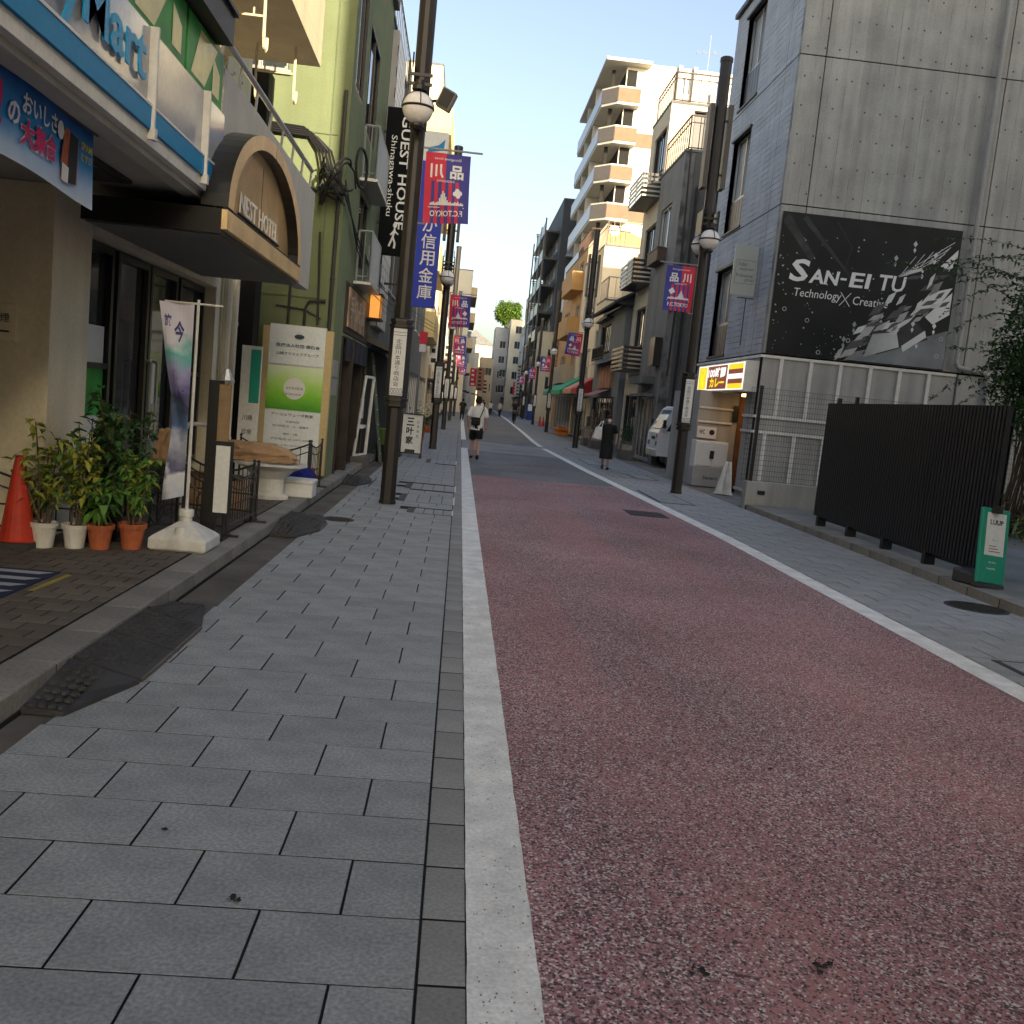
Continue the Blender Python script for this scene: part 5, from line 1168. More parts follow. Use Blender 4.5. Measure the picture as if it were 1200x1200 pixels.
p = MB(); p.box(6.3,22.39,4.60,6.69,22.41,4.62); p.box(6.5,22.39,3.5,6.52,22.41,4.6); p.build('bracket', MATS['dark_metal'], hs)
# billboard
bb = thing('billboard', 'large black billboard with white company lettering and flying shards on the concrete wall', 'billboard', (8.8,21.15,3.3))
p = MB(); p.box(6.76,21.15,3.30,10.90,21.196,6.42); p.build('panel', MATS['print_black'], bb)
YB = 21.147
p = MB(); B_ = lambda s, x, z, w_, h_, b, sh: text(p, s, (x,YB,z), (1,0,0), (0,0,1), w_, h_, b, 0, sh)
B_('S', 7.05,4.93,.42,.50,.025,.14); B_('AN', 7.52,4.93,.66,.31,.03,.12); B_('-', 8.24,5.06,.14,.05,0,.12); B_('EI', 8.45,4.93,.46,.33,.02,.12); B_('TU', 9.1,4.93,.62,.35,.02,.12); B_('Technology', 7.2,4.55,1.1,.24,.0,.1); B_('Creative', 8.58,4.55,.82,.19,.0,.1)
for s in (1,-1): p.add([(8.42-.12*s,YB,4.5),(8.40-.12*s,YB,4.5),(8.40+.12*s,YB,4.8),(8.42+.12*s,YB,4.8)], [(0,1,2,3)])
p.build('lettering', MATS['white_print'], bb)
MG('shard_print', [(0,(.30,.31,.32)),(.5,(.62,.63,.64)),(1,(.75,.75,.75))], 0, .2, 2.0, .4)
p = MB()
_lay = [0, -.0008]
def sh(pts): _lay[0] += 1; p.add([(a,YB+_lay[1]-.00006*_lay[0],b) for a, b in pts], [tuple(range(len(pts)))])
sh([(9.0,3.42),(9.15,3.95),(9.7,4.05),(9.8,3.72)]); sh([(9.85,3.75),(10.35,4.15),(10.4,4.0),(9.9,3.62)]); sh([(9.95,4.45),(10.35,5.0),(10.85,5.15),(10.6,4.75),(10.2,4.5)]); sh([(10.3,4.45),(10.86,5.05),(10.86,4.55),(10.5,4.3)])
sh([(9.45,4.05),(10.1,4.5),(9.95,4.3),(9.6,4.02)]); sh([(10.5,5.6),(10.86,6.0),(10.86,5.7),(10.7,5.5)]); sh([(9.55,5.25),(9.95,5.55),(10.2,5.5)]); sh([(8.75,3.95),(9.05,4.2),(9.2,4.18),(8.95,3.95)]); sh([(9.2,4.1),(9.5,4.3),(9.5,4.15),(9.35,4.05)])
for i in range(5):                                       # mesh of the upper shard
    a = .16*i
    p.tube([(9.6+a*1.3,YB,5.3+a*.7),(9.9+a*1.2,YB,5.75+a*.45)], .009, 4); p.tube([(9.55+.18*i,YB,5.28+.05*i*i*.6),(10.75-.1*i,YB,6.15-.14*i)], .008, 4)
for x, z in ((9.45,5.6),(9.85,5.95),(10.1,5.4),(10.35,5.75),(8.7,4.05),(9.3,4.3),(10.55,4.2),(10.05,4.2),(8.5,3.7),(10.2,3.85)):
    sh([(x,z),(x+.05,z+.07),(x,z+.14),(x-.05,z+.07)]); sh([(x,z-.13),(x+.035,z-.06),(x,z-.01),(x-.035,z-.06)])
p.build('print', MATS['shard_print'], bb)
rg = random.Random(31); greys = [M('print_g%d' % q, (g_,g_*1.02,g_*1.03), .4, .12, 4, 0) for q, g_ in enumerate((.10,.22,.4,.62))]
for q in range(46):                                      # smaller shards along the diagonal sweep
    u = rg.random(); cx, cz = 8.7+2.1*u+rg.gauss(0,.16), 3.6+1.65*u+rg.gauss(0,.22); w_, h_ = rg.uniform(.05,.26), rg.uniform(.04,.13)
    if cx+w_ > 10.84 or cz < 3.4: continue
    p = MB(); sh([(cx-w_,cz-h_*1.5),(cx+w_*.3,cz-h_*.6),(cx+w_,cz+h_*1.5),(cx-w_*.3,cz+h_*.6)]); p.build('print', greys[rg.choice((0,0,1,2,3,3))], bb)
_lay[:] = [0, .0016]; p = MB(); sh([(8.55,3.32),(10.89,4.2),(10.89,3.32)]); p.build('print', M('print_grey', (.2,.22,.23), .4, .25, 1.5, 0), bb)
p = MB(); rg = random.Random(9)
for i in range(90):
    x, z, r = 6.8+rg.random()**1.5*2.6, 3.35+rg.random()*2.7, rg.choice((.008,.01,.014,.02)); p.add([(x+r*cos(k*.9),YB-.006,z+r*sin(k*.9)) for k in range(7)], [tuple(range(7))])
for x, z in ((7.05,4.3),(7.6,4.1),(7.95,3.42),(8.4,3.4),(10.75,4.0),(10.7,3.6),(8.6,3.75)):
    for k in range(12): a, b = k*pi/6, (k+1)*pi/6; p.add([(x+.05*cos(a),YB-.006,z+.05*sin(a)),(x+.05*cos(b),YB-.006,z+.05*sin(b)),(x+.036*cos(b),YB-.006,z+.036*sin(b)),(x+.036*cos(a),YB-.006,z+.036*sin(a))], [(0,1,2,3)])
p.build('print', M('print_dots', (.5,.5,.5), .5), bb)
_lay[:] = [0, .0012]; p = MB(); sh([(6.78,6.2),(7.5,5.4),(7.6,5.5),(6.9,6.38)]); sh([(7.2,6.3),(8.6,5.0),(8.62,5.02),(7.3,6.38)]); sh([(8.0,6.3),(8.4,5.8),(8.3,5.3),(8.32,5.3),(8.42,5.8),(8.02,6.32)]); sh([(8.9,3.85),(10.0,4.5),(10.45,3.95),(9.3,3.5)]); p.build('print', M('print_charcoal', (.05,.052,.055), .35, .3, 3, 0), bb)

# mesh fence on its low concrete base
mf = thing('mesh_fence', 'dark wire mesh fence on a low concrete base before the concrete wall', 'fence', (5.75,18.1,0))
p = MB(); p.box(5.72,18.06,-.02,13,18.3,.55); p.build('base_wall', MATS['concrete_base'], mf, bevel=.01)
p = MB(); p.box(5.95,18.045,.3,6.1,18.06,.38); p.build('base_plate', MATS['ink'], mf)
for x in (5.82,7.75,9.7,11.6): p = MB(); p.box(x-.03,18.15,.55,x+.03,18.21,2.42 if x < 6 else 2.38); p.build('post', MATS['dark_metal'], mf)
p = MB()
for i in range(int((13-5.6)/.05)): x = 5.62+i*.05; p.box(x-.002,18.13,.56,x+.002,18.134,2.36)
for i in range(19): z = .57+i*.1; p.box(5.6,18.134,z-.003,13,18.139,z+.003)
o = p.build('mesh', MATS['dark_metal'], mf); o['kind'] = 'stuff'
# black slatted screen
bf = thing('slatted_screen', 'black vertical slatted metal screen along the right kerb', 'fence', (6.08,12.7,.09))
p = MB(); ys_ = [10.12+.0765*i for i in range(68)]
sl = MB(); sl.box(-.022,-.024,.16,.022,.024,2.02); me_s = bpy.data.meshes.new('slat'); me_s.from_pydata(sl.v, [], sl.f); me_s.materials.append(M('screen_black', (.012,.013,.015), .45, .1, 3, 0, spec=.5))
for y in ys_: inst(me_s, 'slat', (-.03,y-12.7,0), bf)
for z in (.3,1.0,1.8): p = MB(); p.box(6.077,10.1,.09+z,6.115,15.28,.13+z); p.build('rail', MATS['screen_black'], bf)
p = MB(); p.box(6.10,10.1,.20,6.106,15.28,2.1); p.build('backing', MATS['screen_black'], bf)
for y in (10.3,11.5,12.7,13.9,15.1): p = MB(); p.box(6.117,y-.03,.09,6.177,y+.03,2.05 if y < 15 else 2.2); p.box(6.03,y-.04,.09,6.116,y+.04,.245); p.build('post', MATS['screen_black'], bf)
lu = thing('rental_sign', 'green and white standing sign for rental scooters at the end of the black screen', 'sign', (5.97,9.85,.1), rad(14))
lean = Matrix.Rotation(rad(-9),4,'X'); ly_ = Matrix.Rotation(rad(5),4,'Y')
def lum(x0,y0,z0,x1,y1,z1,nm,m_,bv=0.): q = MB(); q.T = lean @ ly_; q.box(x0,y0,z0,x1,y1,z1); q.build(nm, m_, lu, local=True, bevel=bv)
lum(-.19,0,.05,.19,.05,.88,'board',M('sign_green',(.02,.30,.20),.45,.05),.01); lum(-.13,-.006,.36,.13,-.001,.83,'white_field',MATS['sign_white']); lum(-.18,-.01,.0,.18,.08,.045,'foot',MATS['rubber'])
q = MB(); q.T = lean @ ly_; text(q, 'LUUP', (-.09,-.010,.70), (1,0,0), (0,0,1), .18, .055, .02); text(q, 'ポート', (-.04,-.010,.52), (1,0,0), (0,0,1), .08, .02)
for k in range(3): q.quad((-.08,-.010,.40+k*.03),(.08-.03*k,-.010,.40+k*.03),(.08-.03*k,-.010,.407+k*.03),(-.08,-.010,.407+k*.03))
q.build('lettering', MATS['ink'], lu, local=True)
q = MB(); q.T = lean @ ly_; text(q, 'App Store', (-.06,-.006,.27), (1,0,0), (0,0,1), .1, .025, .02); text(q, 'Google Play', (-.08,-.006,.2), (1,0,0), (0,0,1), .12, .025, .02); q.build('lettering', MATS['white_print'], lu, local=True)
q = MB(); q.add([(-.13,.06,0),(.13,.06,0),(.16,.42,0),(-.16,.42,0),(-.13,.06,.12),(.13,.06,.12),(.16,.42,.16),(-.16,.42,.16)], [(3,2,1,0),(4,5,6,7),(0,1,5,4),(1,2,6,5),(2,3,7,6),(3,0,4,7)]); q.build('weight', MATS['rubber'], lu, local=True, bevel=.02)
q = MB(); q.tube([(0,.09,.1),(0,.14,.7)], .02, 6); q.cbox(.02,.08,.86,.06,.1,.08); q.build('prop', MATS['dark_metal'], lu, local=True)
# ------------------------------------------------------------------ right side: further buildings
lines_mat('grey_cladding', (.20,.20,.19), (.05,.05,.05), 1, .45, .05, .05, .1, .15)
lines_mat('dark_siding', (.12,.12,.115), (.03,.03,.03), 0, .3, .08, .05, .12, .15)
M('cream_wall', (.58,.52,.40), .85, .06, 1.2, .06, streak=.08)
M('orange_wall', (.50,.30,.12), .85, .08, 1.2, .06, streak=.08)
M('tan_wall', (.40,.33,.25), .85, .08, 1.2, .06, streak=.1)
M('tower_white', (.66,.63,.54), .8, .04, .8, .03, streak=.04)
M('tower_brown', (.21,.125,.08), .7, .1, 2, .03)
M('kawara', (.05,.052,.058), .5, .25, 5, .1)
M('house_grey', (.19,.205,.215), .85, .12, 1.4, .08, streak=.12)
M('copper_orange', (.40,.20,.12), .7, .2, 3, .05)
g2 = building('grey_clad_building', 'dark grey clad building with a rusty roof terrace behind the white truck', 'building', 6.62, 16, 31.6, 35.5, 10.35, MATS['grey_cladding'], True,
     street=[(33.0,34.7,7.5,9.0),(32.2,35,.1,2.3,4)], roofm=MATS['roof_grey'], frame=MATS['aluminium'])
p = MB(); p.box(6.95,31.56,.1,16,31.598,10.3); p.build('side_cladding', MATS['dark_siding'], g2)
p = MB()
for x in (7.1,7.8,8.6,9.5): p.tube([(x,31.5,.2),(x,31.5,9.2 if x != 7.8 else 10.2)], .05, 6)
p.tube([(7.1,31.5,9.2),(7.8,31.5,9.5)], .04, 6); p.tube([(6.75,31.5,10.4),(6.85,31.5,6.0),(6.8,31.5,3.0)], .03, 6); p.build('pipe', MATS['dark_metal'], g2)
p = MB(); p.box(6.3,33,7.0,6.618,34.8,7.42); p.box(6.28,32.98,7.42,6.618,34.82,7.47); p.build('flower_box', MATS['rust_metal'], g2)
railing(g2, [(10.5,31.7,10.41),(6.7,31.7,10.41),(6.7,35.3,10.41)], 1.1, .02, .3, MATS['rust_metal'], True)
p = MB(); p.box(6.2,32.6,2.75,6.618,35.0,3.0); p.box(6.3,32.2,2.3,6.618,35.3,2.4); p.build('canopy', MATS['wall_greydark'], g2)
p = MB(); p.box(6.35,31.9,3.35,6.618,32.7,4.3); p.build('menu_box', MATS['door_black'], g2)
g3 = building('cream_building', 'cream building with black planter balconies and a sunlit upper storey', 'building', 6.72, 15, 35.6, 39.0, 13.1, MATS['cream_wall'], True, cam=[(7.6,8.5,11.2,12.9),(9.6,10.6,11.2,12.9)], street=[(36.2,38.2,4.3,5.8),(36.0,38.1,7.4,8.9),(36,38.2,10.8,12.4),(35.9,38.7,.1,2.4,3)], frame=MATS['dark_metal'])
railing(g3, [(14,35.7,13.16),(6.8,35.7,13.16),(6.8,38.8,13.16)], 1.05, .02, .3, MATS['rust_metal'], True)
p = MB(); p.cbox(9.1,35.35,11.3,.8,.4,.65); p.build('air_conditioner', MATS['white_metal'], g3)
for z in (3.3,6.55,9.7):
    p = MB(); p.box(6.0,35.9,z,6.718,38.6,z+.06); 
    for k in range(5): p.box(5.98,35.9,z+.12+k*.17,6.01,38.6,z+.22+k*.17)
    for k in range(5): p.box(6.012,35.88,z+.12+k*.17,6.718,35.9,z+.22+k*.17)
    for y in (35.9,37.2,38.55): p.box(6.012,y,z+.061,6.04,y+.04,z+.95)
    p.build('balcony_rack', MATS['door_black'], g3)
# old tiled house
oh = building('tiled_house', 'old low house with grey roof tiles, wooden window and orange panel over its shop', 'house', 6.5, 13, 39.3, 47.2, 6.1, MATS['house_grey'], True, street=[(43,46,4.4,5.7,3),(40,46.8,.1,2.3,5)], frame=MATS['wood_dark'], roofm=MATS['kawara'])
p = MB(); p.add([(5.95,38.9,6.05),(5.95,47.5,6.05),(9.5,47.5,8.0),(9.5,38.9,8.0),(13.2,38.9,6.05),(13.2,47.5,6.05)], [(0,1,2,3),(3,2,5,4),(0,3,4)])
p.build('roof_bed', MATS['kawara'], oh)
p = MB()
for i in range(30):
    y = 38.95+i*.29; p.tube([(5.9,y,6.1),(9.5,y,8.07)], .06, 5)
for i in range(9): u = i/9; p.box(5.93+3.55*u,38.9,6.07+1.95*u,5.97+3.55*u,47.5,6.13+1.95*u)
p.tube([(9.5,38.8,8.1),(9.5,47.6,8.1)], .14, 8); p.tube([(5.95,38.85,6.12),(9.5,38.85,8.12)], .09, 6); o = p.build('roof_tile', MATS['kawara'], oh); o['kind'] = 'stuff'
p = MB(); p.add([(6.0,40,3.75),(6.0,46.5,3.75),(6.498,46.5,4.0),(6.498,40,4.0)], [(0,1,2,3)]); p.box(6.2,42.6,5.85,6.498,46.4,5.93); p.build('eave', MATS['kawara'], oh)
p = MB(); p.box(6.40,41.0,2.7,6.498,44.6,3.7); 
for k in range(4): p.box(6.38,41.0+k*.9,2.7,6.4,41.03+k*.9,3.7)
p.build('orange_panel', MATS['copper_orange'], oh); railing(oh, [(6.2,42.8,4.0),(6.2,46.2,4.0)], .6, .02, .2, MATS['wood_dark'])
p = MB(); p.add([(5.7,41.2,2.3),(5.7,45,2.3),(6.498,45,2.65),(6.498,41.2,2.65)], [(0,1,2,3)]); p.build('awning', M('awning_mauve', (.32,.16,.17), .8), oh)
p = MB(); 
for i, y in enumerate((40.2,40.8,41.6,42.3,43.2,44.1,45.0,45.9)): p.box(6.3-.05*(i%2),y,.0,6.44,y+.25+.1*(i%3),1.0+.35*(i%3))
p.build('shop_display', M('display', (.15,.12,.10), .8, .6, 5), oh)
lw_ = building('terrace_building', 'low cream building with an orange terrace wall behind the tiled house', 'building', 6.75, 14, 47.6, 50.4, 7.2, MATS['cream_wall'], True, street=[(48.2,49.8,4.2,5.8)])
p = MB(); p.box(8.6,49.6,7.3,14,50.38,10.0); p.build('terrace_wall', MATS['orange_wall'], lw_); railing(lw_, [(12,47.7,7.26),(6.85,47.7,7.26),(6.85,50.2,7.26)], 1.1, .02, .35, MATS['tan_wall'])
r5 = building('sunlit_cream_house', 'sunlit cream block with a railed roof terrace', 'building', 6.85, 14, 50.6, 58.4, 10.35, M('cream_bright', (.66,.58,.43), .85, .05, 1.2, .05, streak=.05), True, cam=[(9.4,10.4,8.0,9.7)], street=[(52,53.5,6.8,8.4),(55,57,6.8,8.4),(52,57,3.4,5),(51,58,.1,2.4,4)])
railing(r5, [(13,50.7,10.41),(6.95,50.7,10.41),(6.95,58.2,10.41)], 1.25, .025, .3, MATS['tan_wall'], True)
r6 = building('orange_building', 'orange tan building with stacked balconies and a rounded roof gable', 'building', 7.0, 16, 59, 71.5, 11.6, MATS['orange_wall'], True, cam=[(7.5,8.6,9.2,10.6)], street=[(60.5,62.5,z,z+1.7) for z in (3.6,6.6,9.3)]+[(66,69,z,z+1.7) for z in (3.6,6.6,9.3)]+[(60,71,.1,2.5,6)])
for z in (3.2,6.2,9.0): p = MB(); p.box(6.2,59.4,z,7.0-.002,65.5,z+.12); p.box(6.2,59.4,z+.122,6.3,65.5,z+1.15); p.box(6.302,59.4,z+.122,6.998,59.5,z+1.15); p.build('balcony', MATS['tan_wall' if z < 6 else 'orange_wall'], r6)
p = MB(); p.prism([(7.2+2.2*(1-cos(pi*k/12)), 11.62+1.7*sin(pi*k/12)) for k in range(13)], 1, 62, 62.4); p.build('gable', MATS['orange_wall'], r6)
railing(r6, [(9.5,59.1,11.66),(7.1,59.1,11.66),(7.1,65,11.66)], 1.1, .025, .3, MATS['rust_metal'])
p = MB(); p.ball((8.6,60,12.9), .35, .12, .35, 12, 6); p.tube([(8.6,60.1,11.6),(8.6,60.1,12.9)], .05, 6); p.build('satellite_dish', MATS['white_metal'], r6)
# awnings and the greengrocer front
ga = thing('shop_awning', 'green fabric awning projecting over the greengrocer front', 'awning', (6.3,62,2.5), 0, 'fabric shop awnings on the right')
def awn(t, y0, y1, m_, x0=5.6, x1=6.99, zl=2.45, zh=3.35):
    p = MB(); p.add([(x0,y0,zl+.25),(x0,y1,zl+.25),(x1,y1,zh),(x1,y0,zh),(x0,y0,zl),(x0,y1,zl),(x1,y0,zl+.1),(x1,y1,zl+.1)], [(0,1,2,3),(0,4,5,1),(0,3,6,4),(1,5,7,2)]); p.build('fabric', m_, t)
    p = MB(); p.tube([(x0+.05,y0+.05,zl),(x1,y0+.05,zl)], .02, 5); p.tube([(x0+.05,y1-.05,zl),(x1,y1-.05,zl)], .02, 5); p.tube([(x0+.04,y0,zl),(x0+.04,y1,zl)], .02, 5); p.build('frame', MATS['aluminium'], t)
awn(ga, 54.2, 65, M('awning_green', (.02,.30,.17), .7, .08, 4), 5.6, 6.84, 2.4, 3.5)
gb_ = thing('shop_awning', 'salmon and red fabric awning next to the green one', 'awning', (6.3,51,2.5), 0, 'fabric shop awnings on the right')
awn(gb_, 50.0, 54.0, M('awning_salmon', (.48,.24,.17), .7, .08, 4), 5.75, 6.84); awn(gb_, 47.7, 49.8, M('awning_red', (.42,.03,.03), .7, .08, 4), 5.75, 6.74)
for i, (x, y) in enumerate(((6.2,56.0),(6.25,57.0),(6.3,58.2))):
    t = thing('vegetable_crate', ['orange plastic crate nearest the lamp post at the greengrocer', 'middle orange crate in front of the greengrocer', 'far orange crate under the green awning'][i], 'crate', (x,y,0), 0, 'orange crates at the greengrocer')
    p = MB(); m_ = M('crate_orange', (.60,.20,.03), .6, .15, 6)
    p.box(x-.3,y-.4,.02,x+.3,y+.4,.06); p.box(x-.3,y-.4,.061,x-.27,y+.4,.2); p.box(x-.3,y-.4,.32,x-.27,y+.4,.45); p.box(x+.27,y-.4,.061,x+.3,y+.4,.45); p.box(x-.269,y-.4,.061,x+.269,y-.37,.2); p.box(x-.269,y-.4,.32,x+.269,y-.37,.45); p.box(x-.269,y+.37,.061,x+.269,y+.4,.45); p.build('crate_body', m_, t)
    p = MB(); rg = random.Random(i)
    for k in range(14): p.ball((x+rg.uniform(-.2,.2),y+rg.uniform(-.3,.3),.36+rg.uniform(0,.1)), .07, n=7, k=4)
    p.build('produce', M('produce_%d' % i, ((.4,.08,.03),(.45,.2,.03),(.25,.25,.05))[i], .5, .2, 9), t)
for i, (x, y) in enumerate(((6.5,76.0),(6.9,77.2))):
    mb = MB(); mb.lathe([(.22,0),(.22,.03),(.13,.05),(.03,.8)], (x,y,0), 12); tag(mb.build('traffic_cone', MATS['red_plastic']), ['nearer red cone by the orange house corner far right', 'farther red cone by the orange house corner far right'][i], 'traffic cone')
# white apartment tower set back behind
tw = thing('apartment_tower', 'tall white and brown apartment tower with angled corner balconies on the right', 'building', (9.0,77,0))
TX0, TX1, TY0, TY1, TH = 10.7, 23.0, 77.0, 100.0, 29.0
FL = 2.95; nfl = 9; base = 2.6
holes = []
for f in range(nfl):
    z = base+FL*f
    holes += [(15.1,15.85,z+.95,z+2.2), (17.85,18.7,z+.95,z+2.2)]
w = MB(); facade(w, 'y', TY0, -1, TX0, TX1, 0, TH, holes, .15); facade(w, 'x', TX0, -1, TY0, TY1, 0, TH, []); w.quad((TX1,TY0,0),(TX1,TY1,0),(TX1,TY1,TH),(TX1,TY0,TH)); w.quad((TX0,TY1,0),(TX1,TY1,0),(TX1,TY1,TH),(TX0,TY1,TH)); w.box(TX0,TY0+.01,TH-.2,TX1,TY1-.01,TH+.1); w.build('wall', MATS['tower_white'], tw)
for h in holes: window(tw, 'y', TY0, -1, *h[:4], dep=.15, nv=2, fw=.06, frame=MATS['white_metal'], glass=MATS['glass_blue'])
for x in (14.75,15.95,17.5,18.85): w = MB(); w.box(x,TY0-.35,0,x+.28,TY0,TH+(.2 if x < 16 else -1.6)); w.build('fin', M('tower_grey', (.36,.36,.35), .8, .04), tw)
for f in range(nfl):
    z = base+FL*f
    for a, b in ((11.9,14.74),(15.04,15.94),(16.24,17.4))[(1 if f % 2 == 0 else 0):(2 if f % 2 == 0 else 3)]: w = MB(); w.box(a,TY0-.03,z-.55,b,TY0,z+.55); w.build('brown_band', MATS['tower_brown'], tw)
    # balcony wrapping the street corner, chamfered
    out = [(11.85,TY0-.9),(10.1,TY0-.9),(9.0,TY0+.4),(9.0,TY0+16)]
    inn = [(11.85,TY0-.02),(TX0-.02,TY0-.02),(TX0-.02,TY0+.4),(TX0-.02,TY0+16)]
    w = MB(); w.prism(out+inn[::-1], 2, z-.62, z-.42); w.build('balcony_slab', MATS['tower_white'], tw)
    for k in range(3):
        a, b = Vector((*out[k],0)), Vector((*out[k+1],0)); d = (b-a).normalized(); n_ = Vector((d.y,-d.x,0))*-.06
        w = MB(); pts = [a+n_*.0, b+n_*.0, b+n_, a+n_]
        w.prism([(q.x,q.y) for q in pts], 2, z-.418, z+.62); w.build('balcony_panel', MATS['tower_brown'] if k == 0 else (M('panel_greybrown', (.14,.12,.10), .35, .08, 3, 0, spec=.6) if k == 1 else M('panel_palegrey', (.44,.45,.46), .35, .06, 2, 0)), tw)
        w = MB(); w.prism([((q-n_*.3).x,(q-n_*.3).y) for q in pts], 2, z+.622, z+.74); w.build('balcony_cap', MATS['tower_white'], tw)
    w = MB(); w.box(TX0+.08,TY0-.03,z-.41,11.55,TY0-.005,z+2.28); w.build('door_shade', MATS['shade_black'], tw); w = MB(); w.box(10.72-.06,TY0+.06,z-.4,10.69,TY0+15.8,z+2.2); w.box(9.6,TY0+.5,z-.42,9.9,TY0+.6,z+2.33) ; w.build('door_shade', MATS['shade_black'], tw)  # near-black sheets for glazed doors, painting in the deep recess's shade
    for yy in (TY0+5.3,TY0+10.6): w = MB(); w.box(9.05,yy,z-.418,10.64,yy+.1,z+2.3); w.build('partition', MATS['tower_white'], tw)
w = MB(); w.box(8.9,TY0-1.0,TH-.25,12.5,TY0+16,TH-.02); w.build('roof_eave', MATS['tower_white'], tw)
an = thing('roof_antenna', 'thin television antenna standing on the white tower roof', 'antenna', (17.5,79,29.1))
p = MB(); p.tube([(17.5,79,29.1),(17.5,79,32.6)], .035, 5); p.tube([(16.4,79,31.1),(18.4,79,31.3)], .025, 5)
for k in range(5): p.tube([(16.5+k*.45,78.6,31.12+.04*k),(16.5+k*.45,79.4,31.12+.04*k)], .015, 4)
p.build('mast', MATS['aluminium'], an)
an = thing('roof_antenna', 'bare thin rod antenna right of the television antenna', 'antenna', (21.4,80,29.1)); p = MB(); p.tube([(21.4,80,29.1),(21.6,80,36)], .03, 5); p.build('mast', MATS['aluminium'], an)
# dark apartment block with outside stair
dk = building('dark_apartments', 'dark grey apartment block with an open steel stair on its street side', 'building', 9.2, 20, 104, 124, 24.0, M('wall_charcoal', (.06,.062,.068), .7, .1, 1.2, .04), True, street=[(107+5*k,110+5*k,z,z+1.7) for z in (4,7,10,13,16,19) for k in range(3)])
for f in range(7):
    z = 3.0+2.95*f
    p = MB(); p.box(7.6,106,z,9.198,124,z+.18); p.box(7.6,106,z+.182,7.7,118,z+1.2); p.build('stair_landing', MATS['door_black'], dk)
    p = MB()
    for k in range(9): p.box(7.75,118.2+k*.6,z+.19+k*.3,9.1,118.8+k*.6,z+.25+k*.3)
    p.build('stair_flight', MATS['door_black'], dk)
    if f < 6: p = MB(); p.box(9.9,103.0,z+.1,12.2,103.998,z+.3); p.build('balcony_slab', MATS['wall_grey2'], dk); p = MB(); p.box(9.9,103.0,z+.302,12.2,103.05,z+1.3); p.build('glass_panel', MATS['glass_blue'], dk)
p = MB()
for x, y in ((7.62,106.1),(7.62,112),(7.62,118),(7.62,123.8)): p.box(x-.08,y-.08,0,x+.08,y+.08,22.2)
p.build('stair_post', MATS['door_black'], dk)
far_right = [(7.4,15,72,76.5,8.0,'wall_tan','tan house squeezed between the orange building and the tower'),(7.7,16,100.5,103.6,9.5,'wall_buff','narrow buff house before the dark apartments'),
  (8.6,18,126,140,14.5,'wall_grey2','grey building beyond the dark apartments'),(9.0,18,142,152,18.0,'wall_ivory','sunlit ivory building standing tall at the right bend'),(9.6,20,154,170,13.5,'wall_paleblue','pale blue-grey building at the right bend'),
  (10.5,20,172,186,16,'wall_offwhite','white building far at the right bend'),(8.3,14,183,195,17.6,'wall_ivory','ivory block closing the street end on the right'),(5.6,8.2,186,196,16.0,'wall_grey2','narrow grey house between the ivory block and the gabled house'),(3.0,5.5,176,184,9.5,'wall_sand','low sandy house in the middle of the street end'),(-2,6.2,222,236,14.5,'wall_buff','buff gabled house closing the street end'),(-14,-3,214,230,17,'wall_offwhite','white block closing the street end on the left'),(14,26,126,150,31,'wall_ivory','tall pale block behind the white tower')]
for x0, x1, y0, y1, h, mt__, lab in far_right:
    nf = max(1, int((h-3)/2.9)); wd = (y1-y0)/2
    st_ = [(y0+wd*k+.7, y0+wd*k+wd-.7, 3.4+2.9*f, 4.9+2.9*f) for f in range(nf) for k in range(2)]+([(y0+.4,y1-.4,.15,2.4,4)] if y0 < 200 else [])
    cm = [(x0+1+2.6*k, x0+2.2+2.6*k, 3.4+2.9*f, 4.8+2.9*f) for f in range(nf) for k in range(2)]
    b = building('town_house', lab, 'building', x0, x1, y0, y1, h, MATS[mt__], True, cam=cm, street=st_)
    if y0 < 200: w = MB(); w.box(x0-.6,y0+.3,2.55,x0-.002,y1-.3,2.68); w.build('awning', MATS['dark_metal'], b)
    if lab.startswith('buff gabled'): w = MB(); w.prism([(x0-.4,h),(x1+.4,h),((x0+x1)/2,h+3.2)], 1, y0-.3, y1); w.build('gable_roof', MATS['roof_grey'], b)
# small shop furniture far right
vm = thing('vending_machine', 'blue vending machine standing far along the right pavement', 'vending machine', (7.5,101,0))
p = MB(); p.box(7.1,100.2,.05,7.69,101.4,1.85); p.build('cabinet', M('vending_blue', (.01,.04,.22), .4), vm); p = MB(); p.box(7.2,100.19,1.0,7.62,100.199,1.7); p.build('display', MATS['sign_white'], vm)
kn = thing('hanging_sign_board', 'tan vertical projecting sign with dark characters beyond the second banner on the right', 'sign', (6.9,72,5))
p = MB(); p.box(6.5,71.9,3.2,7.35,72.1,7.2); p.build('board', MATS['tan_wall'], kn); p = MB(); vtext(p, '魚介料理', (6.66,71.895,7.0), (1,0,0), (0,0,1), .5, .75, .15); p.build('lettering', M('ink_red', (.25,.04,.03), .6), kn)

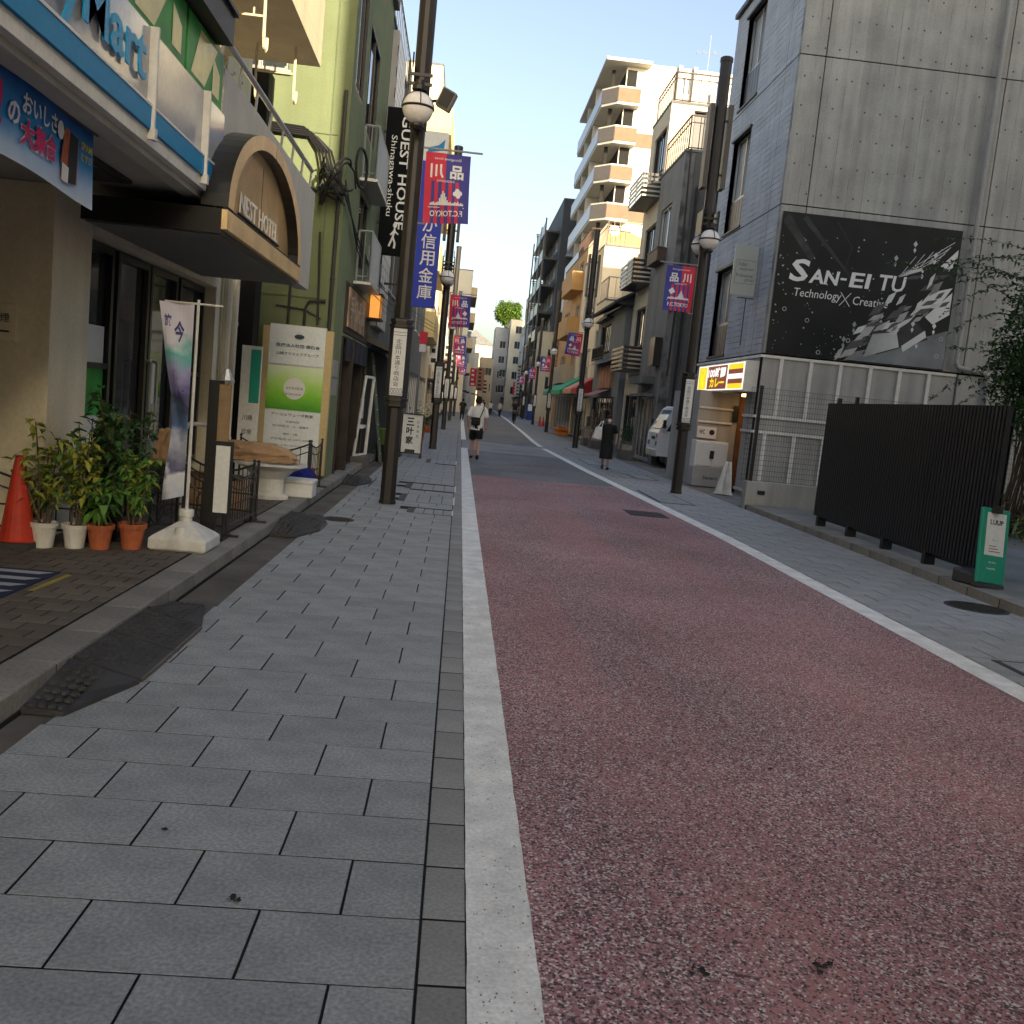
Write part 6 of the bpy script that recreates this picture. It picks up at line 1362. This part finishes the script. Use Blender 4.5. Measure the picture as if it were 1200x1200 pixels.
rg = random.Random(77)
spec_ = [(-1.6,50,3.2,.5,1.5,'sign_white','white hanging shop sign on the left below the yellow block'),(-1.5,60,2.9,.6,1.0,'cloth_red','red hanging shop sign on the far left side'),(-1.3,72,3.4,.6,2.2,'wall_offwhite','pale vertical shop sign on the far left side'),(-1.0,90,3.2,.7,2.6,'sign_white','white vertical sign far along the left fronts'),(-.6,104,3.0,.8,1.6,'wall_sand','sandy coloured sign board before the left tower'),
  (1.4,128,3.4,.9,2.4,'cloth_red','red vertical sign far down on the left'),(2.6,140,3.0,1.1,3.4,'copper_orange','orange-red sign column at the left bend'),(7.6,112,3.2,.9,2.2,'sign_white','white vertical sign by the dark apartments'),(8.1,128,3.2,1.0,3.2,'wall_paleblue','pale blue vertical sign far along on the right'),(8.3,139,2.8,1.0,4.5,'wall_ivory','tall ivory vertical sign far along on the right'),(8.6,150,3.0,1.1,2.0,'cloth_red','red sign far along on the right'),(3.9,160,2.8,1.3,2.4,'wall_sand','square beige sign at the street bend')]
for x, y, z, w_, h_, m_, lab in spec_:
    t = thing('projecting_sign', lab, 'sign', (x,y,z), 0, 'small shop signs far along the street')
    p = MB(); p.box(x-w_/2,y,z,x+w_/2,y+.15,z+h_); p.build('board', MATS[m_], t)
    p = MB(); n_ = max(2,int(h_/.5))
    for q in range(n_): a = z+h_*(q+.25)/n_; p.box(x-w_*.28,y-.012,a,x+w_*rg.uniform(.05,.28),y-.002,a+h_/n_*.45)
    p.build('print', MATS['ink' if m_ != 'cloth_red' else 'white_print'], t)
    p = MB(); sd = -1 if x < 5 else 1; p.tube([(x,y+.07,z+h_*.8),(x+sd*1.2,y+.07,z+h_*.8)], .03, 5); p.build('bracket', MATS['dark_metal'], t)

# ------------------------------------------------------------------ small truck nosing out of the gap
tr = thing('small_truck', 'white small cab-over truck parked in the gap with its nose to the pavement', 'truck', (7.2,30.5,0))
y0, y1 = 29.75, 31.35
p = MB()
def hull(prof, ya, yb, m_=0):
    n_ = len(prof); p.add([(x, ya, z) for x, z in prof]+[(x, yb, z) for x, z in prof], [tuple(range(n_)), tuple(range(n_,2*n_))[::-1]]+[(i,(i+1) % n_,n_+(i+1) % n_,n_+i) for i in range(n_)], m_)
hull([(6.40,.42),(6.38,.62),(6.40,1.12),(6.45,1.22),(6.80,1.90),(6.92,1.98),(8.0,1.98),(8.06,1.9),(8.06,.42)], y0, y1)
p.build('cab', MATS['white_car_paint'], tr, bevel=.035)
p = MB(); p.add([(6.465,y0+.10,1.255),(6.465,y1-.10,1.255),(6.785,y1-.13,1.87),(6.785,y0+.13,1.87)], [(0,1,2,3)]); p.v = [(x-.028, y, z+.012) for x, y, z in p.v]; p.build('windshield', MATS['glass_blue'], tr)
for s, yy in ((-1,y0-.004),(1,y1+.004)):
    p = MB(); p.add([(6.62,yy,1.2),(7.7,yy,1.2),(7.65,yy,1.82),(6.92,yy,1.82)], [(0,1,2,3)]); p.build('side_window', MATS['glass'], tr)
    p = MB(); p.box(6.66,yy-.003,.5,6.67,yy+.003,1.85) if False else p.box(7.74,yy-.003,.45,7.752,yy+.003,1.85); p.build('door_seam', MATS['ink'], tr)
    p = MB(); p.cbox(6.5,yy+s*.16,1.42,.08,.14,.26); p.tube([(6.62,yy,1.35),(6.5,yy+s*.14,1.42)], .014, 5); p.build('mirror', MATS['ink'], tr)
    yl = y0+.2 if s < 0 else y1-.2
    p = MB(); p.cbox(6.385,yl,.78,.05,.28,.15); p.build('headlight', MATS['glass_blue'], tr)
p = MB(); p.box(6.33,y0+.02,.36,6.44,y1-.02,.60); p.build('bumper', M('bumper_grey', (.5,.5,.49), .5), tr, bevel=.03)
p = MB(); p.box(6.322,30.38,.42,6.33,30.72,.56); p.build('number_plate', M('plate_yellow', (.6,.5,.15), .5), tr)
p = MB(); p.box(6.386,30.0,.98,6.40,30.16,1.08); p.build('badge', MATS['red_plastic'], tr); p = MB(); p.box(6.388,30.3,.9,6.40,30.85,1.0); p.build('grille', MATS['ink'], tr)
p = MB(); p.box(8.1,y0-.02,.62,10.2,y1+.02,.75); p.box(8.1,y0-.02,.752,8.16,y1+.02,1.5); p.box(8.162,y0-.02,.752,10.2,y0+.03,1.15); p.box(8.162,y1-.03,.752,10.2,y1+.02,1.15); p.build('cargo_bed', MATS['white_car_paint'], tr)
for x in (6.95,9.4):
    for yy in (y0+.02,y1-.2):
        p = MB(); p.cone((x,yy,.28),(x,yy+.18,.28),.28,.28,18); wv = p.build('wheel', MATS['rubber'], tr); p = MB(); p.cone((x,yy-.006,.28),(x,yy+.186,.28),.16,.16,14); p.build('rim', MATS['aluminium'], wv)

# goods and pots set out before the right-hand shops
rg = random.Random(12)
items = [(5.95,37.2,'stacked grey storage boxes before the cream building'),(6.0,41.2,'pile of dark goods under the mauve awning'),(6.0,43.6,'low display shelf with small goods at the tiled house'),(6.05,33.6,'planter boxes at the grey clad building door')]
for q, (x, y, lab) in enumerate(items):
    t = thing('shop_display_stand', lab, 'display stand', (x,y,0), 0, 'goods set out before the right-hand shops')
    p = MB(); p.box(x-.2,y-.5,.0,x+.2,y+.5,.35); p.build('base', M('display_grey', (.12,.115,.11), .8, .2), t)
    for k in range(4):
        p = MB(); h_ = rg.uniform(.12,.55); p.box(x-.17,y-.48+k*.245,.351,x+.17,y-.26+k*.245,.35+h_); p.build('box', M('goods_%d' % (k % 3), ((.30,.27,.22),(.09,.12,.10),(.22,.09,.06))[k % 3], .7, .3, 7), t)
    if q in (0, 3):
        p = MB()
        for k in range(150): leaf(p, Vector((x+rg.gauss(0,.1), y+rg.gauss(0,.3), .75+abs(rg.gauss(0,.22)))), Vector((rg.gauss(0,1),rg.gauss(0,1),.4)), .13, .035)
        p.build('foliage', MATS['leaf_dark'], t)

# ------------------------------------------------------------------ people
def skinmesh(pts, edges, name, mat, sub=1, root=0):
    me = bpy.data.meshes.new(name); me.from_pydata([q[0] for q in pts], edges, [])
    o = bpy.data.objects.new(name, me); COL.objects.link(o)
    o.modifiers.new('skin', 'SKIN'); sk_ = me.skin_vertices[0].data
    for i, q in enumerate(pts): r = q[1]; sk_[i].radius = r if isinstance(r, tuple) else (r, r)
    sk_[root].use_root = True
    s_ = o.modifiers.new('sub', 'SUBSURF'); s_.levels = sub; s_.render_levels = sub
    dg = bpy.context.evaluated_depsgraph_get(); dg.update()
    m2 = bpy.data.meshes.new_from_object(o.evaluated_get(dg)); bpy.data.objects.remove(o); bpy.data.meshes.remove(me)
    m2.materials.clear(); m2.materials.append(mat)
    for f in m2.polygons: f.use_smooth = True
    o = bpy.data.objects.new(name, m2); COL.objects.link(o); return o
def person(label, x, y, hd, H, top, bottom, hair, long_hair=False, sk_len='shorts', step=.3, armL=None, armR=None, fingers=True, tiny=False, shoes=None):
    """standing or walking figure; local +Y is the way it faces. hd = heading (0 looks along +Y)"""
    k = H/1.7
    t = thing('person', label, 'person', (x,y,0), hd)
    hip, chest, neck = (0,0,.90), (0,.0,1.28), (0,.015,1.43)
    fL, fR = (-.085, step*.55, .07), (.085, -step*.6, .10)                  # left foot ahead, right heel lifting
    kL, kR = (-.09, step*.42+.03, .49), (.09, -step*.05+.05, .49)
    aL = armL or ((-.20,0,1.36),(-.25,-.06,1.10),(-.25,.06,.86)); aR = armR or ((.20,0,1.36),(.25,.02,1.10),(.24,.14,.88))
    P = []; E = []
    def v(p, r): P.append((Vector(p)*k, (r[0]*k, r[1]*k) if isinstance(r, tuple) else r*k)); return len(P)-1
    def link(*ids): E.extend(zip(ids[:-1], ids[1:]))
    i0 = v(hip,(.15,.11)); i1 = v((0,0,1.08),(.13,.095)); i2 = v(chest,(.155,.10)); i3 = v(neck,.058); i4 = v((0,.02,1.50),.055); i5 = v((0,.03,1.575),(.078,.092)); i6 = v((0,.03,1.645),(.07,.082))
    link(i0,i1,i2,i3,i4,i5,i6)
    for s, kn_, ft_ in ((-1,kL,fL),(1,kR,fR)):
        a = v((s*.09,0,.84),.085); b = v(kn_,.056); c = v(((kn_[0]+ft_[0])/2,(kn_[1]+ft_[1])/2-.02,(kn_[2]+ft_[2])/2+.04),.055); d = v(ft_,.036); e = v((ft_[0]+s*.01,ft_[1]+.13,ft_[2]-.035),(.038,.026)); link(i0,a,b,c,d,e)
    for s, A in ((-1,aL),(1,aR)):
        a = v(A[0],.052); b = v(A[1],.038); c = v(A[2],.026); d3 = (Vector(A[2])-Vector(A[1])).normalized(); h = v(Vector(A[2])+d3*.07,(.022,.036)); link(i2,a,b,c,h)
        if fingers and not tiny:
            hp = Vector(A[2])+d3*.08; sd = Vector((0,1,0))
            for q in range(4):
                f0 = hp+sd*(.026-.0175*q)+d3*.02; L_ = (.036,.042,.039,.03)[q]
                link(h, v(f0,.0085), v(f0+d3*L_+Vector((-s*.008,0,0)),.008), v(f0+d3*L_*1.75+Vector((-s*.024,0,0)),.0065))
            tb_ = Vector(A[2])+d3*.035+sd*.03; link(h, v(tb_,.010), v(tb_+d3*.03+sd*.016,.009), v(tb_+d3*.058+sd*.018,.0075))
    body = skinmesh(P, E, 'body', MATS['skin'], 1 if tiny else 2); body.parent = t
    # face: nose, eyes, mouth, ears as fine relief on the head
    if not tiny:
        f = MB()
        f.ball((0,.03*k+.098*k,1.575*k), .012*k,.02*k,.02*k,8,5)
        for s in (-1,1): f.ball((s*.088*k,.02*k,1.58*k), .012*k,.02*k,.032*k,8,5)
        f.build('nose_and_ears', MATS['skin'], t, smooth=True, local=True)
        f = MB()
        for s in (-1,1): f.ball((s*.032*k,.115*k,1.605*k), .014*k,.006*k,.007*k,8,4)
        f.ball((0,.118*k,1.528*k), .026*k,.006*k,.006*k,8,4); f.build('eyes_and_mouth', MATS['hair'], t, local=True)
    hm = MB(); hm.ball((0,.012*k,1.60*k), .094*k,.112*k,.118*k, 20, 12, 0, -.85, 1.)
    hm.v = [(a*(.8 if c < 1.53*k else 1), (b if b < .03*k or c > 1.655*k else .03*k+(b-.03*k)*max(.0,(c-1.60*k)/(.055*k)) if c > 1.60*k else .03*k), c) for a, b, c in hm.v]
    if long_hair: hm.ball((0,-.03*k,1.55*k), .09*k,.085*k,.13*k, 14, 8)
    hm.build('hair', hair, t, smooth=True, local=True)
    # clothing: lofted cloth with clean hems
    def loft(mb, rings, n=20, cap=False):
        o = len(mb.v); 
        for a, rx_, ry_, ax in rings:
            a = Vector(a)*k; ax = Vector(ax).normalized(); e1 = Vector((1,0,0)); e1 = (e1-ax*e1.dot(ax)).normalized(); e2 = ax.cross(e1)
            for q in range(n):
                t_ = 2*pi*q/n; w_ = 1+.035*sin(5*t_+a.z*19)+.02*sin(9*t_-a.z*31)
                mb.v.append(tuple(a+e1*rx_*k*w_*cos(t_)+e2*ry_*k*w_*sin(t_)))
        for r_ in range(len(rings)-1):
            for q in range(n): mb.f.append((o+r_*n+q, o+r_*n+(q+1) % n, o+(r_+1)*n+(q+1) % n, o+(r_+1)*n+q)); mb.mi.append(0)
        if cap: mb.f.append(tuple(o+(len(rings)-1)*n+q for q in range(n))); mb.mi.append(0)
    U = (0,0,1); m_ = MB(); hem = .80 if sk_len != 'skirt' else .93
    loft(m_, [((0,.0,hem),.190,.140,U),((0,0,.95),.182,.134,U),((0,0,1.08),.178,.130,U),((0,0,1.22),.192,.132,U),((0,0,1.33),.196,.122,U),((0,.005,1.395),.165,.098,U),((0,.012,1.44),.095,.075,U),((0,.016,1.455),.068,.066,U)])
    for s_, A in ((-1,aL),(1,aR)):
        A0, A1 = Vector(A[0]), Vector(A[1]); ax = A1-A0; E_ = A0.lerp(A1,.80)
        loft(m_, [(A0+Vector((-s_*.075,0,.03)),.058,.084,ax+Vector((s_*.3,0,0))),(A0+Vector((-s_*.015,0,.008)),.070,.080,ax),(A0.lerp(A1,.4),.068,.072,ax),(E_,.069,.070,ax)], 16)
    m_.build('shirt', top, t, smooth=True, local=True)
    m_ = MB()
    if sk_len == 'skirt':
        loft(m_, [((0,0,1.0),.150,.115,U),((0,0,.88),.185,.140,U),((0,.01,.70),.200,.165,U),((0,step*.06,.50),.205,.195,U),((0,step*.08,.34),.215,.225,U)], 24)
    else:
        loft(m_, [((0,0,1.0),.165,.125,U),((0,0,.9),.178,.135,U),((0,0,.80),.186,.138,U),((0,0,.76),.182,.134,U)])
        u = {'shorts':.80,'trousers':1.0}[sk_len]
        for s_, kn_, ft_ in ((-1,kL,fL),(1,kR,fR)):
            A0 = Vector((s_*.09,0,.86)); K_ = Vector(kn_); F_ = Vector(ft_); ax = K_-A0
            rr = [(A0,.100,.128,ax),(A0.lerp(K_,.3),.100,.118,ax),(A0.lerp(K_,.6),.098,.108,ax),(A0.lerp(K_,u),.098 if u < 1 else .078,.102 if u < 1 else .084,ax)]
            if u == 1.0: rr += [(K_.lerp(F_,.5),.070,.078,F_-K_),(F_+Vector((0,-.01,.03)),.062,.07,F_-K_)]
            loft(m_, rr, 16)
    m_.build({'shorts':'shorts','skirt':'skirt','trousers':'trousers'}[sk_len], bottom, t, smooth=True, local=True)
    for s, ft_ in ((-1,fL),(1,fR)):
        m_ = MB(); m_.ball((0,0,0), .048*k,.135*k,.05*k,12,6); tilt = .0 if s < 0 else -.45
        m_.v = [(a+ft_[0]*k, (b*cos(tilt)-c*sin(tilt))+(ft_[1]+.055)*k, max(.004, (b*sin(tilt)+c*cos(tilt))+(ft_[2]-.025)*k)) for a, b, c in m_.v]; m_.build('shoe', shoes or MATS['shoe'], t, smooth=True, local=True)
    return t, k
man, k = person('man walking away in white t-shirt and black shorts with a crossbody bag', .5, 25.6, rad(-2), 1.70, MATS['white_cloth'], MATS['black_cloth'], MATS['hair'], step=.52)
cbg = thing('crossbody_bag', 'black crossbody bag on the back of the man in the white t-shirt', 'bag', (.5,25.6,0))
mb = MB(); mb.box(.34,25.38,.92,.58,25.47,1.14); mb.build('bag_body', MATS['black_cloth'], cbg, bevel=.03); mb = MB(); mb.tube([(.56,25.44,1.12),(.61,25.455,1.28),(.645,25.47,1.38),(.65,25.56,1.42),(.62,25.68,1.38)], .014, 6); mb.tube([(.36,25.44,1.12),(.33,25.5,1.1),(.33,25.62,1.08)], .014, 6); mb.build('strap', MATS['black_cloth'], cbg)
mb = MB(); mb.box(.36,25.374,1.06,.56,25.38,1.075); mb.build('zip', MATS['dark_metal'], cbg)
wo, k = person('woman in a black dress and white face mask walking towards the camera', 4.26, 26.6, rad(172), 1.52, MATS['black_cloth'], MATS['black_cloth'], MATS['hair'], True, 'skirt', .20,
    armR=((.20,0,1.36),(.30,.05,1.16),(.27,.16,1.02)), armL=((-.20,0,1.36),(-.28,-.05,1.13),(-.27,.12,.93)))
mm = MB(); mm.ball((0,.06*k,1.545*k), .062*k,.075*k,.058*k,14,8); mm.build('face_mask', MATS['white_print'], wo, smooth=True, local=True)
tb2 = thing('tote_bag', 'white cloth tote bag hanging on the shoulder of the woman in black', 'bag', (4.0,26.5,0))
mb = MB(); mb.add([(3.80,26.42,.86),(4.06,26.42,.82),(4.04,26.52,.82),(3.78,26.55,.86),(3.88,26.44,1.18),(4.06,26.44,1.20),(4.05,26.5,1.20),(3.87,26.52,1.18)], [(3,2,1,0),(4,5,6,7),(0,1,5,4),(1,2,6,5),(2,3,7,6),(3,0,4,7)]); mb.build('bag_body', MATS['white_cloth'], tb2, bevel=.02)
mb = MB(); mb.tube([(3.92,26.45,1.17),(4.02,26.5,1.33),(4.08,26.58,1.36)], .012, 6); mb.tube([(4.04,26.45,1.18),(4.06,26.5,1.30),(4.09,26.56,1.36)], .012, 6); mb.build('strap', MATS['white_cloth'], tb2)
fig = [('distant man in a white shirt and dark trousers on the left line', 1.35, 66, 0, 1.72, 'white_cloth', 'black_cloth', 'trousers'), ('distant figure in black on the left pavement edge', .2, 70, 0, 1.6, 'black_cloth', 'black_cloth', 'trousers'),
       ('distant figure in grey near the far right line', 4.4, 104, 2.8, 1.7, 'wall_grey2', 'black_cloth', 'trousers'), ('distant figure in a pale top at the street bend', 3.6, 112, 0, 1.65, 'wall_offwhite', 'black_cloth', 'trousers'), ('distant figure in dark red at the street bend', 2.9, 120, .3, 1.7, 'rust_metal', 'black_cloth', 'trousers')]
for lab, x, y, hd, H, a, b, c in fig: person(lab, x, y, hd, H, MATS[a], MATS[b], MATS['hair'], False, c, .25, tiny=True)
cy_, k = person('cyclist in dark clothes riding towards the camera on the right side', 4.35, 75, pi, 1.70, MATS['black_cloth'], MATS['black_cloth'], MATS['hair'], False, 'trousers', .1, armL=((-.20,.05,1.36),(-.25,.2,1.15),(-.22,.42,1.05)), armR=((.20,.05,1.36),(.25,.2,1.15),(.22,.42,1.05)), tiny=True)
cy_.location.z = .18
bk = thing('bicycle', 'dark city bicycle ridden by the distant cyclist', 'bicycle', (4.35,75,0), pi)
def ring(mb, c, r, n=22, th=.016): mb.tube([(c[0], c[1]+r*cos(2*pi*i/n), c[2]+r*sin(2*pi*i/n)) for i in range(n+1)], th, 5)
for yy in (-.55,.55):
    q = MB(); ring(q, (0,yy,.33), .32); q.tube([(0,yy,.02),(0,yy,.64)], .004, 3); q.tube([(0,yy-.31,.33),(0,yy+.31,.33)], .004, 3); q.build('wheel', MATS['rubber'], bk, local=True)
q = MB(); q.tube([(0,-.55,.33),(0,-.05,.35),(0,.45,.8),(0,.55,.33)], .018, 6); q.tube([(0,-.05,.35),(0,-.2,.85)], .018, 6); q.tube([(0,-.2,.75),(0,.43,.7)], .016, 6); q.tube([(0,-.55,.33),(0,-.18,.72)], .012, 6); q.build('frame', MATS['dark_metal'], bk, local=True)
q = MB(); q.tube([(0,.45,.8),(0,.42,1.05)], .016, 6); q.tube([(-.28,.34,1.06),(-.1,.44,1.05),(.1,.44,1.05),(.28,.34,1.06)], .014, 6); q.build('handlebar', MATS['aluminium'], bk, local=True)
q = MB(); q.ball((0,-.22,.89), .08,.13,.03,10,5); q.build('saddle', MATS['rubber'], bk, local=True); q = MB(); q.box(-.18,.5,.82,.18,.8,1.02); q.build('basket', MATS['dark_metal'], bk, local=True)

# ------------------------------------------------------------------ vegetation
bs_ = thing('lot_shrub', 'overgrown shrub with long arching shoots behind the black screen at the right edge', 'shrub', (10.3,16.2,.1))
rg = random.Random(21); st = MB(); lf = MB()
for i in range(60):
    a = rg.uniform(0,2*pi); up = rg.random() < .6
    base = Vector((10.4+rg.gauss(0,.35),16.2+rg.gauss(0,.35),.1)); ctr = Vector((10.5+rg.gauss(0,.3),16.2+rg.gauss(0,.4),rg.uniform(2.2,4.7)))
    dirx = -abs(rg.gauss(.85,.35)) if rg.random() < .7 else abs(rg.gauss(.6,.4)); L_ = rg.uniform(.8,2.3)
    end = ctr+Vector((dirx*L_, rg.gauss(0,.5)*L_*.5, rg.uniform(-.9,.8)*L_*.5)); mid = (ctr+end)/2+Vector((0,0,.28*L_))
    pts = [base, base.lerp(ctr,.5)+Vector((rg.gauss(0,.1),rg.gauss(0,.1),0))]+[ctr.lerp(mid,u).lerp(mid.lerp(end,u),u) for u in [q/10 for q in range(11)]]
    for q, (p0, p1) in enumerate(zip(pts[:-1], pts[1:])): st.cone(p0, p1, .018 if q < 2 else .009*(1-q/14), .012 if q < 2 else .009*(1-(q+1)/14), 4)
    for q in range(3, len(pts)-1):
        for z_ in range(7):
            p0 = pts[q].lerp(pts[q+1], rg.random()); leaf(lf, p0, Vector((rg.gauss(0,1),rg.gauss(0,1),rg.gauss(.1,.6))), rg.uniform(.06,.13), rg.uniform(.016,.028), 0 if rg.random() < .9 else 1, .3)
for i in range(11000):
    r_ = rg.random()**.5; a = rg.uniform(0,2*pi); el = rg.gauss(0,.6)
    c = Vector((10.55+1.25*r_*cos(a), 16.2+1.2*r_*sin(a), 3.0+1.45*el*r_**.4)); 
    if c.z < 1.6+.5*rg.random(): continue
    if sin(c.x*4.1+c.z*3.3)*sin(c.y*3.7+c.z*2.9) < -.35: continue
    leaf(lf, c, Vector((rg.gauss(0,1),rg.gauss(0,1),rg.gauss(.1,.6))), rg.uniform(.08,.15), rg.uniform(.022,.036), 0 if rg.random() < .93 else 1, .3)
st.build('stem', MATS['stem'], bs_); lf.build('foliage', [MATS['leaf_dark'], MATS['leaf_mid']], bs_)
gw = thing('weed_clump', 'low green weeds at the foot of the mesh fence near the green sign', 'weeds', (9.6,15.5,.09)); lf = MB()
for i in range(900): leaf(lf, Vector((rg.uniform(8.2,11.5), rg.uniform(14.6,17.6), .1+abs(rg.gauss(0,.35)))), Vector((rg.gauss(0,1),rg.gauss(0,1),rg.gauss(.5,.5))), rg.uniform(.08,.2), rg.uniform(.015,.03), 0 if rg.random() < .6 else 1, .2)
lf.build('foliage', [MATS['leaf_mid'], MATS['leaf_yellow']], gw)
ft_ = thing('broadleaf_tree', 'sunlit rounded green tree rising above the roofs at the street end', 'tree', (8.6,198,0))
q = MB(); q.cone((8.6,198,0),(8.4,198,17),.5,.28,10)
for i in range(9): a = i*.7; q.cone((8.45,198,13+i*.6),(8.4+1.5*cos(a),198+1.5*sin(a),18.3+i*.25),.16,.05,6)
q.build('trunk', MATS['stem'], ft_); lf = MB(); rg = random.Random(8)
clumps = [(Vector((8.3+max(-1.9,min(1.9,rg.gauss(0,1.3))), 198+rg.gauss(0,1.2), 19.9+max(-1.7,min(1.7,rg.gauss(0,1.1))))), rg.uniform(.8,1.3)) for _ in range(44)]
for c, r_ in clumps:
    for _ in range(170):
        d = Vector((rg.gauss(0,1),rg.gauss(0,1),rg.gauss(0,1))).normalized()*r_*rg.random()**.4; leaf(lf, c+d, Vector((rg.gauss(0,1),rg.gauss(0,1),rg.gauss(.2,.6))), rg.uniform(.35,.6), rg.uniform(.12,.2), 0 if rg.random() < .6 else 1, .3)
lf.build('crown', [MATS['leaf_olive'], MATS['leaf_mid']], ft_)
# overhead wires across the left pavement
wr = thing('overhead_wires', 'thin overhead wires running along the left house fronts', 'wires', (-1.6,22,4))
q = MB()
for k_, (za, zb_) in enumerate(((3.75,3.6),(3.6,3.5),(3.45,3.4))): q.tube([(-1.95+.03*k_,18.5,za),(-1.7,21,za-.12),(-1.3,24,zb_),(-.95,28.6,zb_+.1)], .008, 4)
q.build('wire', MATS['rubber'], wr)

# ------------------------------------------------------------------ unseen buildings behind the camera, placed and sized to shade this stretch
behind = [(6.1,26,-3.0,8.4,19.0,'wall_buff','unseen tall buff building sized to shade the lot, behind the camera on the right',True),(6.1,20,-22,-3.2,10.6,'wall_tan','unseen tan building, height set for the sun line, behind the camera on the right',True),(6.3,20,-48,-22.3,12,'wall_offwhite','off-white building further back on the right',True),
          (-14,-2.4,-26,-8.2,12,'wall_grey2','grey building behind the camera on the left',False),(-14,-2.4,-50,-26.3,10,'wall_sand','sandy building further back on the left',False)]
for x0, x1, ya, yb_, h, mt__, lab, rt in behind:
    nf = int((h-3)/3.0); n_ = max(1, int((yb_-ya)/4)); wd = (yb_-ya)/n_
    building('town_house', lab, 'building', x0, x1, ya, yb_, h, MATS[mt__], rt, street=[(ya+wd*k+.8,ya+wd*k+wd-.8,3.6+3*f,5.2+3*f) for f in range(nf) for k in range(n_)], cam=[])
